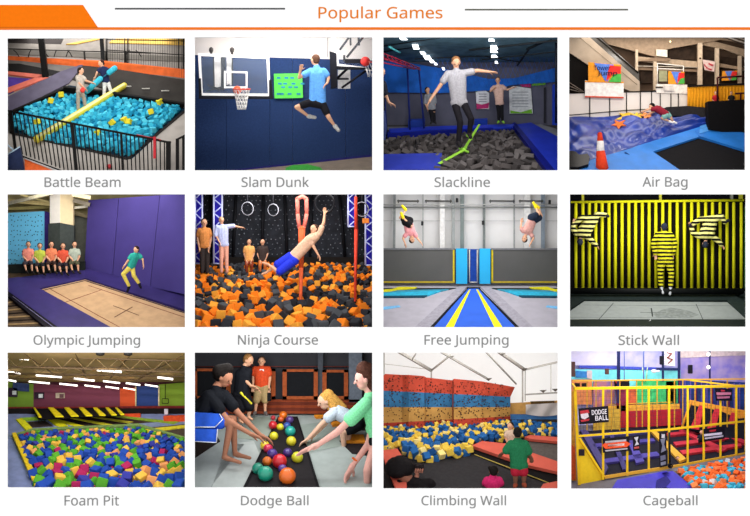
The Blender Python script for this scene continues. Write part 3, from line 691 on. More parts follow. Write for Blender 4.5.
# ================================================================ slackline
def room_slack():
    r = Room(376, 30, WINS[0, 2], ytop=280); S = r.S(); D = 1.5
    fl = r.floor(436, .2, 296, D); n = fl[1]
    r.shell(D, M('#23304f'), M('#1c2a5a'), back=M('#5a5a6a', .8, .1, 6), ceil=M('#4f6d7a', .7, .2, 10), cback=30 + 100 / K)
    r.ground(fl, M('#4b4646', .8, .1, 10))
    def face(nm, pts, d, t, hx, parent=None, label=None, cat=None, group=None, **k):
        b = MB(); r.face(b, pts, d, t); return mk(nm, b, M(hx, **k), parent, label, cat, group)
    # blue band of cloth and net on the wall
    face('blue_drape', [(12, 88), (200, 118), (350, 152), (430, 150), (580, 112), (580, 160), (430, 170), (350, 188), (200, 196), (12, 194)], 1.46, .02, '#1f62c0', label='bright blue drape above the grey wall', cat='drape', var=.25, scale=6)
    # ceiling purlins, rafters and lights
    for i, (a, c, w_) in enumerate((((12, 70, 1.0), (290, 24, .5), 2.2), ((12, 52, .7), (200, 24, .4), 1.8), ((290, 62, .9), (578, 30, .45), 3.6), ((330, 92, 1.2), (578, 66, .8), 2), ((200, 60, 1.1), (450, 100, 1.3), 1.6), ((560, 20, .4), (470, 60, .8), 3), ((440, 110, 1.35), (475, 60, .8), 2.2), ((120, 90, 1.2), (400, 78, 1.2), 1.8))):
        b = MB(); b.tube(r.at(*a), r.at(*c), w_ * S, None, 4, True); mk('roof_beam', b, M('#151b20', .6), label=['dark roof beam over the far left red truss', 'short dark roof beam at top left', 'dark main rafter crossing above the bright skylight', 'thin purlin above the right posters', 'thin purlin behind the slackline walker', 'short brace at the top right corner', 'slanted brace above the poster with colours', 'cross purlin above the walker head'][i], cat='roof beam', group='roof beams of the slackline hall')
    em = M('#f2f8ff', .5, .01, emit=3)
    for i, (x, y, w_, h) in enumerate(((84, 26, 20, 7), (122, 48, 18, 16), (146, 72, 14, 5), (160, 86, 20, 9), (174, 98, 14, 6), (186, 106, 8, 4), (210, 121, 7, 5), (360, 30, 14, 7), (368, 52, 16, 12), (368, 66, 16, 6), (369, 82, 14, 5), (375, 101, 7, 5))):
        b = MB(); dd = (.03 + 1.47 * min(1, (y + 2) / 102)) * .9; w_ *= .72; h *= .75; b.prism([r.at(x - w_, y - h, dd), r.at(x + w_ * .4, y - h, dd), r.at(x + w_, y + h, dd), r.at(x - w_ * .4 if i < 7 else x - w_, y + h, dd)], Vector((0, .01, .004)))
        mk('roof_light', b, em, label=('bright roof light of the row at upper left, number %d counted from the front' % (i + 1)) if i < 7 else 'bright roof light of the row above the woman in pink, number %d from the front' % (i - 6), cat='roof light', group='roof lights of the slackline hall')
    # net
    b = MB()
    for k in range(26):
        x = 200 + k * 15; b.tube(r.at(x, 92 - abs(k - 10) * 1.2, 1.25), r.at(x - 34, 176, 1.4), .35 * S, None, 3); b.tube(r.at(x - 30, 92 - abs(k - 10) * 1.2, 1.25), r.at(x + 6, 176, 1.4), .5 * S, None, 3)
    mk('safety_net', b, M('#3f6fd0', .7), label='blue diamond mesh net hanging under the roof', cat='net')
    # posters
    t = thing('poster', r.at(332, 245, 1.48), 'small white poster with magenta foot left of the woman in pink', 'poster')
    face('sheet', [(310, 184), (333, 183), (352, 196), (352, 246), (313, 246)], 1.475, .02, '#d8d8dc', t)
    face('magenta_flash', [(312, 228), (330, 232), (352, 226), (350, 243), (313, 246)], 1.47, .005, '#b4306a', t); face('green_flash', [(311, 184), (326, 184), (311, 194)], 1.47, .005, '#79b53a', t)
    b = MB(); [r.rect(b, 320, y, 344, y + 2.5, 1.47, .003) for y in (198, 206, 214, 221)]; mk('print_lines', b, M('#8a8a94'), t)
    t = thing('poster', r.at(450, 262, 1.48), 'large white rules poster with green foot right of the woman in pink', 'poster')
    face('sheet', [(414, 182), (428, 174), (482, 182), (488, 260), (416, 260)], 1.475, .02, '#d4d6d6', t)
    face('green_flash', [(418, 250), (450, 256), (484, 246), (486, 259), (418, 259)], 1.47, .005, '#6fae35', t)
    b = MB(); [r.rect(b, 424, y, 474, y + 2.5, 1.47, .003) for y in (192, 201, 210, 219, 228, 237)]; mk('print_lines', b, M('#9a9ea4'), t)
    t = thing('wall_graphic', r.at(490, 178, 1.48), 'magenta and lime painted flash above the large poster', 'wall graphic')
    face('magenta_flash', [(440, 164), (480, 166), (482, 178), (455, 176)], 1.48, .01, '#b4306a', t); face('green_flash', [(484, 164), (527, 157), (527, 170), (486, 174)], 1.48, .01, '#6fae35', t)
    for q, lb in (([(522, 180), (528, 178), (528, 290), (522, 288)], 0),): face('wall_seam', q, 1.48, .01, '#2c2c34', label='dark seam strip on grey wall right of the posters', cat='strip')
    # pads
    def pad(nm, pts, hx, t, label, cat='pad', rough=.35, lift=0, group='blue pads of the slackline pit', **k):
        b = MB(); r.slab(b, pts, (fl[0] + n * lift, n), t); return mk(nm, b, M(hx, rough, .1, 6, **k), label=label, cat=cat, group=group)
    pad('grey_walkway', [(380, 288), (460, 280), (580, 316), (580, 352)], '#8b8c92', .01, 'pale grey walkway along the right wall', 'walkway', .6, group=None)
    pad('grey_walkway', [(15, 303), (180, 300), (440, 292), (440, 297), (15, 312)], '#7b7c82', .006, 'pale grey walkway along the far wall', 'walkway', .6, group=None)
    pad('blue_pad', [(428, 300), (482, 293), (580, 345), (580, 450), (552, 450)], '#2538b8', .02, 'wide royal blue pad down the right side of the pit', lift=.03)
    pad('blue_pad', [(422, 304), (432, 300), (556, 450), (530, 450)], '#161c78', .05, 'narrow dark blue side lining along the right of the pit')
    pad('blue_pad', [(40, 312), (200, 304), (430, 298), (424, 306), (200, 314), (45, 324)], '#2b40c4', .02, 'long royal blue pad across the far end of the pit', lift=.05)
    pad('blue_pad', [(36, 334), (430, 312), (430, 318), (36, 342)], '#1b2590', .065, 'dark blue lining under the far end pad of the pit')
    pad('blue_pad', [(15, 392), (205, 388), (198, 450), (15, 450)], '#3a46b6', .02, 'low blue pad at the near left corner of the pit', lift=.04)
    pad('blue_block', [(100, 302), (152, 300), (152, 306), (100, 308)], '#2c48ae', .09, 'small blue padded block on the far walkway', 'block', group=None)
    pad('blue_block', [(306, 297), (346, 295), (346, 301), (306, 303)], '#2746b8', .075, 'small blue padded block behind the slackline anchor', 'block', group=None)
    # foam blocks
    foam(r, fl, [(20, 348), (60, 336), (420, 318), (462, 382), (500, 446), (200, 446), (196, 400), (20, 398)], 27, [('#5f5856', 5, 'dark grey foam block'), ('#706967', 4, 'mid grey foam block'), ('#4a4544', 3, 'charcoal foam block')],
         5, 'in the slackline pit', 'grey foam blocks in the slackline pit', sizef=lambda y: .5 + .6 * (y - 320) / 120, gap=.75, dims=(1.35, .75, .6), cat='foam block', nm='foam_block', rise=.25)
    # red truss, blue poles
    t = thing('overhead_truss', r.at(20, 120, .5), 'red steel climbing truss hanging at upper left', 'truss')
    for a, c in (((12, 68, .4), (136, 118, 1.1)), ((12, 86, .4), (138, 124, 1.1)), ((12, 100, .4), (120, 122, 1.1)), ((12, 82, .5), (100, 108, 1.1))):
        b = MB(); b.tube(r.at(*a), r.at(*c), 1.9 * S); mk('truss_chord', b, M('#a3283c', .4), t)
    b = MB()
    for k in range(9): x = 20 + k * 13; b.tube(r.at(x, 72 + k * 5, .45 + k * .08), r.at(x + 8, 92 + k * 3.6, .45 + k * .08), 1.3 * S)
    mk('truss_webbing', b, M('#a3283c', .4), t)
    b = MB(); b.tube(r.at(40, 52, .5), r.at(74, 70, .7), 3.4 * S); mk('teal_bar', b, M('#4aa3a8', .4), label='short teal tube above the red truss', cat='tube')
    for x0, x1, y0, y1, lb in ((97, 106, 105, 312, 'nearest the grey shirted bystander'), (133, 150, 118, 306, 'behind the walker arm'), (22, 34, 130, 330, 'at the far left')):
        b = MB(); b.tube(r.at(x0, y0, 1.15), r.at(x1, y1, 1.15), 3 * S); mk('blue_pole', b, M('#1d2a70', .4), label='dark blue steel pole ' + lb, cat='pole', group='blue poles of the slackline hall')
    b = MB(); b.tube(r.at(560, 40, .6), r.at(560, 290, .9), 3.5 * S); mk('blue_pole', b, M('#131722', .4), label='black pole along the right edge of the slackline hall', cat='pole')
    b = MB(); b.tube(r.at(556, 170, 1.2), r.at(556, 296, 1.2), 8 * S, None, 4, True); mk('blue_column', b, M('#1c3aa8', .4), label='royal blue padded column against the right edge', cat='column')
    # slackline
    t = thing('slackline', r.at(262, 436, .4), 'lime green slackline webbing stretched over the foam pit', 'slackline')
    A, B_, C = r.at(196, 416, .16), r.at(272, 374, .46), r.at(322, 294, .9)
    def strap(nm, a, c, w0, w1, up=Vector((0, -.6, .8))):
        b = MB(); dr = (c - a).normalized(); sd = dr.cross(up).normalized(); q = [a - sd * w0, a + sd * w0, c + sd * w1, c - sd * w1]; b.prism(q, up * .004); mk(nm, b, M('#a6e24a', .5), t)
    strap('webbing', A, B_, 5 * S, 4.6 * S); strap('webbing', B_, C, 4.4 * S, 3.4 * S)
    b = MB(); b.cap(r.at(262, 368, .48), r.at(286, 380, .46), 5 * S, 4 * S); b.cap(r.at(266, 380, .46), r.at(280, 366, .5), 4 * S, 4 * S); b.cap(r.at(284, 328, .7), r.at(298, 340, .7), 4 * S, 3 * S); mk('padding', b, M('#9ad84a', .6), t)
    # walker
    person(r, .5, 36, (249, 101), (.1, -.85, -.5), (250, 122), (256, 222),
           [[(224, 136, 0), (196, 178, -4), (168, 218, -10), {'dir': (-.45, -.3, -.8)}], [(277, 134, 0), (316, 126, -2), (352, 130, -4), {'dir': (1, 0, -.1), 'curl': .1}]],
           [[(245, 226, 0), (262, 286, -14), (256, 348, -4), (262, 362, -16)], [(272, 226, 0), (296, 276, -18), (290, 322, 0), (294, 334, -14)]],
           [('polo_shirt', '#a6a2a6', 'T P au', .08), ('trousers', '#1e1b20', 'P lf', .05), ('shoes', '#2a2628', 'F', .06)],
           'man in a light grey polo shirt and black trousers walking the slackline', hair=('#8a5f3c', ''), fine=.05, fat=.92)
    person(r, 1.2, 20, (379, 157), (-.1, -1, -.1), (380, 170), (384, 226),
           [[(367, 178, 0), (356, 190, -2), (364, 184, -8)], [(393, 176, 0), (408, 186, 0), (424, 180, 0)]],
           [[(379, 228, 0), (381, 256, 0), (382, 284, 0), (379, 288, -6)], [(390, 228, 0), (392, 256, 0), (394, 284, 0), (398, 288, -6)]],
           [('top', '#c9a597', 'T P au', .1), ('leggings', '#17161b', 'P lf', .05), ('shoes', '#86c044', 'F', .05)], 'woman in a pale pink top standing in front of the posters', hair=('#4a3026', ''), fine=.07, fat=.95)
    person(r, 1.25, 20, (160, 188), (.6, -.8, 0), (164, 200), (172, 240), [[(156, 206, 0), (152, 226, 0), (158, 240, -4)], [(180, 206, 0), (184, 224, 0), (182, 242, -2)]],
           [[(168, 242, 0), (172, 264, 0), (174, 286, 0), (170, 290, -6)], [(178, 242, 0), (180, 264, 0), (182, 286, 0), (186, 290, -6)]],
           [('shirt', '#8a8c92', 'T P ae', .1), ('trousers', '#1b1a1f', 'P lf', .05), ('shoes', '#2a2a2a', 'F', .05)], 'bystander in grey half hidden behind a blue pole', hair=('#241a18', ''), fine=.07)
    person(r, .35, 36, (14, 132), (.8, -.6, -.1), (8, 160), (4, 240), [[(22, 168, 0), (28, 196, -6), (40, 226, -10), {'dir': (.9, 0, -.4)}], [(-10, 168, 10), (-14, 200, 8), (-8, 226, 0)]],
           [[(14, 246, 0), (24, 300, -6), (22, 345, 0), (30, 352, -8)], [(-8, 246, 6), (-8, 300, 0), (-10, 345, 0), (-4, 352, -8)]],
           [('jersey', '#20232e', 'T P ae', .08), ('leggings', '#39436e', 'P lf', .05), ('shoes', '#333333', 'F', .05)], 'bystander in dark jersey cut off at the left edge', hair=('#d8cfc8', ''), fine=.06)
    r.light(9); r.over(6, d=.3, dp=.3)
room_slack()
# ================================================================ air bag
def room_airbag():
    r = Room(560, 30, WINS[0, 3], ytop=250); S = r.S(); D = 1.55
    fl = r.floor(436, .12, 250, 1.3); n = fl[1]
    r.shell(D, M('#5a4c42'), M('#4a4038'), back=M('#5d4a3c', .8, .25, 5), ceil=M('#75675a', .8, .2, 6))
    r.ground(fl, M('#3a3a40'))
    def face(nm, pts, d, t, hx, parent=None, label=None, cat=None, group=None, **k):
        b = MB(); r.face(b, pts, d, t); return mk(nm, b, M(hx, **k), parent, label, cat, group)
    def seg(nm, a, c, w_, hx, parent=None, label=None, cat=None, group=None, sq=False, **k):
        b = MB(); b.tube(r.at(*a), r.at(*c), w_ * S, None, 4 if sq else 8, sq); return mk(nm, b, M(hx, **k), parent, label, cat, group)
    # mall floors, cornices and columns
    for i, (q, hx, d) in enumerate((([(125, 22), (575, 22), (575, 40), (500, 30), (330, 60), (330, 86), (300, 84), (150, 44)], '#a89078', 1.42), ([(236, 82), (430, 98), (430, 118), (240, 96)], '#b7a087', 1.44),
            ([(300, 84), (345, 88), (330, 98), (250, 96)], '#8d7661', 1.4), ([(480, 100), (575, 118), (575, 126), (480, 112)], '#a58c74', 1.44), ([(430, 22), (575, 60), (575, 84), (510, 60), (430, 44)], '#b39b82', 1.46),
            ([(240, 116), (430, 122), (430, 130), (240, 124)], '#8b745f', 1.46))):
        face('cornice', q, d, .06, hx, label=['broad upper cornice of the mall over the air bag', 'long tan balcony edge in the middle of the mall', 'short sloped soffit behind the white panel', 'tan balcony edge at far right', 'arched tan cornice at upper right of the mall', 'lower tan ledge behind the goal frame'][i], cat='cornice', group='cornices of the mall')
    for i, (x, w_, y0) in enumerate(((436, 7, 40), (489, 6, 56), (560, 5, 80), (296, 5, 98), (239, 4, 60))):
        face('column', [(x - w_, y0), (x + w_, y0), (x + w_, 186), (x - w_, 186)], 1.38, .06, '#cdb79e', label=['thick pale column left of the pink banner', 'pale column right of the pink banner', 'slim pale column near the right edge', 'pale column behind the goal frame', 'slim column at the foot of the escalator'][i], cat='column', group='columns of the mall')
    for i, (a, c, e, g) in enumerate(((338, 48, 420, 92), (448, 60, 480, 92), (500, 82, 550, 112), (250, 120, 290, 165), (392, 124, 428, 168), (446, 130, 482, 172), (498, 118, 550, 160))):
        face('shop_front', [(a, c), (e, c + 6), (e, g), (a, g)], 1.5, .02, '#35281f', var=.4, scale=14, label=['dark gallery opening at top centre', 'dark opening above the pink banner', 'dark opening at upper right', 'dark shop front right of the escalator foot', 'dark shop front left of the thick column', 'dark shop front between the two columns', 'dark shop front behind the small third banner'][i], cat='shop front', group='dark openings in the mall')
    seg('gallery_rail', (240, 112, 1.36), (430, 116, 1.36), 1, '#d9cdbc', label='pale gallery handrail across the mall', cat='rail')
    for i in range(6): seg('ceiling_slat', (500 + i * 14, 20, 1.2), (575 + i * 8, 46 - i * 3, 1.0), 1.6, '#b9b2aa' if i % 2 else '#39332e', label='%s ceiling slat at the top right corner' % ('pale' if i % 2 else 'dark'), cat='slat', group='ceiling slats of the mall')
    for i, (x, y) in enumerate(((343, 36), (436, 88))): b = MB(); b.ball(r.at(x, y, 1.35), (3 * S,) * 3); mk('spot_lamp', b, M('#ffe2a8', emit=2) if i == 0 else M('#1a1512'), label=['small warm lamp under the upper cornice', 'small black camera dome on the thick column'][i], cat='lamp' if i == 0 else 'camera')
    face('cornice_sign', [(300, 60), (334, 62), (334, 84), (300, 80)], 1.38, .02, '#e6dccb', label='small cream sign panel on the end of the upper cornice', cat='sign')
    # escalator
    t = thing('escalator', r.at(200, 195, 1.3), 'tan escalator running down from upper left with a dark glass side', 'escalator')
    face('side_cladding', [(20, 22), (92, 22), (248, 160), (248, 192), (228, 194), (195, 180), (20, 64)], 1.3, .08, '#b3a28f', t, var=.12, scale=6)
    face('glass_balustrade', [(92, 22), (122, 22), (246, 132), (246, 158)], 1.32, .02, '#4b4640', t, rough=.15)
    seg('handrail', (112, 20, 1.29), (244, 134, 1.29), 2.2, '#17130f', t); seg('cladding_seam', (60, 22, 1.29), (240, 170, 1.29), .7, '#8a7a69', t)
    face('black_opening', [(20, 66), (85, 104), (85, 196), (20, 196)], 1.33, .02, '#0d0a09', label='black opening beneath the escalator', cat='opening')  # flat black sheet beneath the escalator
    for i in range(3): seg('stair_rail', (20, 158 + i * 12, 1.3), (74, 192 + i * 2, 1.3), 1.4, '#8b8178', label='grey stair rail under the escalator, %s of three' % ['top', 'middle', 'lowest'][i], cat='rail', group='stair rails under the escalator')
    # white hoarding
    t = thing('hoarding', r.at(200, 275, 1.12), 'white panel hoarding with black uprights along the air bag', 'hoarding')
    xs = [15, 93, 155, 207, 250, 285, 312, 345, 368, 396]; yt = lambda x: 196 - (x - 29) * .02; yb = lambda x: 282 - (x - 29) * .11
    for a, c in zip(xs, xs[1:]): face('white_panel', [(a, yt(a)), (c, yt(c)), (c, yb(c)), (a, yb(a))], 1.12, .02, '#f3e9e0', t, var=.03, scale=4)
    for a in xs[1:-1]: seg('upright', (a, yt(a), 1.11), (a, yb(a), 1.11), 1.5, '#1b1712', t)
    seg('top_rail', (15, yt(15), 1.11), (396, yt(396), 1.11), 2, '#1b1712', t); seg('low_rail', (15, 266, 1.11), (205, 250, 1.11), 1.3, '#1b1712', t); seg('low_rail', (205, 250, 1.11), (396, 240, 1.11), 1.3, '#1b1712', t)
    # banners
    def banner(q, d, lb, text, white=None):
        t = thing('banner', r.at(*q[3], d), lb, 'banner'); (x0, y0), (x1, y1), (x2, y2), (x3, y3) = q
        L = lambda u, v: ((x0 + (x1 - x0) * u) * (1 - v) + (x3 + (x2 - x3) * u) * v, (y0 + (y1 - y0) * u) * (1 - v) + (y3 + (y2 - y3) * u) * v)
        for nm, pq, hx, dd in (('orange_field', [(0, 0), (1, 0), (1, 1), (0, 1)], '#f09a2c', 0), ('blue_field', [(.18, .02), (.78, .02), (.6, .95), (.52, .95)], '#5b82d8', .006), ('red_field', [(.66, .08), (1, .1), (.98, .5), (.75, .55), (.55, .95), (.6, .4)], '#e3332c', .009), ('green_field', [(.78, .55), (1, .5), (1, .98), (.62, .98)], '#4fb04a', .012)):
            face(nm, [L(*p) for p in pq], d - dd, .008, hx, t)
        if text:
            c = lambda u, v: r.at(*L(u, v), d - .02); lettering(t, 'Tower', c(.42, .25), abs(x1 - x0) * .52 * S, 15 * S, M('#14205a'), bold=.008, Z=Vector((.05, 0, 1)).normalized()); lettering(t, 'Jump', c(.58, .55), abs(x1 - x0) * .62 * S, 18 * S, M('#10142e'), bold=.008)
        return t
    t = banner([(88, 100), (190, 108), (190, 164), (88, 160)], 1.08, 'large colourful banner over the white board on the hoarding', True)
    face('white_board', [(78, 157), (198, 162), (198, 208), (78, 208)], 1.09, .02, '#f7efe8', t)
    for y, hx in ((158, '#f09a2c'), (205, '#d84f35')): face('board_edge', [(78, y), (198, y + 3), (198, y + 7), (78, y + 4)], 1.085, .02, hx, t)
    banner([(337, 128), (387, 130), (387, 168), (337, 168)], 1.1, 'smaller colourful banner beside the white goal frame', False)
    banner([(505, 128), (552, 126), (548, 156), (503, 158)], 1.34, 'third colourful banner far off above the yellow wall', False)
    t = thing('banner', r.at(462, 128, 1.36), 'pale pink banner with red print between the two columns', 'banner'); face('cloth', [(444, 92), (482, 98), (480, 130), (450, 124)], 1.36, .01, '#dcc0b8', t)
    for q in ([(448, 104), (460, 118), (458, 122), (448, 110)], [(462, 102), (478, 108), (474, 113), (462, 107)], [(460, 118), (474, 122), (470, 126), (460, 122)]): face('red_print', q, 1.355, .004, '#b53a44', t)
    t = thing('goal_frame', r.at(345, 170, 1.2), 'white tube goal frame holding a pale basketball backboard', 'goal frame')
    for a, c in (((303, 104), (384, 112)), ((303, 104), (303, 170)), ((384, 112), (384, 170)), ((303, 120), (384, 124))): seg('tube', (*a, 1.2), (*c, 1.2), 1.6, '#e9e2d8', t)
    face('backboard', [(308, 126), (334, 126), (334, 160), (308, 160)], 1.21, .01, '#9a9a78', t)
    t = thing('booth', r.at(348, 196, 1.14), 'white counter booth beneath the small banner', 'booth')
    face('counter', [(300, 168), (396, 170), (396, 198), (300, 196)], 1.1, .06, '#efe6dc', t); face('counter_shelf', [(322, 172), (352, 172), (356, 190), (324, 188)], 1.08, .02, '#d8cfc6', t); face('dark_gap', [(298, 176), (320, 176), (320, 180), (298, 180)], 1.09, .02, '#3a3028', t)
    # yellow wall
    t = thing('yellow_wall', r.at(480, 245, 1.05), 'yellow ribbed partition with a black top frame at right', 'partition')
    b = MB(); r.face(b, [(397, 176), (580, 168), (580, 246), (397, 244)], 1.05, .03)
    for i in range(18): x = 402 + i * 10; b.tube(r.at(x, 178, 1.048), r.at(x, 243, 1.048), 2.6 * S, None, 6)
    mk('ribbed_sheet', b, M('#eda21c', .6, .05), t)
    seg('top_frame', (396, 175, 1.03), (580, 168, 1.03), 3, '#1a1512', t, sq=True)
    t = thing('pipe_frame', r.at(490, 220, .96), 'dark red pipe frame standing at the right by the black block', 'frame')
    for a, c in (((490, 148), (580, 143)), ((490, 148), (490, 222)), ((545, 198), (580, 196)), ((562, 196), (562, 222))): seg('pipe', (*a, .96), (*c, .96), 3, '#3d1518', t)
    for hd, lb, sh in (((484, 196), 'staff member in red behind the black block', '#b8242c'), ((533, 196), 'staff member in black and white behind the black block', '#23211f')):
        x, y = hd; person(r, .99, 11, (x, y), (0, -1, 0), (x, y + 7), (x, y + 30), [[(x - 6, y + 11, 0), (x - 9, y + 22, 0), (x - 3, y + 26, -4)], [(x + 6, y + 11, 0), (x + 9, y + 22, 0), (x + 3, y + 26, -4)]],
               [[(x - 3, y + 32, 0), (x - 3, y + 46, 0), (x - 3, y + 60, 0), (x - 3, y + 62, -3)], [(x + 3, y + 32, 0), (x + 3, y + 46, 0), (x + 3, y + 60, 0), (x + 3, y + 62, -3)]], [('shirt', sh, 'T P au', .1), ('trousers', '#1c1a1c' if x < 500 else '#c8c4c0', 'P lf', .05)], lb, hair=('#1b1412', ''), fine=.09, eyes=False, hands=False)
    # black block and mats
    t = thing('black_block', r.at(520, 325, .75), 'big black padded block at the right end of the air bag', 'block')
    b = MB(); r.face(b, [(460, 222), (580, 216), (580, 334), (462, 308)], .78, .18); mk('block', b, M('#0e0c0d', .8), t)
    b = MB(); r.face(b, [(330, 240), (395, 236), (462, 242), (462, 272), (330, 266)], 1.0, .1); mk('dark_mat', b, M('#2e2b2c', .8, .15), label='dark grey mat between yellow wall and air bag', cat='mat')
    # the bag
    t = thing('air_bag', r.at(200, 330, .6), 'huge glossy blue air bag with wrinkled vinyl and printed stars', 'air bag')
    b = MB(); NX, NY = 120, 60; rnd = random.Random(3)
    def bagpt(u, v):
        x = 12 + 460 * u; yn = 440 - 142 * u; yf = 264 + 4 * math.sin(u * 9); y = yn + (yf - yn) * v
        hgt = .02 + .055 * (math.sin(math.pi * min(1, v * 1.15)) ** .6 if v < .87 else math.sin(math.pi * min(1, v * 1.15)) ** .6 if v * 1.15 < 1 else 0)
        wr = .011 * math.sin(u * 34 + v * 9 + 2 * math.sin(v * 7)) + .010 * math.sin(u * 17 - v * 22 + math.sin(u * 11) * 2) + .006 * math.sin(u * 70 + v * 26 + 3 * math.sin(u * 20)) + .012 * abs(math.sin(u * 9 + v * 5))
        return r.on(fl, x, y) + n * max(.004, hgt + wr * min(1, v * 6) * min(1, (1 - v) * 5))
    ylm = r.ylim(fl, .06)
    vs = [bagpt(i / NX, j / NY) for j in range(NY + 1) for i in range(NX + 1)]
    vs = [p if p.y > D0 + .06 else Vector((p.x, D0 + .06, p.z)) for p in vs]
    b.add(vs, [(j * (NX + 1) + i, j * (NX + 1) + i + 1, (j + 1) * (NX + 1) + i + 1, (j + 1) * (NX + 1) + i) for j in range(NY) for i in range(NX)], True)
    mk('vinyl_skin', b, M('#163796', .36, .3, 4, coat=.25), t)
    def patch(cx, cy, rr, hx, k=5, inn=.45, seed=0, h=.03):
        b = MB(); rn = random.Random(seed); pts = []
        for i in range(2 * k): a = math.pi * i / k + seed; q = rr * (1 if i % 2 else inn) * rn.uniform(.8, 1.15); pts.append((cx + math.cos(a) * q * 1.3, cy + math.sin(a) * q * .7))
        u = (cx - 12) / 460; yn = 440 - 142 * u; yf = 264; v = (cy - yn) / (yf - yn); hh = (bagpt(u, v) - r.on(fl, 12 + 460 * u, cy)).dot(n)
        pl = (fl[0] + n * (hh + .03), n); b.prism([r.on(pl, x, y + hh / S * .8) for x, y in pts], n * .01); mk('star_print', b, M(hx, .3), t)
    for q in ((184, 284, 22, '#e8702a', 1), (205, 266, 26, '#f0c03a', 2), (222, 278, 16, '#f2a23a', 3), (240, 262, 18, '#e8c848', 4), (268, 262, 20, '#e98c4a', 5), (214, 258, 14, '#f2d258', 6)): patch(q[0], q[1], q[2], q[3], 5, .4, q[4])
    b = MB(); r.slab(b, [(15, 362), (60, 358), (92, 402), (88, 425), (15, 446)], (fl[0] + n * .04, n), .03); mk('black_end_flap', b, M('#0c0d12', .25, .3, 8), t)
    for i in range(6): seg('strap', (24 + i * 9, 370 + i * 5, .42), (40 + i * 9, 404 + i * 3, .32), .8, '#5a5440', t)
    # pads and trampoline
    t = thing('trampoline', r.at(430, 430, .2), 'black trampoline bed framed with bright blue pads in the foreground', 'trampoline')
    def pad(nm, pts, hx, tt, lift=0, **k):
        b = MB(); r.slab(b, pts, (fl[0] + n * lift, n), tt); return mk(nm, b, M(hx, **k), t)
    pad('edge_pad', [(100, 410), (214, 378), (240, 368), (440, 304), (475, 306), (432, 340), (288, 386), (376, 446), (40, 446)], '#2f7fd6', .03, rough=.35, scale=6)
    pad('edge_pad', [(440, 303), (580, 330), (580, 385), (430, 338), (420, 322)], '#2a78cf', .034, rough=.35, scale=6)
    pad('corner_flap', [(436, 303), (466, 303), (470, 322), (432, 332)], '#4d93dc', .038, rough=.3)
    pad('jump_bed', [(430, 340), (580, 382), (580, 446), (372, 446), (288, 387)], '#0f0e12', .01, rough=.8)
    seg('pad_strap', (202, 382, .38), (232, 398, .33), 3, '#163a7c', t); seg('pad_strap', (232, 398, .33), (262, 390, .36), 2, '#163a7c', t)
    # cone
    d = .12; t = thing('traffic_cone', r.at(130, 444, d), 'orange traffic cone with a white band at the near left', 'traffic cone')
    P = lambda x, y: r.at(x, y, d)
    b = MB(); b.tube(P(132, 440), P(126, 376), 21 * S, 13 * S, 20); mk('cone_body', b, M('#e2401f', .4), t)
    b = MB(); b.tube(P(126, 376), P(125, 345), 13 * S, 10 * S, 20); mk('reflective_band', b, M('#e9e2de', .4), t)
    b = MB(); b.tube(P(125, 345), P(124, 324), 10 * S, 7 * S, 20); b.ball(P(124, 324), (7 * S,) * 3); mk('cone_tip', b, M('#d83a1c', .4), t)
    b = MB(); b.box(P(136, 442), (30 * S, 26 * S, 3 * S)); mk('base', b, M('#2a1512', .6), t)
    # jumper
    person(r, .74, 24, (286, 240), (-.7, -.5, -.5), (298, 243), (330, 262),
           [[(300, 246, -5), (278, 246, -8), (257, 254, -10)], [(304, 242, 5), (292, 254, 0), (272, 262, -8)]],
           [[(330, 266, -4), (318, 274, -8), (340, 284, -4), (350, 288, -8)], [(333, 262, 4), (344, 272, 0), (352, 286, 4), (362, 290, 2)]],
           [('shirt', '#8c2333', 'T P au', .09), ('shorts', '#7fb0a8', 'P lh', .1), ('socks', '#e9e2dc', 'F', .04)], 'jumper in a dark red shirt landing on the blue air bag', hair=('#15100f', ''), fine=.07, fat=.9, eyes=False)
    r.over(16, color=(1, .94, .86), d=.85, dp=.9); r.light(9, color=(1, .94, .86))
room_airbag()
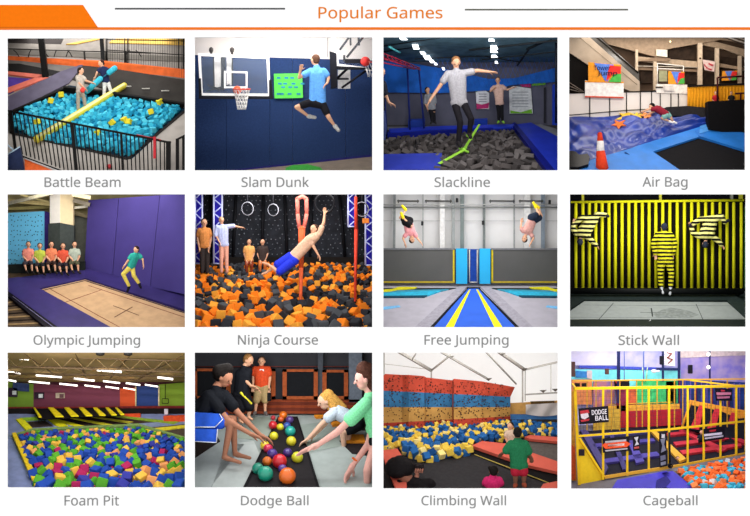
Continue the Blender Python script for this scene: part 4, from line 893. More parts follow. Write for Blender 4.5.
# ================================================================ olympic jumping
def room_olympic():
    r = Room(0, 188, WINS[1, 0], ytop=235); S = r.S(); D = 1.5
    fl = r.floor(436, .12, 240, 1.35); n = fl[1]
    r.shell(D, M('#3a3550'), M('#3b2f78'), back=M('#a89c70', .8, .2, 5), ceil=M('#d0c08c', .8, .2, 6))
    r.ground(fl, M('#5b4a38', .6, .3, 14))
    def face(nm, pts, d, t, hx, parent=None, label=None, cat=None, group=None, **k):
        b = MB(); r.face(b, pts, d, t); return mk(nm, b, M(hx, **k), parent, label, cat, group)
    def pad(nm, pts, hx, tt, lift=0, parent=None, label=None, cat=None, group=None, **k):
        b = MB(); r.slab(b, pts, (fl[0] + n * lift, n), tt); return mk(nm, b, M(hx, **k), parent, label, cat, group)
    # ceiling ducts
    for i, (a, c, w_, hx) in enumerate((((15, 50, 1.2), (160, 16, .8), 5, '#d8d0b0'), ((15, 38, 1.3), (160, 50, 1.3), 6, '#c2b078'), ((15, 66, 1.4), (160, 58, 1.4), 5, '#a89a60'), ((60, 20, .9), (150, 44, 1.2), 3, '#8d8258'), ((228, 38, 1.2), (280, 52, 1.2), 6, '#8b8272'), ((228, 62, 1.3), (280, 56, 1.3), 4, '#e8e2cc'), ((228, 76, 1.35), (280, 90, 1.35), 6, '#6d6248'), ((225, 20, 1.0), (282, 30, 1.0), 6, '#d9c8a0'))):
        b = MB(); b.tube(r.at(*a), r.at(*c), w_ * S, None, 4, True); mk('ceiling_beam', b, M(hx, .6, .1), label=['long pale beam at upper left', 'ochre beam over the cyan wall', 'olive beam just above the cyan wall', 'thin crossing beam at upper left', 'grey beam right of the white column', 'thin pale beam right of the white column', 'brown beam low beside the purple wall', 'cream beam at the top beside the column'][i], cat='beam', group='ceiling beams of the olympic hall')
    face('back_panel', [(228, 86), (285, 86), (285, 250), (228, 250)], 1.4, .02, '#55564e', label='grey panel between the column and the purple wall', cat='panel')
    # cyan climbing wall
    t = thing('climbing_wall', r.at(85, 250, 1.3), 'cyan climbing panel dotted with small dark holds', 'climbing wall')
    face('panel', [(15, 78), (138, 72), (138, 252), (15, 252)], 1.3, .05, '#6cc3ea', t, var=.06, scale=4)
    face('purple_edge', [(137, 72), (153, 76), (153, 252), (137, 252)], 1.31, .05, '#3a2a74', t)
    rn = random.Random(4); b = MB()
    for row in range(11):
        for k in range(11): x = 24 + k * 10.5 + rn.uniform(-3, 3); y = 88 + row * 15 + rn.uniform(-4, 4); b.ball(r.at(x, y, 1.297), (1.7 * S, 1.5 * S, 1.9 * S), None, 6, 4)
    mk('climbing_holds', b, M('#20304a'), t, kind='stuff')
    # column
    t = thing('column', r.at(190, 250, 1.22), 'square column, white and cream above and dark padded below', 'column')
    b = MB(); q = lambda x, y, d: r.at(x, y, d)
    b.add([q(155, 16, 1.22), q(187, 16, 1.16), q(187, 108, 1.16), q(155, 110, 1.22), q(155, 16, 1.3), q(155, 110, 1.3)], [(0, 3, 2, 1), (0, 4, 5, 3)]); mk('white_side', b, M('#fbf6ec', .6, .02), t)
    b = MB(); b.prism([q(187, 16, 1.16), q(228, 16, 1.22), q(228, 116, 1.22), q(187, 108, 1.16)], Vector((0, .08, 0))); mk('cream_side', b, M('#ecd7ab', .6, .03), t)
    b = MB(); b.prism([q(150, 112, 1.2), q(187, 108, 1.14), q(187, 252, 1.14), q(150, 252, 1.2)], Vector((0, .1, 0))); b.prism([q(187, 108, 1.14), q(230, 117, 1.2), q(230, 252, 1.2), q(187, 252, 1.14)], Vector((0, .1, 0))); mk('dark_padding', b, M('#3f4542', .7, .1), t)
    # purple wall pads (slanting towards the viewer to the right)
    A = (272, 36, 262, 1.25); B = (582, 16, 330, .62)
    dd = lambda x: 1.25 - (x - 272) / 310 * .63
    seams = [(275, 262), (370, 350), (498, 468), (582, 582)]
    for i in range(3):
        (a, a2), (c, c2) = seams[i], seams[i + 1]; c -= 1.2; c2 -= 1.2
        ya, yc = 38 - (a - 272) * .07, 38 - (c - 272) * .07; zb = lambda x: 256 + (x - 265) * .222
        b = MB(); b.prism([q(a, ya, dd(a)), q(c, yc, dd(c)), q(c2, zb(c2) + 6, dd(c2)), q(a2, zb(a2) + 6, dd(a2))], Vector((0, .05, .0))); mk('purple_wall_pad', b, M('#443a7c', .55, .06, 5), label=['leftmost', 'middle', 'right hand'][i] + ' tall purple wall pad behind the jumper', cat='wall pad', group='tall purple wall pads')
    b = MB(); b.prism([q(272, 36, 1.24), q(582, 14, .6), q(582, 22, .6), q(272, 42, 1.24)], Vector((0, .05, 0)))
    # trampoline
    t = thing('trampoline', r.on(fl, 350, 380), 'long tan trampoline bed with thin dark red lines and purple pads', 'trampoline')
    pad('jump_bed', [(265, 288), (582, 392), (582, 446), (350, 446), (118, 320)], '#c9a47c', .012, 0, t, rough=.8, var=.08, scale=12)
    def line(a, c, w_=1.1, hx='#7a3a2a'):
        b = MB(); pl = (fl[0] + n * .0125, n); A, C = r.on(pl, *a), r.on(pl, *c); sd = (C - A).normalized().cross(n) * w_ * S; b.prism([A - sd, A + sd, C + sd, C - sd], n * .001); mk('bed_line', b, M(hx, .8), t)
    line((152, 312), (392, 444)); line((275, 303), (580, 404)); line((196, 358), (318, 316)); line((352, 366), (432, 396), 1.3, '#5a3a2c'); line((356, 402), (412, 370), 1.6, '#5a3a2c')
    line((118, 322), (265, 288), 2, '#1c1430'); line((265, 288), (582, 391), 2.2, '#1c1430')
    pad('far_pad', [(15, 292), (265, 258), (265, 288), (122, 320), (90, 322)], '#3d3470', .03, 0, t, rough=.4, scale=6)
    pad('near_pad', [(15, 292), (60, 286), (122, 320), (352, 446), (186, 446), (15, 322)], '#3d3470', .036, 0, t, rough=.4, scale=6)
    pad('wall_side_pad', [(265, 258), (582, 330), (582, 388), (265, 288)], '#352c66', .03, 0, t, rough=.4, scale=6)
    b = MB(); pl = (fl[0] + n * .0, n); b.prism([r.on(pl, 15, 322), r.on(pl, 186, 446) if r.ylim(fl) > 446 else r.on(pl, 186 - (446 - r.ylim(fl)) * 1.38, r.ylim(fl)), r.on(pl, 150, r.ylim(fl)), r.on(pl, 15, 334)], n * .034); mk('frame_edge', b, M('#15111c', .5), t)
    b = MB(); pl = (fl[0] + n * .037, n); A, C = r.on(pl, 40, 338), r.on(pl, 168, 434); b.tube(A, C, 1.1 * S); mk('pale_piping', b, M('#9a93b8', .5), t)
    for i in range(9):
        y = 346 + i * 11; pad('floor_board', [(15, y), (15 + max(10, (y - 338) * 1.25), y - 4), (15 + max(10, (y - 338) * 1.25), y - 1), (15, y + 5)], '#a8895e' if i % 2 else '#241a12', .004, 0, None, '%s wooden floor board at the lower left, %s' % ('light' if i % 2 else 'dark', ['highest of all', 'second from the top', 'third from the top', 'fourth from the top', 'in the middle', 'fourth from the bottom', 'third from the bottom', 'second from the bottom', 'lowest of all'][i]), 'floor board', 'floor boards beside the trampoline')
    b = MB(); r.face(b, [(15, 238), (265, 228), (265, 262), (15, 292)], 1.18, .03); mk('dark_bench', b, M('#1f2320', .7, .2), label='long dark bench the watching children sit on', cat='bench')
    # watching children
    cs = [('#e88f7c', '#38343c', 'child in salmon seated at far left of the dark bench'), ('#b7c24a', '#2b2a30', 'child in yellow green seated second from left on the bench'), ('#e0805a', '#3a2a28', 'child in orange seated in the middle of the bench'), ('#d2543c', '#2c2830', 'child in red seated second from right on the bench'), ('#a7b0a0', '#50503c', 'child in pale green seated at right end of the bench')]
    for i, (sh, tr, lb) in enumerate(cs):
        x = 88 + i * 36; y = 176 + (i % 2) * 5
        person(r, 1.1, 20, (x, y), (.3, -1, -.1), (x, y + 13), (x - 2, y + 52), [[(x - 11, y + 19, 0), (x - 16, y + 38, -6), (x - 4, y + 50, -14)], [(x + 11, y + 19, 0), (x + 15, y + 38, -6), (x + 8, y + 52, -14)]],
               [[(x - 6, y + 54, 0), (x - 12, y + 60, -22), (x - 6, y + 82, -24), (x - 2, y + 88, -32)], [(x + 5, y + 54, 0), (x + 10, y + 60, -22), (x + 12, y + 84, -24), (x + 18, y + 90, -32)]],
               [('shirt', sh, 'T P au', .09), ('shorts', tr, 'P lk', .08), ('shoes', '#2a2422', 'F', .05)], lb, hair=(('#2a1c16', '#4d331f')[i % 2], ''), fine=.08, hands=False)
    # jumper
    person(r, .55, 22, (424, 192), (-.6, -.7, -.3), (420, 204), (407, 246), [[(410, 210, -6), (398, 226, -10), (388, 240, -12)], [(430, 208, 6), (444, 222, 4), (446, 238, 0)]],
           [[(401, 250, -4), (383, 268, -10), (402, 306, -4), (396, 322, -10)], [(412, 248, 5), (416, 272, -4), (432, 296, 2), (438, 310, -2)]],
           [('shirt', '#2fa08f', 'T au', .09), ('trousers', '#dcc85a', 'P lf', .08), ('shoes', '#171318', 'F', .07)], 'jumper in yellow trousers bouncing in front of the purple wall', hair=('#2b1a14', ''), fine=.06, fat=.9)
    r.over(9, color=(1, .96, .92)); r.light(8)
room_olympic()
# ================================================================ ninja course
def room_ninja():
    r = Room(188, 188, WINS[1, 1], ytop=215); S = r.S(); D = 1.45
    fl = r.floor(436, .2, 230, 1.3); n = fl[1]
    r.shell(D, M('#1a1a26'), M('#1a1a26'), back=M('#16171c', .8, .2, 8), ceil=M('#15151a'))
    r.ground(fl, M('#1c1714'))
    t = thing('climbing_wall', r.at(300, 240, 1.42), 'black climbing panel covered with rows of small pale holds', 'climbing wall')
    b = MB(); r.rect(b, 15, 5, 582, 242, 1.43, .012); mk('panel', b, M('#22242a', .7, .3, 12), t)
    rn = random.Random(2)
    b = MB()
    for row in range(15):
        for k in range(38):
            x = 24 + k * 15 + (row % 2) * 7 + rn.uniform(-3, 3); y = 24 + row * 15 + rn.uniform(-3, 3)
            if rn.random() < .8: b.ball(r.at(x, y, 1.425), (rn.uniform(1.2, 2.6) * S, 1.6 * S, rn.uniform(1.2, 2.6) * S), None, 6, 4)
    mk('climbing_holds', b, M('#74787f', .5, .5, 80), t, kind='stuff')
    for i, x in enumerate((70, 150, 235, 300, 385, 470)):
        b = MB(); b.tube(r.at(x, 5, 1.4), r.at(x + rn.uniform(-20, 20), 242, 1.4), 5 * S, None, 8); mk('black_strap', b, M('#101014', .6), label='broad black strap hanging against the hold panel, %s from left' % ['first', 'second', 'third', 'fourth', 'fifth', 'sixth'][i], cat='strap', group='black straps of the ninja course')
    # trusses
    for x0, x1, d, lb, y1 in ((22, 44, 1.1, 'at the left edge', 235), (80, 106, 1.15, 'second from left behind the spectator', 235), (498, 522, 1.1, 'left of the dangling red strap at right', 120), (552, 580, 1.1, 'at the right edge', 240)):
        t = thing('blue_tinted_truss', r.at((x0 + x1) / 2, y1, d), 'white lattice truss with painted blue light ' + lb, 'truss')
        for x in (x0, x1): b = MB(); b.tube(r.at(x, 5, d), r.at(x, y1, d), 2.6 * S); mk('chord', b, M('#dfe3ff', .4, .02), t)  # blue light on the truss is put into its colours
        b = MB(); k = 0; y = 12
        while y < y1 - 8: b.tube(r.at(x0 if k % 2 else x1, y, d), r.at(x1 if k % 2 else x0, min(y1, y + 22), d), 1.9 * S); y += 22; k += 1
        b.tube(r.at(x0, y1, d), r.at(x1, y1, d), 2.2 * S)
        mk('lacing', b, M('#c9cfff', .4, .02), t)
        b = MB(); r.rect(b, x0 - 3, 5, x1 + 3, y1, d + .06, .01); mk('painted_blue_glow', b, M('#2b24b0', .5, .2, 6), t)  # blue sheet added to stand in for the glow behind the truss
    # rings and straps
    for x, y, rr, d, w_, lb in ((185, 64, 20, .9, 3, 'small black gymnastic ring at upper left'), (265, 68, 18, .95, 3, 'small black gymnastic ring right of the first'), (425, 48, 30, .8, 3.6, 'large black ring gripped by a raised hand'), (541, 66, 22, .9, 3, 'black ring with pale rim near right truss')):
        t = thing('hanging_ring', r.at(x, y + rr, d), lb, 'ring')
        b = MB(); b.ring(r.at(x, y, d), rr * S, w_ * S, Vector((.45 if x != 425 else .1, 1, .1)), 28, 8); rg = mk('ring', b, M('#17171a', .35), t)
        b = MB(); b.ring(r.at(x, y, d - .006), (rr + .5) * S, (1.5 if x != 425 else .5) * S, Vector((.45 if x != 425 else .1, 1, .1)), 28, 6); mk('pale_rim', b, M('#b5b5bf' if x != 425 else '#333338', .4), rg)
        b = MB(); b.tube(r.at(x, y - rr, d), r.at(x, 2, d), 1.5 * S); mk('rope', b, M('#3a3a40'), t)
    t = thing('climbing_strap', r.at(352, 340, .75), 'pink orange webbing strap with a long loop at centre', 'strap')
    d = .75; b = MB(); q = [r.at(x, y, d) for x, y in ((340, 34), (341, 80), (346, 122), (352, 132), (362, 120), (369, 80), (368, 34), (356, 26), (340, 34))]
    for a, c in zip(q, q[1:]): b.tube(a, c, 6 * S, None, 8)
    for a in q: b.ball(a, (6 * S,) * 3, None, 8, 6)
    mk('loop', b, M('#e57a6a', .6), t)
    b = MB(); b.cap(r.at(354, 128, d), r.at(352, 250, d), 11 * S, 7 * S); b.cap(r.at(352, 250, d), r.at(350, 345, .5), 7 * S, 5 * S); mk('tail', b, M('#dc5f35', .6), t)
    b = MB(); b.cap(r.at(522, 30, .8), r.at(523, 130, .8), 5 * S, 6 * S); b.cap(r.at(523, 130, .8), r.at(520, 350, .5), 6 * S, 4 * S); mk('climbing_strap', b, M('#d0402c', .6), label='long red webbing strap hanging at the right', cat='strap')
    b = MB(); b.bbox(r.at(553, 102, .85), (11 * S, 8 * S, 8 * S), .2); mk('orange_block', b, M('#f08a3c', .7), label='small orange block hanging by the right truss', cat='block')
    # people
    person(r, 1.0, 26, (50, 108), (.3, -1, 0), (50, 124), (52, 176), [[(36, 132, 0), (30, 158, 0), (34, 184, -6)], [(64, 132, 0), (72, 158, 0), (66, 184, -6)]], [[(45, 180, 0), (44, 232, 0), (44, 262, 0)], [(60, 180, 0), (60, 232, 0), (60, 262, 0)]],
           [('shirt', '#d88a4a', 'T P au', .09), ('trousers', '#3a3230', 'P lf', .06)], 'spectator in an orange shirt at the far left of the ninja hall', hair=('#1a1512', ''), fine=.07)
    person(r, .95, 22, (104, 100), (.5, -1, 0), (106, 116), (110, 172), [[(92, 122, 0), (86, 146, -4), (96, 166, -8)], [(122, 120, 0), (142, 118, -4), (164, 122, -8)]], [[(104, 176, 0), (104, 228, 0), (104, 262, 0)], [(118, 176, 0), (120, 228, 0), (121, 262, 0)]],
           [('shirt', '#b8bfe6', 'T P ae', .09), ('trousers', '#e0a08a', 'P lf', .06)], 'spectator in pale blue with one arm stretched to the right', hair=('#8a7a68', ''), fine=.07)
    for i, (x, sh, lb) in enumerate(((190, '#e0a05c', 'spectator in amber crouching left of the falling climber'), (232, '#3a2f2c', 'spectator in dark clothes beside the amber one'))):
        person(r, 1.08, 19, (x, 168), (.2, -1, 0), (x, 180), (x, 222), [[(x - 11, 186, 0), (x - 15, 206, 0), (x - 8, 224, -6)], [(x + 11, 186, 0), (x + 15, 206, 0), (x + 8, 224, -6)]], [[(x - 6, 224, 0), (x - 8, 240, -8), (x - 8, 262, 0)], [(x + 6, 224, 0), (x + 8, 240, -8), (x + 8, 262, 0)]],
               [('shirt', sh, 'T P au', .09), ('trousers', '#8a3a24' if i == 0 else '#c8713a', 'P lf', .06)], lb, hair=('#3a241a', ''), fine=.08)
    person(r, .62, 30, (392, 128), (-.6, -.7, .1), (390, 146), (330, 216), [[(408, 142, 0), (422, 108, 0), (425, 80, 6), {'dir': (0, .1, 1), 'curl': .8}], [(376, 158, -6), (392, 184, -12), (404, 206, -14)]],
           [[(330, 226, -6), (282, 262, -16), (250, 238, -4), (232, 232, -4)], [(318, 214, 6), (276, 240, -6), (246, 262, 4), (230, 268, 4)]],
           [('shirt', '#d3a88c', 'T au', .08), ('shorts', '#2534c8', 'P lk', .16)], 'climber in bright blue shorts swinging from the large ring', hair=('#4a2f20', ''), fine=.055)
    o = [('#f58422', 6, 'orange foam cube'), ('#f6a53a', 3, 'amber foam cube'), ('#4a4c50', 4.6, 'grey foam cube'), ('#2b2c31', 3.4, 'black foam cube')]
    foam(r, fl, [(18, 240), (578, 240), (580, 446), (16, 446)], 25, o, 21, 'in the ninja course pit', 'foam cubes in the ninja course pit', sizef=lambda y: .5 + .75 * (y - 240) / 195, gap=.86, maxn=300, rise=.3)
    r.over(14); r.light(9)
room_ninja()
# ================================================================ free jumping
def room_free():
    r = Room(376, 188, WINS[1, 2], ytop=292); S = r.S(); D = 1.35
    fl = r.floor(436, .12, 296, 1.3); n = fl[1]
    r.shell(D, M('#9a9a9a'), M('#9a9a9a'), back=M('#d6d4d2', .8, .04, 5), ceil=M('#d8d6d4'))
    r.ground(fl, M('#b5b0b9', .6, .05, 10))
    def face(nm, pts, d, t, hx, parent=None, label=None, cat=None, group=None, **k):
        b = MB(); r.face(b, pts, d, t); return mk(nm, b, M(hx, **k), parent, label, cat, group)
    def pad(nm, pts, hx, tt, lift=0, parent=None, label=None, cat=None, group=None, **k):
        b = MB(); r.slab(b, pts, (fl[0] + n * lift, n), tt); return mk(nm, b, M(hx, **k), parent, label, cat, group)
    def tb(nm, a, c, w_, hx, parent=None, label=None, cat=None, group=None, sq=False):
        b = MB(); b.tube(r.at(*a), r.at(*c), w_ * S, None, 4 if sq else 8, sq); return mk(nm, b, M(hx, .5), parent, label, cat, group)
    # steel frame on the white wall
    for i, (x, w_, hx) in enumerate(((58, 4, '#7f8280'), (240, 5, '#8b8e8c'), (268, 6, '#6f7876'), (146, 2, '#9a9c9a'), (336, 4, '#6b706e'), (430, 2.5, '#8f9190'), (519, 6, '#76808a'), (206, 8, '#d0cecb'), (470, 10, '#cfcdca'))):
        tb('wall_column', (x, 5, 1.28), (x - 2 if i == 0 else x, 205, 1.28), w_, hx, label=['slim grey steel column at far left', 'grey steel column left of the centre pair', 'thick steel column at centre left', 'thin pale steel column above the left jumper shorts', 'dark steel column right of centre', 'thin steel column left of the right jumper', 'thick blue grey column behind the right jumper', 'broad pale wall rib on the left', 'broad pale wall rib on the right'][i], cat='column', group='steel columns of the free jumping hall', sq=True)
    tb('wall_girt', (15, 60, 1.24), (580, 60, 1.24), 2.6, '#7b7d7a', label='long grey steel girt across the white wall', cat='girt')
    tb('wall_girt', (15, 51, 1.25), (580, 51, 1.25), 1.4, '#b8b8b4', label='thin pale girt just above the long grey one', cat='girt')
    tb('wall_girt', (15, 102, 1.3), (580, 102, 1.3), .8, '#a3a19f', label='hair thin lower girt across the white wall', cat='girt')
    for i, (a, c) in enumerate(((66, 134), (152, 236), (352, 432), (444, 520))):
        t = thing('heater_tube', r.at((a + c) / 2, 44, 1.2), ['short dark heater tube at far left', 'longer dark heater tube at left of centre', 'long dark heater tube right of centre', 'dark heater tube by the right jumper'][i], 'heater tube', 'dark heater tubes under the roof')
        tb('tube', (a, 40, 1.2), (c, 41, 1.2), 2.6, '#4a4a46', t)
        for x in (a + 4, c - 4): tb('bracket', (x, 36, 1.2), (x, 47, 1.2), 1.4, '#3a3a38', t)
    for x, y, lb in ((252, 38, 'small black speaker by the centre columns'), (540, 44, 'small black camera at the upper right'), (144, 110, 'small black bracket low on the wall left'), (333, 108, 'small black bracket low on the wall right')):
        b = MB(); b.bbox(r.at(x, y, 1.2), (4 * S, 4 * S, 7 * S), .3); mk('wall_device', b, M('#252525'), label=lb, cat='wall fitting')
    # trampoline walls
    for q, inn, lb in (([(10, 190), (246, 190), (246, 298), (10, 298)], (10, 240), 'large dark grey trampoline wall with yellow border at left'), ([(358, 190), (582, 190), (582, 298), (358, 298)], (364, 582), 'large dark grey trampoline wall with yellow border at right')):
        t = thing('trampoline_wall', r.at((q[0][0] + q[1][0]) / 2, 298, 1.2), lb, 'trampoline wall')
        face('mesh_bed', q, 1.2, .02, '#5a5957', t, var=.06, scale=3)
        x = 242 if q[0][0] < 100 else 362
        face('yellow_border', [(x - 3, 190), (x + 2.5, 190), (x + 2.5, 295), (x - 3, 295)], 1.195, .01, '#d8c02e', t)
        face('yellow_border', [(q[0][0], 290), (q[1][0], 290), (q[1][0], 295), (q[0][0], 295)], 1.194, .01, '#b8a02e', t)
        face('top_rim', [(q[0][0], 187), (q[1][0], 187), (q[1][0], 192), (q[0][0], 192)], 1.19, .03, '#77777a', t)
    t = thing('centre_pillar', r.at(302, 300, 1.15), 'bright cyan padded pillar with a narrow dark blue panel', 'pillar')
    for a, c in ((249, 284), (322, 356)): face('cyan_pad', [(a, 188), (c, 188), (c, 298), (a, 298)], 1.17, .04, '#2fabe0', t, var=.04, scale=4)
    face('blue_panel', [(288, 190), (318, 190), (318, 296), (288, 296)], 1.185, .03, '#193f94', t)
    for x in (291, 315): tb('cream_border', (x, 192, 1.18), (x, 293, 1.18), 1.5, '#d8d2b8', t)
    tb('cream_border', (291, 293, 1.18), (315, 293, 1.18), 1.5, '#d8d2b8', t)
    for x in (286, 320, 247, 357): tb('dark_seam', (x, 190, 1.165), (x, 298, 1.165), 1.2, '#1c2838', t)
    # floor
    t = thing('runway', r.on(fl, 305, 400), 'royal blue tumbling runway with two yellow stripes', 'runway')
    pad('blue_bed', [(287, 312), (319, 312), (452, 446), (162, 446)], '#3767d8', .012, 0, t, rough=.7, var=.05, scale=5)
    for q in ([(290, 316), (294, 316), (236, 446), (208, 446)], [(312, 316), (317, 316), (402, 446), (374, 446)]): pad('yellow_stripe', q, '#f2ea1e', .001, .0125, t, rough=.6)
    for q in ([(284, 312), (288, 312), (168, 446), (156, 446)], [(318, 312), (322, 312), (458, 446), (446, 446)]): pad('black_edge', q, '#12121c', .003, .012, t)
    pad('black_edge', [(282, 309), (324, 309), (324, 313), (282, 313)], '#12121c', .003, .012, t)
    pad('side_strip', [(262, 306), (284, 309), (160, 446), (110, 446)], '#a5a0aa', .012, 0, None, 'grey padded strip along the left of the blue runway', 'strip'); pad('side_strip', [(324, 309), (350, 306), (500, 446), (455, 446)], '#a5a0aa', .012, 0, None, 'grey padded strip along the right of the blue runway', 'strip')
    for sd, sx in (('left', lambda x: x), ('right', lambda x: 604 - x)):
        t = thing('side_trampoline', r.on(fl, sx(80), 330), 'teal and cyan edged side trampoline on the %s of the runway' % sd, 'trampoline')
        F_ = lambda q: [(sx(x), y) for x, y in (q if sd == 'left' else q[::-1])]
        pad('dark_bed', F_([(5, 313), (250, 312), (226, 318), (5, 322)]), '#2d3438', .006, 0, t)
        pad('teal_pad', F_([(5, 322), (228, 317), (205, 323), (5, 330)]), '#3f96b0', .010, 0, t)
        pad('cyan_pad', F_([(5, 330), (205, 322), (160, 338), (5, 340)]), '#35b2d4', .012, 0, t)
        pad('dark_edge', F_([(5, 339), (162, 337), (150, 342), (5, 343)]), '#1f4a5c', .013, 0, t)
        pad('yellow_pad', F_([(5, 321), (50, 318), (70, 311), (128, 312), (120, 316), (66, 321), (40, 326), (5, 327)]), '#e6dc28', .015, 0, t)
        pad('pale_blue_patch', F_([(5, 372), (72, 366), (76, 371), (5, 382)]), '#7cc0ee', .004, 0, t)
    # jumpers, both upside down in the air
    person(r, .6, 22, (112, 160), (.5, -.8, .1), (108, 146), (100, 106), [[(118, 140, 2), (128, 156, 0), (138, 168, -6)], [(96, 142, -4), (84, 156, -8), (90, 172, -10)]],
           [[(104, 100, 2), (122, 96, -10), (98, 90, -4), (86, 64, 0)][0:0] or [(104, 102, 2), (76, 92, -4), (92, 68, 0), (82, 56, -4)], [(92, 106, -3), (110, 118, -14), (84, 92, -12), (78, 78, -14)]],
           [('shirt', '#d98f92', 'T au', .09), ('shorts', '#141216', 'P lh', .24), ('socks', '#ecd21e', 'F', .09)], 'jumper in black shorts and yellow socks flipping upside down at left', hair=('#2a1c16', ''), up=(0, 0, -1), fine=.06)
    person(r, .6, 22, (462, 158), (-.5, -.8, .1), (468, 142), (488, 98), [[(458, 134, -4), (450, 122, -8), (452, 108, -8)], [(480, 140, 4), (490, 156, 0), (482, 170, -6)]],
           [[(484, 92, -3), (506, 82, -8), (498, 60, 0), (490, 46, -4)], [(494, 98, 4), (514, 88, 2), (506, 62, 4), (496, 52, 4)]],
           [('shirt', '#c9958c', 'T au', .09), ('shorts', '#1b2434', 'P lh', .24), ('socks', '#ecd21e', 'F', .09)], 'jumper in navy shorts and yellow socks flipping upside down at right', hair=('#2a1c16', ''), up=(0, 0, -1), fine=.06)
    r.over(9); r.light(8)
room_free()
# ================================================================ stick wall
def room_stick():
    r = Room(560, 188, WINS[1, 3], ytop=325); S = r.S(); D = 1.15
    fl = r.floor(436, .12, 322, 1.05); n = fl[1]
    r.shell(D, M('#14161a'), M('#2a4a34'), back=M('#0c0d12', .8, .3, 9), ceil=M('#0c0d12'))
    r.ground(fl, M('#26302f', .6, .12, 8))
    def face(nm, pts, d, t, hx, parent=None, label=None, cat=None, group=None, **k):
        b = MB(); r.face(b, pts, d, t); return mk(nm, b, M(hx, **k), parent, label, cat, group)
    def pad(nm, pts, hx, tt, lift=0, parent=None, label=None, cat=None, group=None, **k):
        b = MB(); r.slab(b, pts, (fl[0] + n * lift, n), tt); return mk(nm, b, M(hx, **k), parent, label, cat, group)
    t = thing('stick_wall', r.at(300, 330, .95), 'inflatable wall of upright yellow and black tubes', 'inflatable wall')
    xs = [49, 71, 91, 111, 131, 152, 172, 193, 214, 235, 256, 277, 298, 319.5, 341.5, 364.5, 387, 409.5, 430.5, 453, 474.5, 498, 519.5, 540.5, 564]
    b = MB(); b.prism([r.at(30, 44, .97), r.at(572, 40, .97), r.at(572, 318, .97), r.at(30, 318, .97)], Vector((0, .08, 0))); mk('backing', b, M('#060403', .9), t)
    yl = M('#e8e21e', .55, .05, 10)
    for i, x in enumerate(xs):
        b = MB(); b.cap(r.at(x, 48, .965), r.at(x, 308, .965), 5.1 * S, 5.1 * S, 10); mk('yellow_tube', b, yl, t)
        if i < len(xs) - 1:
            m = (x + xs[i + 1]) / 2; b = MB(); b.cap(r.at(m, 50, .972), r.at(m, 308, .972), 5 * S, 5 * S, 10); mk('black_tube', b, M('#0b0806', .8), t)
    b = MB(); b.cap(r.at(36, 44, .95), r.at(568, 38, .95), 4 * S, 4 * S); mk('top_tube', b, yl, t)
    for x in (71, 312, 534, 562): b = MB(); b.tube(r.at(x, 5, 1.0), r.at(x, 42, 1.0), (4 if x != 562 else 6) * S, None, 4, True); mk('top_tether', b, M('#c9c43a' if x != 534 else '#9a9a8a', .5), t)
    b = MB(); r.face(b, [(566, 60), (584, 60), (584, 312), (566, 312)], 1.0, .02); mk('green_side_panel', b, M('#5fae5a', .6), label='green panel strip beside the right end of the striped wall', cat='panel')
    b = MB(); b.cap(r.at(24, 320, .86), r.at(562, 322, .86), 10 * S, 10 * S); mk('black_bolster', b, M('#101212', .5), label='long black padded roll at the foot of the striped wall', cat='bolster')
    # trampoline
    t = thing('trampoline', r.on(fl, 300, 390), 'pale grey woven trampoline bed set in dark green black pads', 'trampoline')
    pad('near_pad', [(10, 414), (590, 414), (590, 446), (10, 446)], '#232b29', .02, 0, t, rough=.5)
    pad('far_pad', [(24, 334), (560, 334), (524, 354), (74, 353)], '#2b3533', .02, 0, t, rough=.5)
    pad('side_pad', [(540, 336), (590, 372), (590, 414), (575, 408), (520, 356)], '#303a38', .024, 0, t, rough=.5)
    pad('side_pad', [(10, 340), (60, 338), (74, 353), (10, 396)], '#272f2e', .02, 0, t, rough=.5)
    pad('woven_bed', [(76, 355), (520, 358), (582, 413), (300, 416), (22, 410), (22, 392)], '#a3a8a4', .01, 0, t, rough=.8, var=.05, scale=20)
    def line(a, c, w_=1.0, hx='#4b4f4c'):
        b = MB(); pl = (fl[0] + n * .0105, n); A, C = r.on(pl, *a), r.on(pl, *c); sd = (C - A).normalized().cross(n) * w_ * S; b.prism([A - sd, A + sd, C + sd, C - sd], n * .001); mk('bed_line', b, M(hx, .8), t)
    line((166, 358), (121, 409)); line((423, 361), (446, 412)); line((60, 364), (530, 366), .6, '#7c807c'); line((30, 402), (570, 405), .6, '#7c807c'); line((284, 374), (288, 400), 2, '#3c403e'); line((250, 387), (330, 388), 1, '#5c605c')
    b = MB(); pl = (fl[0] + n * .0102, n); b.prism([r.on(pl, *p) for p in ((290, 392), (320, 378), (345, 372), (370, 376), (400, 382), (432, 394), (410, 402), (340, 403), (300, 402))], n * .001); mk('dark_patch', b, M('#8d928e', .8, .18, 30), t)  # irregular, slightly darker patch on the bed
    pad('white_edge', [(22, 408), (300, 414), (582, 410), (582, 414), (300, 418), (22, 413)], '#c9cdc8', .003, .012, t)
    b = MB(); b.path([r.at(276, 428, .2), r.at(277, 416, .24), r.at(282, 410, .26)], 1.4 * S); mk('rope_end', b, M('#e8e8e4'), label='small white cord end lying on the near edge of the bed', cat='rope')
    # people in bee suits
    suit = ('#141210', .7, .1, 8, '#e6dc2a', 0, 0, 0, 'wave')
    suit2 = ('#171412', .7, .1, 7, '#f0e88a', 0, 0, 0, 'wave')
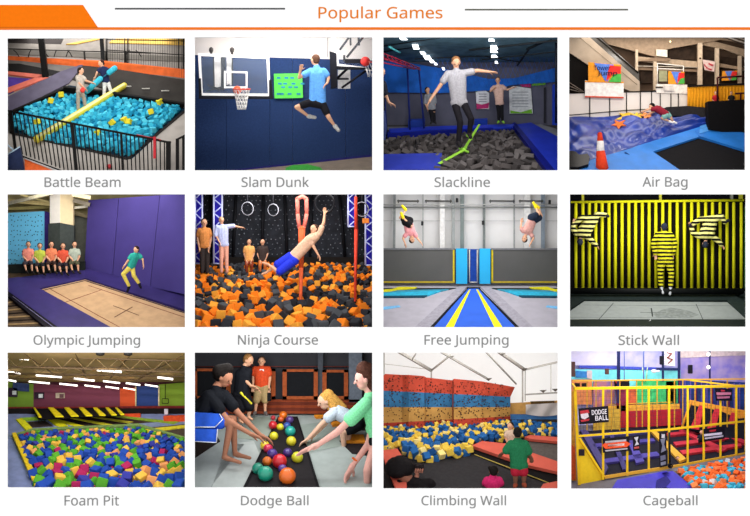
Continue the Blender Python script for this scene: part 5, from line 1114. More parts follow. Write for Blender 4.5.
    person(r, .86, 26, (324, 122), (0, 1, .1), (324, 136), (328, 222), [[(304, 146, 0), (288, 122, 2), (292, 98, 4)][0:0] or [(304, 146, 0), (290, 172, 2), (296, 204, 4)], [(344, 146, 0), (358, 172, 2), (352, 204, 4)]],
           [[(316, 228, 0), (312, 268, 0), (314, 306, 0), (320, 326, -8)], [(340, 228, 0), (346, 268, 0), (344, 306, 0), (342, 330, -8)]],
           [('striped_suit', suit, 'T P af lf', .14), ('shoes', '#d4d6d8', 'F', .06)], 'person in a yellow and black striped suit standing stuck to the wall', hair=('#2a3040', ''), fine=.05, fat=1.15, eyes=False)
    person(r, .86, 24, (62, 166), (0, 1, .1), (66, 150), (98, 104), [[(52, 142, 0), (40, 128, -2), (42, 112, -2)], [(84, 150, 0), (100, 166, 0), (112, 178, -4)]],
           [[(92, 96, 0), (68, 92, -4), (46, 112, 0), (40, 120, -4)], [(106, 100, 0), (116, 82, -4), (142, 84, 0), (150, 88, -4)]],
           [('striped_suit', suit2, 'T P af lf', .16), ('dark_boots', '#23222a', 'F', .1)], 'person in a striped suit stuck upside down at upper left', hair=('#2a3040', ''), up=(0, 0, -1), fine=.055, fat=1.1, eyes=False)
    person(r, .86, 24, (452, 174), (0, 1, .1), (454, 158), (470, 104), [[(434, 150, 0), (414, 140, 0), (408, 122, 0)], [(474, 152, 0), (492, 164, 0), (502, 176, 0)]],
           [[(460, 100, 0), (436, 98, -4), (412, 112, 0), (402, 118, -4)], [(480, 98, 0), (502, 88, -4), (512, 106, 0), (526, 100, -4)]],
           [('striped_suit', suit2, 'T P af lf', .16), ('dark_boots', '#23222a', 'F', .1)], 'person in a striped suit stuck upside down at upper right', hair=('#2a3040', ''), up=(0, 0, -1), fine=.055, fat=1.1, eyes=False)
    r.over(7, d=.5, dp=.4); r.light(8)
room_stick()
# ================================================================ foam pit
def room_foampit():
    r = Room(0, 348, WINS[2, 0], ytop=186); S = r.S(); D = 1.5
    fl = r.floor(436, .2, 192, 1.45); n = fl[1]
    r.shell(D, M('#56703a'), M('#6b7a3a'), back=M('#5a2f3c', .8, .05, 4), ceil=M('#a88c5e', .8, .12, 5), cback=348 + 106 / K)
    r.ground(fl, M('#8490c0', .5, .12, 10))
    def face(nm, pts, d, t, hx, parent=None, label=None, cat=None, group=None, **k):
        b = MB(); r.face(b, pts, d, t); return mk(nm, b, M(hx, **k), parent, label, cat, group)
    def pad(nm, pts, hx, tt, lift=0, parent=None, label=None, cat=None, group=None, **k):
        b = MB(); r.slab(b, pts, (fl[0] + n * lift, n), tt); return mk(nm, b, M(hx, **k), parent, label, cat, group)
    # painted wall fields
    for q, hx, lb in (([(15, 104), (104, 112), (104, 188), (15, 188)], '#7fa23c', 'lime green painted wall panel at far left'), ([(104, 112), (373, 124), (373, 188), (104, 188)], '#7c3f55', 'long maroon painted wall panel in the centre'),
                      ([(373, 126), (424, 124), (424, 184), (373, 184)], '#dd5a33', 'orange painted wall panel between maroon and blue'), ([(424, 120), (494, 116), (494, 182), (424, 182)], '#33498a', 'blue painted wall panel with cream edges'), ([(494, 114), (582, 106), (582, 186), (494, 186)], '#8cab3a', 'lime green painted wall panel at far right')):
        face('painted_panel', q, 1.46, .02, hx, label=lb, cat='wall panel', group='painted wall panels', var=.05, scale=5)
    for x in (422, 494): face('cream_post', [(x - 2, 120), (x + 2, 120), (x + 2, 184), (x - 2, 184)], 1.44, .02, '#e8d6a8', label='narrow cream post at the %s of the blue panel' % ('left' if x < 450 else 'right'), cat='post')
    face('red_strip', [(15, 184), (582, 180), (582, 190), (15, 190)], 1.43, .02, '#8c3030', label='dark red strip along the foot of the painted walls', cat='strip')
    face('dark_skirting', [(15, 188), (582, 188), (582, 222), (15, 222)], 1.38, .02, '#1c1718', label='dark base band behind the trampolines', cat='band')
    for x, y, w_, h, lb in ((40, 138, 14, 14, 'dark framed window with a bright sheet on the green wall'), (122, 148, 15, 10, 'framed bright notice left on the maroon wall'), (187, 148, 14, 8, 'small framed picture in the middle of the maroon wall')):
        t = thing('wall_frame', r.at(x, y + h, 1.42), lb, 'picture frame'); face('frame', [(x - w_, y - h), (x + w_, y - h), (x + w_, y + h), (x - w_, y + h)], 1.44, .02, '#3a2a3c' if x != 187 else '#c9b8a8', t)
        face('sheet', [(x - 2, y - 5), (x + 11, y - 5), (x + 11, y + 7), (x - 2, y + 7)], 1.435, .01, '#e6ecf2' if x != 187 else '#6a4a50', t)
    face('blue_sign', [(40, 106), (90, 112), (90, 136), (40, 132)], 1.44, .02, '#3c4a7c', label='dark blue sign above the window on the green wall', cat='sign')
    t = thing('hoop_frame', r.at(515, 172, 1.3), 'dark hanging wire box frame on the right green wall', 'frame')
    for a, c in (((514, 112), (514, 158)), ((504, 158), (524, 158)), ((504, 172), (524, 172)), ((504, 158), (504, 172)), ((524, 158), (524, 172))): b = MB(); b.tube(r.at(*a, 1.4), r.at(*c, 1.4), 1.3 * S); mk('bar', b, M('#1c2418'), t)
    # ceiling: trusses, lights
    cz = lambda y: .06 + 1.44 * max(0, min(1, (y + 12) / 118))
    def cb(nm, a, c, w_, hx, lb, grp, cat='roof truss', par=None):
        b = MB(); b.tube(r.at(*a), r.at(*c), w_ * S, None, 4, True); return mk(nm, b, M(hx, .6), par, lb if not par else None, cat if not par else None, grp if not par else None)
    for k, (y0, y1, d0, hh, x0, x1, lb) in enumerate(((40, 58, .55, 34, 15, 582, 'nearest brown roof truss with zigzag web'), (66, 78, .85, 22, 15, 582, 'middle brown roof truss with zigzag web'), (88, 94, 1.15, 12, 15, 500, 'farthest brown roof truss with zigzag web'))):
        t = thing('roof_truss', r.at(300, (y0 + y1) / 2 + hh / 2, d0), lb, 'roof truss', 'roof trusses of the foam pit hall')
        for dy in (-hh / 2, hh / 2): cb('chord', (x0, y0 + dy, d0), (x1, y1 + dy, d0), 1.9 - k * .4, '#5a4834', '', '', par=t)
        b = MB(); m = 16; 
        for i in range(m):
            xa = x0 + (x1 - x0) * i / m; xb = x0 + (x1 - x0) * (i + 1) / m; ya = y0 + (y1 - y0) * i / m; sg = 1 if i % 2 else -1
            b.tube(r.at(xa, ya + sg * hh / 2, d0), r.at(xb, ya - sg * hh / 2, d0), (1.2 - k * .25) * S)
        mk('web', b, M('#7b6645', .6), t)
    for i, (a, c) in enumerate((((60, 5, .25), (190, 98, 1.3)), ((230, 5, .25), (270, 98, 1.3)), ((420, 5, .25), (340, 98, 1.3)), ((580, 15, .35), (430, 98, 1.3)))): cb('roof_rib', a, c, 1.6, '#6b5639', ['leftmost', 'second from left', 'third from left', 'rightmost'][i] + ' slanted ceiling rib of the foam pit hall', 'ceiling ribs of the foam pit hall', 'ceiling rib')
    em = M('#fff6ec', .5, .01, emit=2.2)
    for i, (x, y, w_, h) in enumerate(((55, 30, 35, 8), (40, 76, 24, 4), (34, 101, 16, 4), (152, 88, 40, 4), (122, 107, 32, 4), (262, 98, 32, 5), (340, 71, 38, 6), (213, 114, 28, 4), (287, 119, 24, 3.5), (347, 106, 26, 4), (349, 123, 21, 3.5), (414, 112, 22, 4), (471, 117, 20, 3.5), (514, 94, 24, 5), (402, 127, 18, 3))):
        d = min(1.36, .35 + y * .0085); b = MB(); b.tube(r.at(x - w_, y - 3, d), r.at(x + w_, y + 3, d), h * .62 * S, None, 4, True)
        mk('tube_light', b, em, label='bright ceiling tube light, %s of the foam pit hall, %s from the front' % (('left side', 'centre', 'right side')[min(2, x // 200)], ['nearest', 'second', 'third', 'fourth', 'fifth', 'sixth', 'seventh', 'eighth', 'ninth', 'tenth', 'eleventh', 'twelfth', 'thirteenth', 'fourteenth', 'last'][i]), cat='tube light', group='tube lights of the foam pit hall')
    for x in (312, 398): b = MB(); b.ball(r.at(x, 18, .3), (14 * S, 12 * S, 7 * S)); b.tube(r.at(x, 18, .3), r.at(x, 2, .3), 4 * S); mk('ceiling_speaker', b, M('#0f0d0c', .6), label='%s round black speaker under the foam pit ceiling' % ('left' if x < 350 else 'right'), cat='speaker')
    # slanted wall trampolines
    t = thing('slanted_trampolines', r.at(240, 225, 1.3), 'row of slanted black trampolines between yellow pads along the maroon wall', 'trampoline')
    b = MB(); b.prism([r.at(100, 190, 1.37), r.at(372, 184, 1.37), r.at(388, 208, 1.1), r.at(120, 222, 1.1)], Vector((0, .02, -.01))); mk('black_beds', b, M('#141216', .8), t)
    for x0, w_ in ((104, 6), (150, 20), (200, 18), (246, 16), (290, 14), (328, 12), (358, 8)):
        b = MB(); b.prism([r.at(x0, 188, 1.36), r.at(x0 + w_ * .8, 188, 1.36), r.at(x0 + w_ * 1.6 + 16, 220 - x0 * .03, 1.07), r.at(x0 + 14 + w_ * .4, 220 - x0 * .03, 1.07)], Vector((0, .0, .012))); mk('yellow_pad', b, M('#ecd81e', .5), t)
    # floor trampolines
    t = thing('trampoline', r.on(fl, 130, 245), 'dark trampoline with yellow and green edge pads left of the pit', 'trampoline')
    pad('jump_bed', [(82, 232), (140, 228), (172, 248), (100, 254)], '#3a2f30', .008, 0, t)
    for q, hx in (([(50, 226), (70, 222), (104, 256), (84, 262)], '#e6e22a'), ([(62, 222), (148, 216), (152, 222), (74, 229)], '#93c43a'), ([(140, 216), (156, 216), (212, 246), (180, 250)], '#e6de20'), ([(90, 254), (180, 248), (190, 253), (98, 262)], '#8f9cc4')): pad('edge_pad', q, hx, .02, 0, t)
    for i, (q, hx, lb) in enumerate((([(158, 223), (168, 221), (268, 246), (244, 248)], '#e4da22', 'long yellow pad slanting from the second slanted bed'), ([(202, 218), (212, 217), (350, 240), (330, 243)], '#d8cc30', 'long yellow pad slanting from the third slanted bed'), ([(264, 214), (274, 213), (415, 232), (400, 236)], '#c9bf3a', 'yellow pad further right on the trampoline floor'),
            ([(320, 210), (330, 209), (560, 232), (540, 240)], '#8aa83a', 'long green pad running towards the right edge'), ([(168, 221), (202, 218), (326, 243), (270, 247)], '#2b2022', 'dark jump bed strip between the first long yellow pads'), ([(214, 217), (262, 214), (396, 236), (352, 240)], '#3a2628', 'dark reddish jump bed strip in the middle of the floor'), ([(284, 214), (320, 211), (520, 238), (430, 238)], '#3d2e2a', 'long dark jump bed strip at the right of the floor'))):
        pad('floor_pad', q, hx, .012 if i < 4 else .006, 0, None, lb, 'pad', 'floor pads of the foam pit hall')
    pad('blue_walkway', [(15, 270), (84, 262), (300, 247), (582, 226), (582, 240), (430, 252), (100, 268), (15, 285)], '#8492b4', .01, .0, None, 'pale blue grey walkway strip behind the foam pit', 'walkway')
    t = thing('trampoline', r.on(fl, 520, 270), 'dark trampoline with yellow pads behind the right of the pit', 'trampoline')
    pad('jump_bed', [(448, 250), (582, 238), (582, 286), (470, 268)], '#55483e', .006, .01, t); pad('edge_pad', [(446, 256), (582, 242), (582, 250), (460, 266)], '#e0d03a', .014, .01, t); pad('edge_pad', [(470, 268), (582, 284), (582, 294), (450, 272)], '#6b9a3a', .014, .01, t)
    for q, lb in (([(360, 206), (436, 204), (438, 218), (362, 216)], 'low orange block in front of the orange wall panel'), ([(508, 212), (582, 209), (582, 236), (510, 232)], 'larger orange block at the right edge')): face('orange_block', q, r.dep(fl, q[3][0], q[3][1]), .08, '#e0502a', label=lb, cat='block')
    b = MB(); b.bbox(r.at(517, 198, 1.3), (6 * S, 4 * S, 9 * S), .2); mk('bright_poster', b, M('#e8dff0', .5), label='small bright white poster low on the right wall', cat='poster')
    # pit
    pit = [(48, 277), (104, 262), (428, 247), (582, 292), (582, 446), (128, 446)]
    t = thing('foam_pit', r.on(fl, 60, 280), 'foam pit tray with a yellow edge pad on the left', 'foam pit')
    pad('lining', pit, '#16203f', .004, 0, t); pad('yellow_edge', [(38, 276), (50, 274), (134, 446), (112, 446)], '#e9c62a', .05, 0, t, rough=.5); pad('far_edge', [(46, 274), (104, 258), (430, 243), (582, 286), (582, 292), (428, 249), (104, 264), (50, 278)], '#7f9a5a', .035, 0, t)
    cs = [('#2a4fae', 9.5, 'blue foam cube'), ('#5cab35', 6, 'green foam cube'), ('#f0c050', 3, 'yellow foam cube'), ('#f0a468', 1.6, 'peach orange foam cube'), ('#b02a5e', 1.1, 'raspberry foam cube'), ('#3c3fa0', 1.6, 'violet blue foam cube')]
    foam(r, fl, [(56, 284), (104, 268), (428, 254), (582, 298), (582, 450), (128, 450)], 28, cs, 31, 'in the foam pit', 'foam cubes in the foam pit', sizef=lambda y: .42 + .75 * (y - 255) / 180, gap=.84, maxn=300, rise=.35)
    r.over(11, d=.25, dp=.3); r.light(16, color=(1, .97, .93))
room_foampit()
# ================================================================ dodge ball
def room_dodge():
    r = Room(188, 348, WINS[2, 1], ytop=206); S = r.S(); D = 1.55
    fl = r.floor(436, .2, 205, 1.45); n = fl[1]
    r.shell(D, M('#3a3a3e'), M('#3a3a3e'), back=M('#3d3d42', .8, .06, 5), ceil=M('#2e2e32'))
    r.ground(fl, M('#9aa3a0', .45, .12, 5))
    def face(nm, pts, d, t, hx, parent=None, label=None, cat=None, group=None, **k):
        b = MB(); r.face(b, pts, d, t); return mk(nm, b, M(hx, **k), parent, label, cat, group)
    def pad(nm, pts, hx, tt, lift=0, parent=None, label=None, cat=None, group=None, **k):
        b = MB(); r.slab(b, pts, (fl[0] + n * lift, n), tt); return mk(nm, b, M(hx, **k), parent, label, cat, group)
    face('column', [(404, 5), (420, 5), (420, 150), (404, 150)], 1.46, .06, '#4c5058', label='slim grey column behind the blond girl', cat='column')
    face('column', [(500, 5), (541, 5), (541, 200), (500, 200)], 1.44, .08, '#6f7783', label='broad pale grey column beside the woman in green', cat='column')
    b = MB(); b.tube(r.at(15, 58, 1.5), r.at(582, 58, 1.5), 1.5 * S); mk('red_cable', b, M('#7a3a34'), label='thin dark red rail along the grey back wall', cat='rail')
    # slanted wall trampolines in orange frames
    for x0, x1, y0, lb in ((15, 132, 64, 'orange framed wall trampoline behind the kneeling man'), (160, 272, 64, 'orange framed wall trampoline behind the standing men'), (294, 404, 66, 'orange framed wall trampoline at centre'), (418, 498, 68, 'orange framed wall trampoline behind the blond girl')):
        t = thing('wall_trampoline', r.at((x0 + x1) / 2, 160, 1.4), lb, 'wall trampoline', 'orange framed wall trampolines')
        face('black_bed', [(x0 + 8, y0 + 4), (x1 - 8, y0 + 4), (x1 - 8, 154), (x0 + 8, 154)], 1.44, .02, '#131519', t)
        for q in ([(x0, y0), (x1, y0), (x1, y0 + 8), (x0, y0 + 8)], [(x0, y0), (x0 + 13, y0), (x0 + 13, 160), (x0, 160)], [(x1 - 13, y0), (x1, y0), (x1, 160), (x1 - 13, 160)], [(x0, 150), (x1, 150), (x1, 160), (x0, 160)]): face('orange_frame', q, 1.42, .02, '#a2502a', t, var=.15)
    for i in range(5):
        y = 160 + i * 9; d = 1.44 - i * .01
        face('brick_step', [(15, y), (582, y), (582, y + 8.2), (15, y + 8.2)], d, .05, '#8c3f24' if i % 2 == 0 else '#6b2f20', label=['topmost', 'second', 'third', 'fourth', 'lowest'][i] + ' rust red padded step below the wall trampolines', cat='step', group='rust red padded steps', var=.15, scale=20)
    # floor
    t = thing('ball_lane', r.on(fl, 300, 400), 'black padded lane down the middle holding the balls', 'lane mat')
    pad('mat', [(284, 218), (338, 218), (404, 446), (176, 446)], '#221f22', .02, 0, t, rough=.6)
    pad('left_edge', [(280, 218), (285, 218), (180, 446), (168, 446)], '#121014', .022, 0, t); pad('right_edge', [(337, 218), (341, 218), (412, 446), (402, 446)], '#121014', .022, 0, t)
    for i, q in enumerate(([(15, 345), (100, 290), (175, 300), (60, 446), (15, 446)], [(120, 300), (205, 290), (222, 330), (182, 446), (70, 446)], [(380, 330), (520, 300), (582, 340), (582, 446), (420, 446)], [(345, 240), (420, 230), (500, 300), (372, 326)], [(200, 215), (280, 215), (240, 290), (150, 280)])):
        pad('jump_bed', q, ['#a5adac', '#b4bbb8', '#a3aca9', '#949f98', '#98a296'][i], .003, 0, None, ['pale grey jump bed at the lower left corner', 'pale grey jump bed under the kneeling man feet', 'pale grey jump bed at the lower right', 'grey green jump bed right of the ball lane', 'grey green jump bed behind the kneeling man hands'][i], 'jump bed', 'grey jump beds of the dodge ball hall', var=.06, scale=9)
    pad('dark_floor_pad', [(15, 270), (90, 275), (100, 292), (15, 348)], '#2c2320', .01, 0, None, 'dark brown floor pad under the left bench cushions', 'pad')
    pad('dark_floor_pad', [(400, 214), (582, 214), (582, 262), (470, 246)], '#26201e', .008, 0, None, 'dark floor pad behind the blond girl', 'pad')
    pad('dark_floor_pad', [(470, 290), (582, 292), (582, 340), (510, 330)], '#2a2324', .008, 0, None, 'dark jump bed under the orange pad at right', 'pad')
    for q, lb in (([(392, 215), (420, 214), (424, 220), (398, 221)], 'small orange pad behind the blond girl hand'), ([(444, 236), (470, 234), (476, 243), (450, 246)], 'middle orange pad below the blond girl'), ([(486, 276), (546, 276), (552, 299), (488, 299)], 'largest orange floor pad in front of the girl')): pad('orange_pad', q, '#e8902a', .03, 0, None, lb, 'pad', 'orange floor pads')
    # balls
    for i, (x, y, rr, hx, lb) in enumerate(((265, 217, 8, '#c02a3a', 'small dark red ball at the far end of the lane'), (296, 209, 13, '#f07a22', 'orange ball at the very far end of the lane'), (289, 222, 10, '#e8642a', 'orange red ball half hidden at the far end'), (316, 224, 13, '#5a3f86', 'purple ball at far right of the lane'),
            (264, 240, 14, '#cc2430', 'red ball at far left of the lane'), (287, 246, 12, '#e8d62a', 'yellow ball just right of the far red ball'), (308, 243, 13, '#2f55a8', 'dark blue ball behind the teal one'), (318, 259, 17, '#1fa89a', 'teal ball in the far half of the lane'), (267, 274, 14, '#e3d72c', 'yellow ball alone on the left of the lane'), (321, 290, 16, '#dcd02e', 'yellow ball near the girl hand'),
            (239, 303, 15, '#e6cc30', 'yellow ball near the kneeling man hand'), (249, 313, 15, '#d02a52', 'magenta red ball overlapping a yellow ball'), (262, 330, 17, '#4b2f8a', 'purple ball left in the near half'), (310, 326, 15, '#46307e', 'purple ball right in the near half'), (246, 352, 15, '#e87a28', 'orange ball half hidden behind the big red one'), (285, 352, 23, '#d4202e', 'big red ball in the near middle'),
            (340, 340, 18, '#d6d42e', 'yellow green ball at the right near the woman hand'), (294, 376, 14, '#5a3c92', 'purple ball between big red and near orange'), (217, 375, 18, '#128c74', 'dark green ball at near left'), (241, 391, 24, '#1a9c80', 'big sea green ball at near left'), (309, 398, 26, '#f0701e', 'big orange ball nearest of all'))):
        c = r.on(fl, x, y + rr * .75); p = c + n * rr * S * .9; p = r.at(x, y, p.y - D0 - .0)
        b = MB(); b.ball(p, (rr * S,) * 3, None, 24, 16); mk('dodge_ball', b, M(hx, .3, .06, 8, coat=.35), label=lb, cat='ball', group='coloured balls on the lane')
    # people ------------------------------------------------------------
    person(r, 1.3, 30, (229, 42), (-.1, -1, 0), (229, 58), (228, 118), [[(209, 66, 0), (203, 90, 0), (202, 116, -4), {'dir': (0, 0, -1)}], [(249, 66, 0), (255, 92, 0), (252, 120, -4), {'dir': (0, 0, -1)}]],
           [[(219, 122, 0), (213, 166, 0), (209, 200, 0), (205, 207, -8)], [(238, 122, 0), (240, 166, 0), (240, 200, 0), (244, 207, -8)]],
           [('tshirt', '#cf4a26', 'T P au', .1), ('shorts', '#ad9468', 'P lk', .12), ('shoes', '#6b6260', 'F', .05)], 'man in an orange shirt and khaki shorts standing at the back', hair=('#5a3a26', ''), fine=.055)
    b = MB(); r.rect(b, 223, 66, 236, 82, 1.3 - 15 * S, .004); mk('name_badge', b, M('#efe6e4', .5), label='white badge hanging on the orange shirt', cat='badge')
    t = thing('black_bag', r.at(252, 168, 1.3), 'black bag held low at the side of the orange shirted man', 'bag'); b = MB(); b.bbox(r.at(252, 152, 1.28), (6 * S, 5 * S, 14 * S), .3); mk('bag', b, M('#151518', .7), t); b = MB(); b.path([r.at(248, 139, 1.28), r.at(252, 124, 1.28), r.at(256, 139, 1.28)], 1 * S); mk('strap', b, M('#151518'), t)
    person(r, 1.1, 38, (188, 38), (.75, -.5, -.4), (176, 58), (165, 140), [[(160, 78, 8), (172, 108, 0), (206, 124, -10), {'dir': (1, -.2, -.5)}], [(188, 72, -6), (176, 98, -14), (196, 118, -22), {'dir': (1, -.3, -.2)}]],
           [[(156, 146, 4), (168, 190, -4), (160, 226, 4), (170, 232, -6)], [(176, 146, -4), (192, 186, -10), (188, 216, -6), (200, 222, -14)]],
           [('tshirt', '#17191f', 'T P au', .1), ('shorts', '#15151b', 'P lk', .15)], 'standing man in black shirt and black shorts leaning towards the balls', hair=('#8a6238', ''), fine=.05)
    b = MB(); b.cap(r.at(165, 140, 1.1 - 20 * S), r.at(196, 172, 1.1 - 20 * S), 4 * S, 4 * S); mk('yellow_side_stripe', b, M('#e8dc3a', .6), label='yellow stripe on the shorts of the standing man', cat='stripe')
    # crouching man, left
    man = person(r, .55, 60, (114, 92), (.82, -.45, -.5), (88, 122), (34, 190), [[(66, 150, -14), (124, 226, -30), (196, 268, -34), {'dir': (.9, -.1, -.35), 't': 1}], [(112, 148, 14), (160, 206, 4), (226, 272, -6), {'dir': (.9, -.1, -.4), 't': 1}]],
           [[(42, 222, -12), (134, 232, -26), (112, 340, -20), (162, 356, -34)], [(50, 216, 16), (140, 222, 8), (146, 330, 10), (192, 342, 0)]],
           [('tshirt', '#14161c', 'T P au', .1), ('shorts', '#2a5ad6', 'P lh', .14)], 'barefoot man in a black shirt crouching at left reaching for the balls', hair=('#15100e', '', ((98, 74, 0), (122, 66, -2), 24, 20), ((94, 84, 8), (98, 96, 0), 18, 12)), fine=.04, skin='#a8735a', fat=.95, hsz=1.1)
    for q in ([(10, 200), (98, 205), (108, 222), (84, 246), (10, 246)], [(10, 250), (92, 252), (88, 294), (10, 290)]):
        d = .40; b = MB(); r.face(b, q, d, .1); o = mk('shorts_leg', b, M('#2c5fd8', .35, .25, 7), man)
        b = MB(); b.path([r.at(x, y, d - .004) for x, y in q[1:4] + [(12, q[3][1])]], 1.6 * S); mk('white_piping', b, M('#e8ecf4', .5), o)
    # blond girl
    person(r, .95, 50, (424, 166), (-.85, -.45, -.35), (450, 178), (520, 232), [[(456, 200, -14), (420, 232, -20), (372, 284, -24), {'dir': (-.8, -.1, -.5), 't': -1}], [(470, 190, 14), (436, 226, 0), (392, 272, -6), {'dir': (-.8, -.1, -.5), 't': -1}]],
           [[(524, 240, -10), (482, 262, -30), (486, 318, -12), (446, 328, -28)], [(530, 238, 14), (500, 258, 0), (496, 308, 6), (470, 316, -4)]],
           [('tshirt', '#c3d0de', 'T au', .1), ('shorts', '#17181e', 'P lh', .13)], 'blond girl in a pale blue shirt bending forward at right to reach the balls', skin='#e0b49a',
           hair=('#c9964a', '', ((436, 146, 0), (462, 196, -6), 19, 13), ((432, 150, 12), (448, 206, 6), 14, 9), ((450, 156, 0), (486, 184, 2), 15, 9)), fine=.045, fat=.85)
    # woman in green
    person(r, .36, 68, (548, 98), (-.95, -.25, -.15), (566, 138), (590, 250), [[(558, 172, -18), (464, 262, -30), (400, 304, -36), {'dir': (-.9, -.1, -.35), 't': 1, 'curl': .1}], [(592, 190, 18), (560, 300, 0), (512, 366, -10), {'dir': (-.5, -.1, -.9), 't': -1}]],
           [[(588, 290, -8), (560, 380, -30), (556, 446, -10)], [(606, 290, 16), (600, 400, 10), (600, 446, 10)]],
           [('tshirt', '#86e6a8', 'T P au', .1), ('shorts', '#14161b', 'P', .14)], 'woman in a mint green shirt reaching in from the right edge', skin='#e6ada0',
           hair=('#4a2c22', '', ((560, 70, 0), (574, 128, 4), 26, 20), ((548, 66, 0), (568, 90, 0), 26, 26)), fine=.035, fat=.8, hsz=1.3)
    b = MB(); b.ring(r.at(520, 347, .34), 9 * S, 3.2 * S, Vector((-.5, 0, -.8))); mk('orange_wristband', b, M('#e86a2a', .5), label='orange wristband on the lower hand of the woman in green', cat='wristband')
    r.over(10, d=.6); r.light(10)
room_dodge()
# ================================================================ climbing wall
def room_climb():
    r = Room(376, 348, WINS[2, 2], ytop=222); S = r.S(); D = 1.6
    fl = r.floor(438, .2, 225, 1.4); n = fl[1]
    r.shell(D, M('#d8d4cc'), M('#d8d4cc'), ceil=M('#fbf8f4', .9, .01, 3))
    r.ground(fl, M('#29282a', .7, .1, 10))
    def face(nm, pts, d, t, hx, parent=None, label=None, cat=None, group=None, **k):
        b = MB(); r.face(b, pts, d, t); return mk(nm, b, M(hx, **k), parent, label, cat, group)
    def pad(nm, pts, hx, tt, lift=0, parent=None, label=None, cat=None, group=None, **k):
        b = MB(); r.slab(b, pts, (fl[0] + n * lift, n), tt); return mk(nm, b, M(hx, **k), parent, label, cat, group)
    # tent cloth, thin enough to let the daylight behind it through
    tm = M('#fdfcfa', .9, .01, 3); tm = tm.copy(); tm.name = 'tent_cloth'; nt = tm.node_tree; bs = nt.nodes['Principled BSDF']; out = [x for x in nt.nodes if x.type == 'OUTPUT_MATERIAL'][0]
    tr = nt.nodes.new('ShaderNodeBsdfTranslucent'); tr.inputs[0].default_value = (1, .99, .97, 1); mx = nt.nodes.new('ShaderNodeMixShader'); mx.inputs[0].default_value = .55
    nt.links.new(bs.outputs[0], mx.inputs[1]); nt.links.new(tr.outputs[0], mx.inputs[2]); nt.links.new(mx.outputs[0], out.inputs[0])
    b = MB(); b.add([px(381, 343, D), px(560.5, 343, D), px(560.5, 497, D), px(381, 497, D)], [(0, 3, 2, 1)]); mk('wall_back', b, tm, kind='structure')
    # tent frame
    for a, c, w_, lb in (((60, 5, .3), (172, 70, 1.3), 4, 'broad white tent beam at upper left'), ((172, 70, 1.3), (232, 22, .6), 2.2, 'slim tent strut rising right from the left joint'), ((172, 70, 1.3), (172, 96, 1.3), 2.2, 'short post above the climbing wall'), ((190, 5, .4), (350, 98, 1.35), 2.8, 'long tent beam crossing the middle'), ((112, 36, .6), (124, 18, .4), 1.6, 'tiny strut at the top left'),
            ((338, 8, .4), (436, 112, 1.4), 2, 'thin tent beam right of the middle'), ((376, 8, .4), (460, 66, 1.1), 4, 'thick tent beam running to the right joint'), ((460, 68, 1.1), (580, 40, .7), 3, 'tent beam from the right joint to the edge'), ((456, 68, 1.1), (456, 170, 1.1), 2.6, 'pale tent post at right, nearer one'), ((464, 68, 1.1), (464, 165, 1.12), 1.6, 'pale tent post at right, thinner one'), ((544, 50, .9), (544, 140, .9), 1.2, 'thin hanging cable at far right'), ((15, 48, 1.2), (160, 66, 1.4), 1, 'thin seam of the tent wall at left'), ((24, 5, 1.2), (24, 84, 1.2), 3, 'grey tent post at the left edge'), ((462, 145, 1.3), (580, 138, 1.3), 2.4, 'beige rail above the draped cloth')):
        b = MB(); b.tube(r.at(*a), r.at(*c), w_ * S, None, 4, True); mk('tent_beam', b, M('#a7a49e' if w_ > 1.5 else '#c4c0b8', .5, .1), label=lb, cat='tent beam', group='tent frame beams')
    for x, y, d, lb in ((392, 19, .5, 'at the top right of centre'), (460, 66, 1.05, 'at the right joint of the tent'), (350, 97, 1.32, 'above the climbing wall at centre'), (232, 28, .65, 'at the top left of centre'), (520, 134, 1.2, 'on the beige rail'), (558, 130, 1.2, 'at the right end of the beige rail')):
        b = MB(); c = r.at(x, y, d); b.add([c + Vector((-12 * S, 0, 3 * S)), c + Vector((12 * S, 0, 4 * S)), c + Vector((0, 0, -6 * S)), c + Vector((0, -10 * S, 0)), c + Vector((0, 10 * S, 0))], [(0, 3, 2), (3, 1, 2), (1, 4, 2), (4, 0, 2), (0, 1, 3), (0, 4, 1)]); mk('joint_plate', b, M('#6a655e', .5), label='dark joint plate ' + lb, cat='joint plate', group='tent joint plates')
    # climbing wall, faceted, curving away to the right
    t = thing('climbing_wall', r.at(220, 240, 1.3), 'long climbing wall in red, blue and tan bands with dark holds', 'climbing wall')
    sx = [(12, 80, 1.22), (82, 84, 1.24), (102, 84, 1.17), (150, 88, 1.17), (156, 92, 1.26), (238, 101, 1.28), (242, 96, 1.2), (328, 104, 1.24), (432, 122, 1.42)]
    def yb(x, f):   # f: 0 top .. 4 foot of the bands
        k = (x - 12) / 420; A = (0, 132 + k * 20, 184 + k * 0, 234 - k * 22, 254 - k * 22); return A[f] if f else None
    rn = random.Random(5)
    for f, hx in enumerate(('#bf4b38', '#356f9c', '#bf914f', '#b03f30')):
        b = MB(); P = []
        for x, yt, d in sx:
            xx = min(x, 418) if f else x; P.append((r.at(xx, yt if f == 0 else yb(x, f), d), r.at(min(x, 418), yb(x, f + 1), d)))
        for (a, c), (e, g) in zip(P, P[1:]):
            if (e - a).length < .001: continue
            b.prism([a, e, g, c], Vector((0, .03, 0)))
        mk('coloured_band', b, M(hx, .7, .15, 7), t)
    b = MB()
    for i in range(560):
        xr = rn.uniform(14, 414); q = max(j for j in range(len(sx) - 1) if sx[j][0] <= xr); k = (xr - sx[q][0]) / (sx[q + 1][0] - sx[q][0]); (x0, t0, d0), (x1, t1, d1) = sx[q], sx[q + 1]
        x = x0 + (x1 - x0) * k; y = rn.uniform(t0 + 6, yb(x, 4) - 6); d = d0 + (d1 - d0) * k
        if x > 415: continue
        b.ball(r.at(x, y, d - .003), (rn.uniform(1.2, 2.6) * S, 2 * S, rn.uniform(1.2, 2.6) * S), None, 6, 4)
    mk('climbing_holds', b, M('#4a2f28', .7, .5, 70), t, kind='stuff')
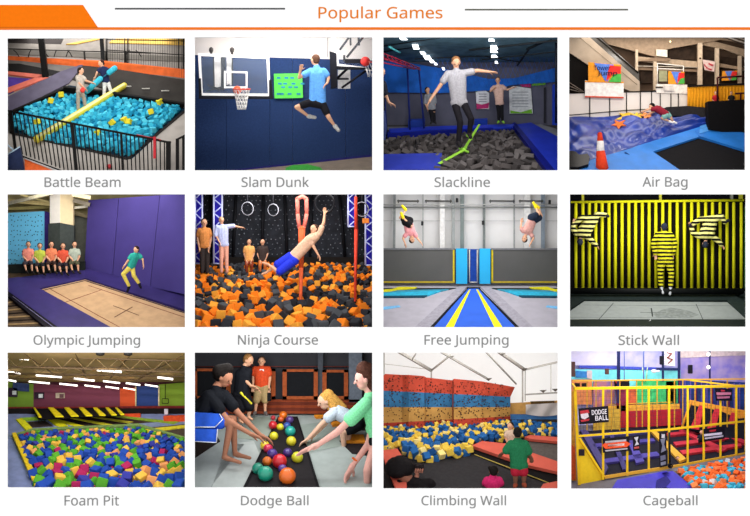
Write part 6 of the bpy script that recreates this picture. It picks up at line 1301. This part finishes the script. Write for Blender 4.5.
    b = MB(); b.tube(r.at(239, 104, 1.19), r.at(239, 222, 1.19), 1.6 * S); mk('red_crack', b, M('#7a3326'), t)
    face('tan_board', [(412, 172), (582, 163), (582, 210), (412, 212)], 1.5, .03, '#c99a58', label='tan painted board right of the climbing wall', cat='board', var=.08)
    face('blue_board', [(405, 206), (582, 206), (582, 258), (405, 258)], 1.48, .03, '#3f6fa6', label='blue board along the back of the pit at right', cat='board', var=.1)
    # draped cloth
    b = MB(); NX = 26; NY = 8; vs = []
    for j in range(NY + 1):
        for i in range(NX + 1):
            u, v = i / NX, j / NY; x = 466 + 114 * u - 0 * v; y = 176 - 6 * u + v * (30 + 14 * math.sin(u * 2.8) * .6 + 2 * u); d = 1.44 - .02 * math.sin(u * 12 + v * 3)
            vs.append(r.at(min(x, 578), y, d))
    b.add(vs, [(j * (NX + 1) + i, (j + 1) * (NX + 1) + i, (j + 1) * (NX + 1) + i + 1, j * (NX + 1) + i + 1) for j in range(NY) for i in range(NX)], True); k = len(vs)
    b.add([p + Vector((0, .006, 0)) for p in vs], [(j * (NX + 1) + i, j * (NX + 1) + i + 1, (j + 1) * (NX + 1) + i + 1, (j + 1) * (NX + 1) + i) for j in range(NY) for i in range(NX)], True)
    mk('draped_cloth', b, M('#cfc8c6', .8, .06, 6), label='whitish cloth draped over the tan and blue boards', cat='cloth')
    b = MB(); r.face(b, [(480, 166), (555, 164), (555, 172), (482, 174)], 1.46, .01); mk('dark_print', b, M('#5a4326', .8, .3, 30), label='dark lettering like strip above the draped cloth', cat='strip')
    # mats and pads
    pad('black_mat', [(150, 360), (300, 330), (560, 440), (560, 446), (90, 446)], '#312f31', .01, 0, None, 'wide black mat in the foreground', 'mat', rough=.8)
    def rpad(q, t_, lift, lb): pad('red_pad', q, '#d2604f', t_, lift, None, lb, 'pad', 'coral red pads', rough=.55, var=.06, scale=6)
    rpad([(298, 312), (330, 298), (404, 306), (582, 368), (582, 398), (470, 372)], .035, .02, 'long coral red pad running diagonally behind the boy in green')
    rpad([(462, 284), (480, 278), (582, 286), (582, 300), (478, 290)], .03, .02, 'short coral red pad beside the pit at right')
    rpad([(20, 326), (66, 320), (90, 356), (96, 446), (62, 446), (24, 350)], .03, .03, 'coral red pad behind the large head at lower left')
    rpad([(520, 430), (582, 418), (582, 446), (510, 446)], .03, .0, 'corner of a coral red pad at the lower right')
    pad('dark_bed', [(410, 304), (480, 293), (582, 304), (582, 362)], '#5a5552', .008, 0, None, 'grey brown jump bed between the two coral red pads', 'jump bed')
    pad('painted_shadow', [(298, 318), (470, 376), (582, 402), (582, 430), (440, 394), (298, 332)], '#0f0d0e', .012, 0, None, 'painted black shadow in front of the long coral red pad', 'strip')  # shadow before the red pad, painted as a black strip
    b = MB(); A, C = r.on(fl, 306, 336) + n * .02, r.on(fl, 556, 432) + n * .02; b.tube(A, C, 1.5 * S); mk('yellow_line', b, M('#c8b25a'), label='thin yellow line along the edge of the black mat', cat='line')
    # pit
    cs = [('#2a64a4', 6, 'blue foam cube'), ('#eac650', 5.5, 'yellow foam cube'), ('#1e4c84', 3, 'dark blue foam cube'), ('#f3dc8a', 1.5, 'pale yellow foam cube')]
    hump = lambda x, y: .02
    pit = [(18, 262), (120, 250), (300, 238), (440, 236), (582, 250), (582, 282), (470, 274), (410, 292), (330, 292), (292, 318), (292, 332), (180, 356), (120, 350), (70, 318), (18, 322)]
    pad('pit_lining', pit, '#152a44', .004, 0, None, 'dark lining of the blue and yellow foam pit', 'pit lining')
    foam(r, fl, pit, 17, cs, 41, 'in the climbing wall pit', 'foam cubes in the climbing wall pit', sizef=lambda y: .6 + .75 * (y - 240) / 110, gap=.86, maxn=300, rise=.6, hump=hump)
    # children
    person(r, .235, 40, (440, 264), (-.1, 1, .1), (440, 284), (444, 362), [[(420, 298, 0), (404, 322, -4), (400, 322, -14)][0:0] or [(420, 300, 0), (406, 318, 0), (398, 324, 10)], [(462, 300, 0), (474, 322, 0), (478, 332, 6)]],
           [[(434, 366, 0), (434, 400, 0), (434, 426, 0), (432, 432, -8)], [(456, 366, 0), (460, 400, 0), (460, 424, 0), (464, 430, -8)]],
           [('tshirt', '#1f6a44', 'T P ae', .12), ('shorts', '#a81f34', 'P lh', .1), ('shoes', '#9a4a34', 'F', .05)], 'boy in a dark green shirt and red shorts seen from behind', hair=('#15110f', ''), fine=.05, skin='#7a5240', fat=.95, eyes=False, headsz=.9)
    person(r, .9, 26, (418, 244), (-.5, -.8, 0), (420, 256), (424, 296), [[(408, 264, 0), (404, 280, -4), (408, 292, -8)], [(432, 264, 0), (438, 280, 0), (436, 294, 0)]], [[(420, 298, 0), (420, 312, 0), (420, 326, 0)], [(430, 298, 0), (430, 312, 0), (430, 326, 0)]],
           [('tshirt', '#c9b09c', 'T P au', .1)], 'small child in a pale top wading behind the boy in green', hair=('#1a1410', ''), fine=.07, eyes=False)
    person(r, .24, 36, (366, 384), (0, 1, 0), (364, 398), (362, 440), [[(346, 412, 0), (338, 428, 0), (344, 440, 8)], [(382, 412, 0), (390, 428, 0), (384, 440, 8)]], [[(352, 444, 0), (346, 446, 20), (350, 448, 34)], [(374, 444, 0), (380, 446, 20), (374, 448, 34)]],
           [('tshirt', '#c82864', 'T P au', .12)], 'toddler in a pink shirt sitting with its back to the viewer', hair=('#17120f', '', ((354, 372, 0), (360, 378, 0), 6, 8)), fine=.05, skin='#7a5240', eyes=False, headsz=1.0)
    head = person(r, .25, 82, (78, 376), (.5, .8, -.1), (104, 412), (130, 500), [[(74, 432, 0), (60, 470, 0), (90, 480, 10)], [(164, 428, 6), (184, 460, 20), (150, 470, 30)]], [[(110, 520, 0), (110, 540, 0), (110, 550, 0)], [(150, 520, 0), (150, 540, 0), (150, 550, 0)]],
           [('tshirt', '#151113', 'T P au', .05)], 'person with a large dark head of hair in the near left corner', hair=('#120e10', '', ((62, 372, 0), (88, 372, 0), 34, 32)), fine=.035, skin='#8a5a48', eyes=False, headsz=.95, fat=.95)
    b = MB(); b.bbox(r.at(134, 372, .25), (15 * S, 5 * S, 12 * S), .3); b.ball(r.at(128, 368, .24), (6 * S, 6 * S, 6 * S)); b.ball(r.at(142, 372, .24), (6 * S, 6 * S, 6 * S)); mk('camera', b, M('#1c1416', .4, .3, 30), label='dark camera held up beside the large head', cat='camera')
    b = MB(); q = [r.at(x, y, .25) for x, y in ((122, 408), (128, 396), (126, 384))]; b.cap(q[0], q[1], 8 * S, 7 * S); b.cap(q[1], q[2], 7 * S, 5 * S)
    for k in range(4): b.cap(r.at(122 + k * 7, 386, .235), r.at(124 + k * 7, 377, .23), 3 * S, 2.6 * S)
    mk('raised_hand', b, M('#a06a58', .6), head)
    r.over(7, color=(1, .97, .93)); r.light(4)
room_climb()
# ================================================================ cageball
def room_cage():
    r = Room(560, 348, WINS[2, 3], ytop=240); S = r.S(); D = 1.7
    fl = r.floor(438, .2, 245, 1.5); n = fl[1]
    r.shell(D, M('#8a7fc0'), M('#6a6ab0'), back=M('#d9d4f0', .8, .08, 4, hex2='#b9b2e8'), ceil=M('#8a8ac0'))
    r.ground(fl, M('#6f6a6c', .7, .1, 10))
    def face(nm, pts, d, t, hx, parent=None, label=None, cat=None, group=None, **k):
        b = MB(); r.face(b, pts, d, t); return mk(nm, b, M(hx, **k), parent, label, cat, group)
    def pad(nm, pts, hx, tt, lift=0, parent=None, label=None, cat=None, group=None, **k):
        b = MB(); r.slab(b, pts, (fl[0] + n * lift, n), tt); return mk(nm, b, M(hx, **k), parent, label, cat, group)
    def tb(nm, a, c, w_, hx, parent=None, label=None, cat=None, group=None, sq=True):
        b = MB(); b.tube(r.at(*a), r.at(*c), w_ * S, None, 4 if sq else 8, sq); return mk(nm, b, M(hx, .45, .05), parent, label, cat, group)
    # painted walls
    face('sky_mural', [(375, 5), (590, 5), (590, 110), (375, 100)], 1.66, .02, '#8c80cc', label='violet cloud mural on the upper right wall', cat='mural', hex2='#b8a4c8', scale=9)
    face('mural_cloud_band', [(375, 5), (590, 5), (590, 22), (400, 30), (375, 30)], 1.65, .01, '#e2cfc8', label='pale cloudy top band of the violet mural', cat='mural')
    face('sky_mural', [(180, 5), (322, 5), (322, 66), (180, 60)], 1.66, .02, '#b4b4ec', label='pale lilac sky mural in the upper middle', cat='mural', hex2='#dcd4f0', scale=8)
    face('pale_mural', [(30, 5), (182, 5), (182, 54), (30, 54)], 1.66, .02, '#e6e0f4', label='very pale lilac mural at the upper left', cat='mural', hex2='#f6f2fa', scale=8)
    face('cyan_wall', [(35, 66), (375, 70), (375, 130), (35, 130)], 1.64, .02, '#86ecec', label='bright cyan painted wall band', cat='wall panel', var=.06)
    face('blue_stripe', [(60, 54), (365, 62), (365, 70), (60, 62)], 1.63, .02, '#4a58c0', label='thin blue stripe above the cyan wall band', cat='stripe')
    face('blue_wall', [(360, 96), (590, 108), (590, 240), (360, 230)], 1.63, .02, '#2f4c9c', label='deep blue padded wall at the back right', cat='wall panel', hex2='#27305c', scale=5)
    for i, x in enumerate(range(372, 580, 17)): tb('blue_wall_seam', (x, 100 + (x - 360) * .05, 1.62), (x, 232, 1.62), 1.6, '#6a5aa8' if i % 3 else '#8a2a3c', label='upright %s seam on the deep blue wall, number %d from the left' % ('violet' if i % 3 else 'red', i + 1), cat='seam', group='seams of the blue wall')
    face('orange_board', [(36, 98), (100, 98), (100, 176), (36, 176)], 1.6, .02, '#e28a50', label='orange board at the far left behind the cage', cat='board')
    b = MB(); [r.rect(b, x, 109, x + 16, 120, 1.595, .01) for x in (46, 68)]; mk('black_window_pair', b, M('#201a1c'), label='pair of small black openings on the orange board', cat='opening')
    face('blue_poster', [(50, 70), (84, 74), (84, 92), (50, 92)], 1.62, .02, '#3f88c8', label='blue poster above the orange board', cat='poster'); face('pale_poster', [(84, 70), (100, 70), (100, 96), (84, 94)], 1.62, .02, '#d8c8c4', label='small pale poster beside the blue one', cat='poster')
    face('violet_playground_panel', [(104, 104), (170, 104), (170, 200), (104, 200)], 1.58, .03, '#8f6f9a', label='violet grey play panel behind the left cage bars', cat='play panel', hex2='#c87a6a', scale=14)
    face('black_sign_board', [(168, 102), (216, 100), (216, 124), (170, 124)], 1.5, .02, '#1a1418', label='black hanging sign above the cage at left of centre', cat='sign')
    face('red_mark', [(172, 104), (190, 104), (188, 110), (174, 110)], 1.495, .005, '#c03030', label='red flash on the black hanging sign', cat='mark')
    for q, hx, lb in (([(205, 124), (238, 124), (238, 200), (205, 200)], '#c8603c', 'red orange play slide panel behind the cage'), ([(238, 100), (366, 102), (366, 172), (238, 176)], '#3fb868', 'bright green net panel behind the cage'), ([(176, 124), (205, 126), (205, 240), (176, 240)], '#8c2a44', 'dark red upright play panel'), ([(330, 104), (362, 104), (362, 190), (330, 190)], '#2c9a5c', 'darker green play panel beside the net panel')):
        face('play_wall', q, 1.56 if hx != '#8c2a44' else 1.5, .03, hx, label=lb, cat='play wall', group='coloured play walls', var=.25, scale=18)
    for i, (a, c, hx) in enumerate((((256, 60), (262, 104), '#d8e8a0'), ((150, 176), (350, 168), '#e0b040'), ((272, 60), (268, 104), '#c8dc90'))): tb('play_tube', (*a, 1.54), (*c, 1.54), 1.4, hx, label=['thin lime tube left, above the green panel', 'amber rail across the coloured play panels', 'thin lime tube right, above the green panel'][i], cat='tube', sq=False)
    face('yellow_ledge', [(150, 180), (372, 174), (372, 196), (150, 204)], 1.5, .04, '#d8a23a', label='amber ledge behind the cage below the play panels', cat='ledge', var=.15)
    face('red_pad_wall', [(186, 198), (378, 190), (378, 240), (186, 248)], 1.46, .05, '#a82430', label='dark red padded wall beyond the jump beds', cat='padded wall', var=.1)
    face('yellow_low_wall', [(104, 190), (188, 190), (188, 258), (104, 262)], 1.42, .05, '#c8a23c', label='yellow brown padded wall at left beyond the jump beds', cat='padded wall', var=.15)
    # dark posts, speaker, poster
    for x, w_, y1, lb in ((182, 5, 172, 'thick dark blue post at left of the wall'), (320, 3.4, 104, 'dark blue post left of the white poster'), (370, 4, 104, 'dark blue post right of the white poster'), (466, 2.6, 98, 'thin dark post on the violet mural'), (200, 1.4, 100, 'thin steel post beside the thick blue one'), (260, 2, 96, 'slim grey blue post in the upper middle')):
        tb('wall_post', (x, 2, 1.45), (x, y1, 1.45), w_, '#1c2350' if w_ > 2.5 else '#5a6aa0', label=lb, cat='post')
    tb('cross_beam', (300, 66, 1.44), (372, 66, 1.44), 4, '#1a2450', label='dark blue cross beam below the white poster', cat='beam')
    for x, y, w_, h, lb in ((316, 38, 6, 14, 'small black speaker beside the white poster'), (405, 66, 7, 14, 'black speaker on the violet mural'), (146, 73, 6, 9, 'brown speaker box on the cyan wall'), (40, 66, 7, 24, 'dark wall box at the left edge')):
        b = MB(); b.bbox(r.at(x, y, 1.45), (w_ * S, 8 * S, h * S), .2); mk('wall_speaker', b, M('#14121a' if x > 200 else '#5c4038', .6), label=lb, cat='speaker')
    t = thing('white_poster', r.at(342, 58, 1.45), 'white poster with a looping brown figure between the dark posts', 'poster'); face('sheet', [(325, 8), (356, 8), (358, 56), (324, 54)], 1.5, .02, '#efe8ec', t)
    b = MB(); b.path([r.at(x, y, 1.49) for x, y in ((332, 14), (348, 18), (334, 30), (350, 36), (336, 48))], 2 * S); mk('brown_figure', b, M('#8c4a3c'), t)
    b = MB(); b.ball(r.at(292, 72, 1.42), (9 * S, 6 * S, 6 * S)); b.tube(r.at(292, 72, 1.42), r.at(310, 72, 1.42), 3 * S); mk('projector', b, M('#e6dce0', .4), label='small white device at the left end of the dark cross beam', cat='projector')
    for x, y in ((436, 20), (462, 60)): b = MB(); b.ball(r.at(x if x > 440 else 462, y, 1.4), (6 * S,) * 3); mk('lamp', b, M('#fff6e8', emit=1.5), label='small glowing lamp on the thin dark post, %s one' % ('upper' if y < 40 else 'lower'), cat='lamp')
    # jump beds
    t = thing('trampoline_field', r.on(fl, 300, 330), 'field of black jump beds separated by purple, red and yellow pads', 'trampoline')
    pad('black_bed', [(60, 262), (400, 240), (590, 230), (590, 326), (360, 366), (148, 402)], '#1c1a24', .01, 0, t)
    for q, hx in (([(62, 262), (84, 262), (150, 380), (138, 400)], '#4a4470'), ([(84, 276), (270, 262), (272, 270), (88, 285)], '#4a4a80'), ([(100, 306), (290, 288), (296, 297), (106, 316)], '#473f86'), ([(128, 354), (300, 330), (312, 342), (134, 366)], '#4b4290'), ([(212, 300), (232, 298), (262, 360), (236, 366)], '#4f4694'), ([(280, 264), (296, 263), (392, 352), (372, 360)], '#d8a63a'),
                  ([(330, 272), (480, 258), (486, 264), (336, 280)], '#b8303c'), ([(352, 300), (520, 282), (526, 290), (360, 311)], '#b62f3e'), ([(372, 326), (560, 304), (566, 312), (382, 338)], '#c2343e'), ([(370, 262), (384, 261), (520, 322), (498, 330)], '#c43440'), ([(440, 250), (456, 248), (590, 300), (590, 312)], '#b22c3a'), ([(150, 270), (162, 269), (210, 384), (194, 386)], '#3c376c')):
        pad('dividing_pad', q, hx, .03, .005, t, rough=.5, var=.1)
    # slanted beds on the right
    t = thing('slanted_trampolines', r.at(480, 262, 1.2), 'slanted black trampolines with red dividers and an orange top pad', 'trampoline')
    b = MB(); b.prism([r.at(402, 176, 1.4), r.at(590, 214, 1.36), r.at(590, 316, 1.06), r.at(384, 246, 1.3)], Vector((0, .02, -.01))); mk('black_beds', b, M('#14141c', .7), t)
    b = MB(); b.prism([r.at(404, 170, 1.41), r.at(590, 206, 1.37), r.at(590, 228, 1.34), r.at(402, 184, 1.39)], Vector((0, .02, .03))); mk('orange_top_pad', b, M('#e2952c', .5), t)
    for a, c in (((440, 184), (420, 250)), ((488, 194), (468, 262)), ((540, 206), (520, 284))):
        b = MB(); b.prism([r.at(a[0] - 6, a[1], 1.36), r.at(a[0] + 10, a[1] + 2, 1.36), r.at(c[0] + 12, c[1] + 4, 1.2), r.at(c[0] - 12, c[1], 1.2)], Vector((0, .01, .02))); mk('red_divider', b, M('#c83038', .5), t)
    b = MB(); b.cap(r.at(404, 174, 1.36), r.at(380, 246, 1.28), 4 * S, 4 * S); mk('orange_side_pad', b, M('#e2952c', .5), t)
    # cage --------------------------------------------------------------
    yl = '#f0c21c'; d0, d1 = .62, .46
    dd = lambda x: r.dep(fl, x, 426 - (x - 60) * .19)
    t = thing('ball_cage', r.at(300, 400, .55), 'tall yellow tube cage with black nets around the jump beds', 'cage')
    tb('top_rail', (44, 126, dd(44)), (590, 118, dd(590)), 4, yl, t); tb('middle_rail', (56, 274, dd(56)), (330, 254, dd(330)), 3, yl, t); tb('middle_rail', (330, 254, dd(330)), (590, 226, dd(590)), 3, yl, t)
    tb('bottom_rail', (138, 402, dd(138)), (360, 368, dd(360)), 4.5, '#e0a63a', t); tb('bottom_rail', (360, 368, dd(360)), (590, 326, dd(590)), 4, '#e6b02c', t)
    tb('back_rail', (40, 102, 1.1), (590, 96, 1.2), 2.2, '#d8a03a', t); tb('back_rail', (384, 98, 1.2), (590, 122, .9), 2.2, '#e0b02c', t)
    for x, y0, y1, w_ in ((60, 122, 426, 4.5), (134, 126, 410, 3.4), (209, 126, 398, 3.2), (276, 124, 388, 3.2), (339, 122, 376, 3.4), (397, 122, 362, 3), (447, 121, 354, 3.2), (499, 150, 346, 3), (548, 120, 336, 3.2), (577, 118, 330, 2.4)):
        tb('upright', (x if x > 60 else 46, y0, dd(x)), (x, y1, dd(x)), w_, yl, t)
    for x in (84, 112, 160, 186, 238, 256, 302, 356, 382, 420, 470, 520): tb('back_upright', (x, 100, 1.15), (x, 246 if x > 200 else 256, 1.2), 1.7, '#c9962e', t)
    tb('slant_rail', (60, 280, dd(60)), (138, 402, dd(138)), 3, yl, t); tb('corner_rail', (38, 112, 1.0), (48, 126, dd(44)), 3, yl, t)
    b = MB(); r.face(b, [(x, y, dd(x) + .012) for x, y in ((58, 282), (68, 286), (140, 408), (62, 428))], 0, .02); mk('yellow_side_panel', b, M('#ecc322', .5, .04), t)
    b = MB()
    for i in range(44): x = 50 + i * 12.2; b.tube(r.at(x, 128, dd(x)), r.at(x + (12 if i % 2 else -12), 262 - (x - 56) * .07, dd(x)), .35 * S, None, 3)
    for i in range(9): b.tube(r.at(48, 138 + i * 14, dd(48)), r.at(580, 130 + i * 11, dd(580)), .3 * S, None, 3)
    mk('net', b, M('#3a3440'), t)
    face('orange_post_pad', [(30, 130), (42, 136), (52, 410), (48, 424), (34, 424)], .36, .05, '#e0a43a', label='ochre padded post at the left edge beside the cage', cat='post pad'); face('orange_foot_pad', [(34, 300), (46, 310), (48, 410), (34, 410)], .34, .02, '#e8602c', label='orange red pad at the foot of the left edge post', cat='pad')
    b = MB(); b.bbox(r.at(67, 325, dd(60) - .01), (9 * S, 3 * S, 10 * S), .2); mk('notice_plate', b, M('#2a2228'), label='small black notice on the yellow side panel', cat='notice')
    # banners on the cage
    def banner(q, lb, lines, hx='#17131a', extra=()):
        d = dd((q[0][0] + q[1][0]) / 2) - .03; dx = lambda pts, k: [(x, y, dd(x) - k) for x, y in pts]; t = thing('cage_banner', r.at(*q[3], d), lb, 'banner', 'black banners hung on the cage')
        b = MB(); r.face(b, dx(q, .03), 0, .006); cl = mk('cloth', b, M(hx, .6), t)
        for kind, pts, c in extra:
            b = MB(); r.face(b, dx(pts, .034), 0, .003); mk(kind, b, M(c, .5), cl)
        for s_, cx, cy, w_, h_, c, tilt in lines:
            X = Vector((1, 0, -tilt)).normalized(); lettering(cl, s_, r.at(cx, cy, d - .02), w_ * S, h_ * S, M(c, .5), X=X, Z=Vector((tilt, 0, 1)).normalized(), bold=.012)
    banner([(57, 188), (150, 180), (152, 230), (60, 238)], 'large black banner reading DODGE BALL at upper left of the cage', [('DODGE', 122, 199, 46, 15, '#f0e8ec', -.08), ('BALL', 130, 217, 40, 15, '#f0e8ec', -.08)], extra=(('red_flash', [(62, 196), (88, 192), (92, 202), (64, 206)], '#b83038'), ('white_emblem', [(64, 206), (86, 200), (90, 214), (76, 222), (66, 218)], '#d8c8cc'), ('red_flash', [(64, 224), (92, 220), (90, 226), (66, 230)], '#b83038')))
    banner([(132, 282), (216, 274), (216, 320), (134, 326)], 'black banner with a large orange red arrow bar at lower left', [], extra=(('white_scrawl', [(140, 290), (206, 284), (206, 290), (142, 297)], '#b8b0b4'), ('orange_bar', [(130, 302), (142, 294), (206, 290), (220, 298), (208, 308), (142, 314)], '#f0562c'), ('white_scrawl', [(148, 301), (200, 296), (200, 303), (150, 308)], '#f4e4dc'), ('white_scrawl', [(140, 318), (210, 311), (210, 315), (142, 322)], '#b8b0b4')))
    banner([(226, 274), (248, 272), (248, 318), (228, 320)], 'small narrow black banner with a white figure beside the orange bar one', [], extra=(('white_figure', [(230, 278), (244, 276), (240, 290), (246, 300), (232, 304), (238, 292)], '#c8c4c8'), ('red_foot', [(230, 308), (246, 306), (246, 312), (231, 314)], '#c05048')))
    banner([(482, 124), (536, 128), (535, 164), (484, 164)], 'black banner with pink print at upper right of the cage', [], extra=(('pink_print', [(486, 138), (532, 138), (532, 145), (488, 147)], '#c87888'), ('pink_print', [(488, 151), (528, 150), (528, 156), (490, 158)], '#b86a7c'), ('red_flash', [(500, 130), (514, 131), (512, 135), (501, 135)], '#c03040')))
    banner([(446, 252), (514, 242), (512, 282), (448, 292)], 'black banner with white scrawl at right below the middle rail', [], extra=(('white_scrawl', [(448, 268), (504, 262), (504, 269), (449, 275)], '#e0dce0'), ('white_scrawl', [(450, 279), (508, 271), (508, 276), (451, 284)], '#c8c4c8'), ('red_flash', [(464, 256), (486, 253), (484, 259), (466, 261)], '#b83038')))
    banner([(308, 264), (331, 262), (332, 368), (310, 372)], 'tall narrow black banner with grey figure at the middle of the cage', [], extra=(('grey_figure', [(312, 284), (328, 280), (324, 300), (330, 318), (314, 326), (318, 304)], '#7c7c8c'), ('white_head', [(316, 268), (326, 268), (326, 280), (316, 280)], '#cac6ca'), ('grey_figure', [(312, 336), (328, 332), (329, 346), (313, 352)], '#6c6c80'), ('grey_figure', [(313, 356), (329, 352), (329, 362), (314, 366)], '#8a8a98')))
    tb('black_pole', (340, 262, dd(340) - .05), (342, 374, dd(340) - .05), 3.4, '#15131a', label='black pole standing beside the tall narrow banner', cat='pole', sq=False)
    b = MB(); b.ring(r.at(343, 366, dd(340) - .07), 6 * S, 2.6 * S, Vector((0, 1, 0))); mk('pole_wheel', b, M('#1c1a20'), label='small black wheel at the foot of the black pole', cat='wheel')
    # players behind the bars
    for hd, sh, d, lb in (((440, 262), '#20222c', 1.0, 'player in dark clothes crouching under the right slanted beds'), ((366, 344), '#4a4a58', .75, 'player in grey sitting behind the black pole')):
        x, y = hd; person(r, d, 15, (x, y), (0, -1, 0), (x, y + 9), (x + 2, y + 24), [[(x - 7, y + 13, 0), (x - 11, y + 20, -3), (x - 8, y + 27, -6)], [(x + 8, y + 13, 0), (x + 12, y + 20, -3), (x + 9, y + 27, -6)]],
            [[(x - 3, y + 25, 0), (x - 7, y + 24, -10), (x - 7, y + 33, -10)], [(x + 5, y + 25, 0), (x + 9, y + 24, -10), (x + 9, y + 33, -10)]], [('shirt', sh, 'T P au', .1), ('trousers', '#1a1a22', 'P lf', .05)], lb, hair=('#17120f', ''), fine=.09, eyes=False, hands=False)
    # purple pads and the ball pit in front
    t = thing('purple_pad', r.on(fl, 300, 430), 'glossy purple floor pads in front of the cage', 'pad')
    for q in ([(178, 418), (330, 390), (346, 400), (300, 446), (160, 446)], [(318, 396), (350, 390), (420, 446), (340, 446), (308, 428)]): pad('pad', q, '#3d35a8', .03, 0, t, rough=.35, scale=6)
    pad('pad_joint', [(300, 420), (330, 406), (344, 424), (324, 446), (296, 446)], '#28246c', .034, 0, t)
    pit = [(358, 384), (450, 370), (590, 340), (590, 446), (420, 446)]
    pad('pit_lining', pit, '#7a4a34', .004, 0, None, 'lining of the orange and turquoise foam pit in front of the cage', 'pit lining')
    cs = [('#ef6a2c', 5, 'orange foam chunk'), ('#48b4cc', 4.4, 'turquoise foam chunk'), ('#f5854a', 2.2, 'light orange foam chunk'), ('#cfd0cc', .5, 'pale foam chunk')]
    foam(r, fl, [(372, 390), (450, 372), (588, 346), (588, 450), (420, 450)], 18, cs, 51, 'in the cageball foam pit', 'foam chunks in front of the cage', sizef=lambda y: .7 + .4 * (y - 340) / 100, gap=.8, rise=.45)
    face('white_sheet', [(498, 424), (556, 418), (570, 446), (500, 446)], .26, .004, '#e8dcd8', label='white sheet lying over the near corner of the foam pit', cat='sheet')
    r.over(14); r.light(10); r.over(6, d=1.35, dp=.3)
room_cage()
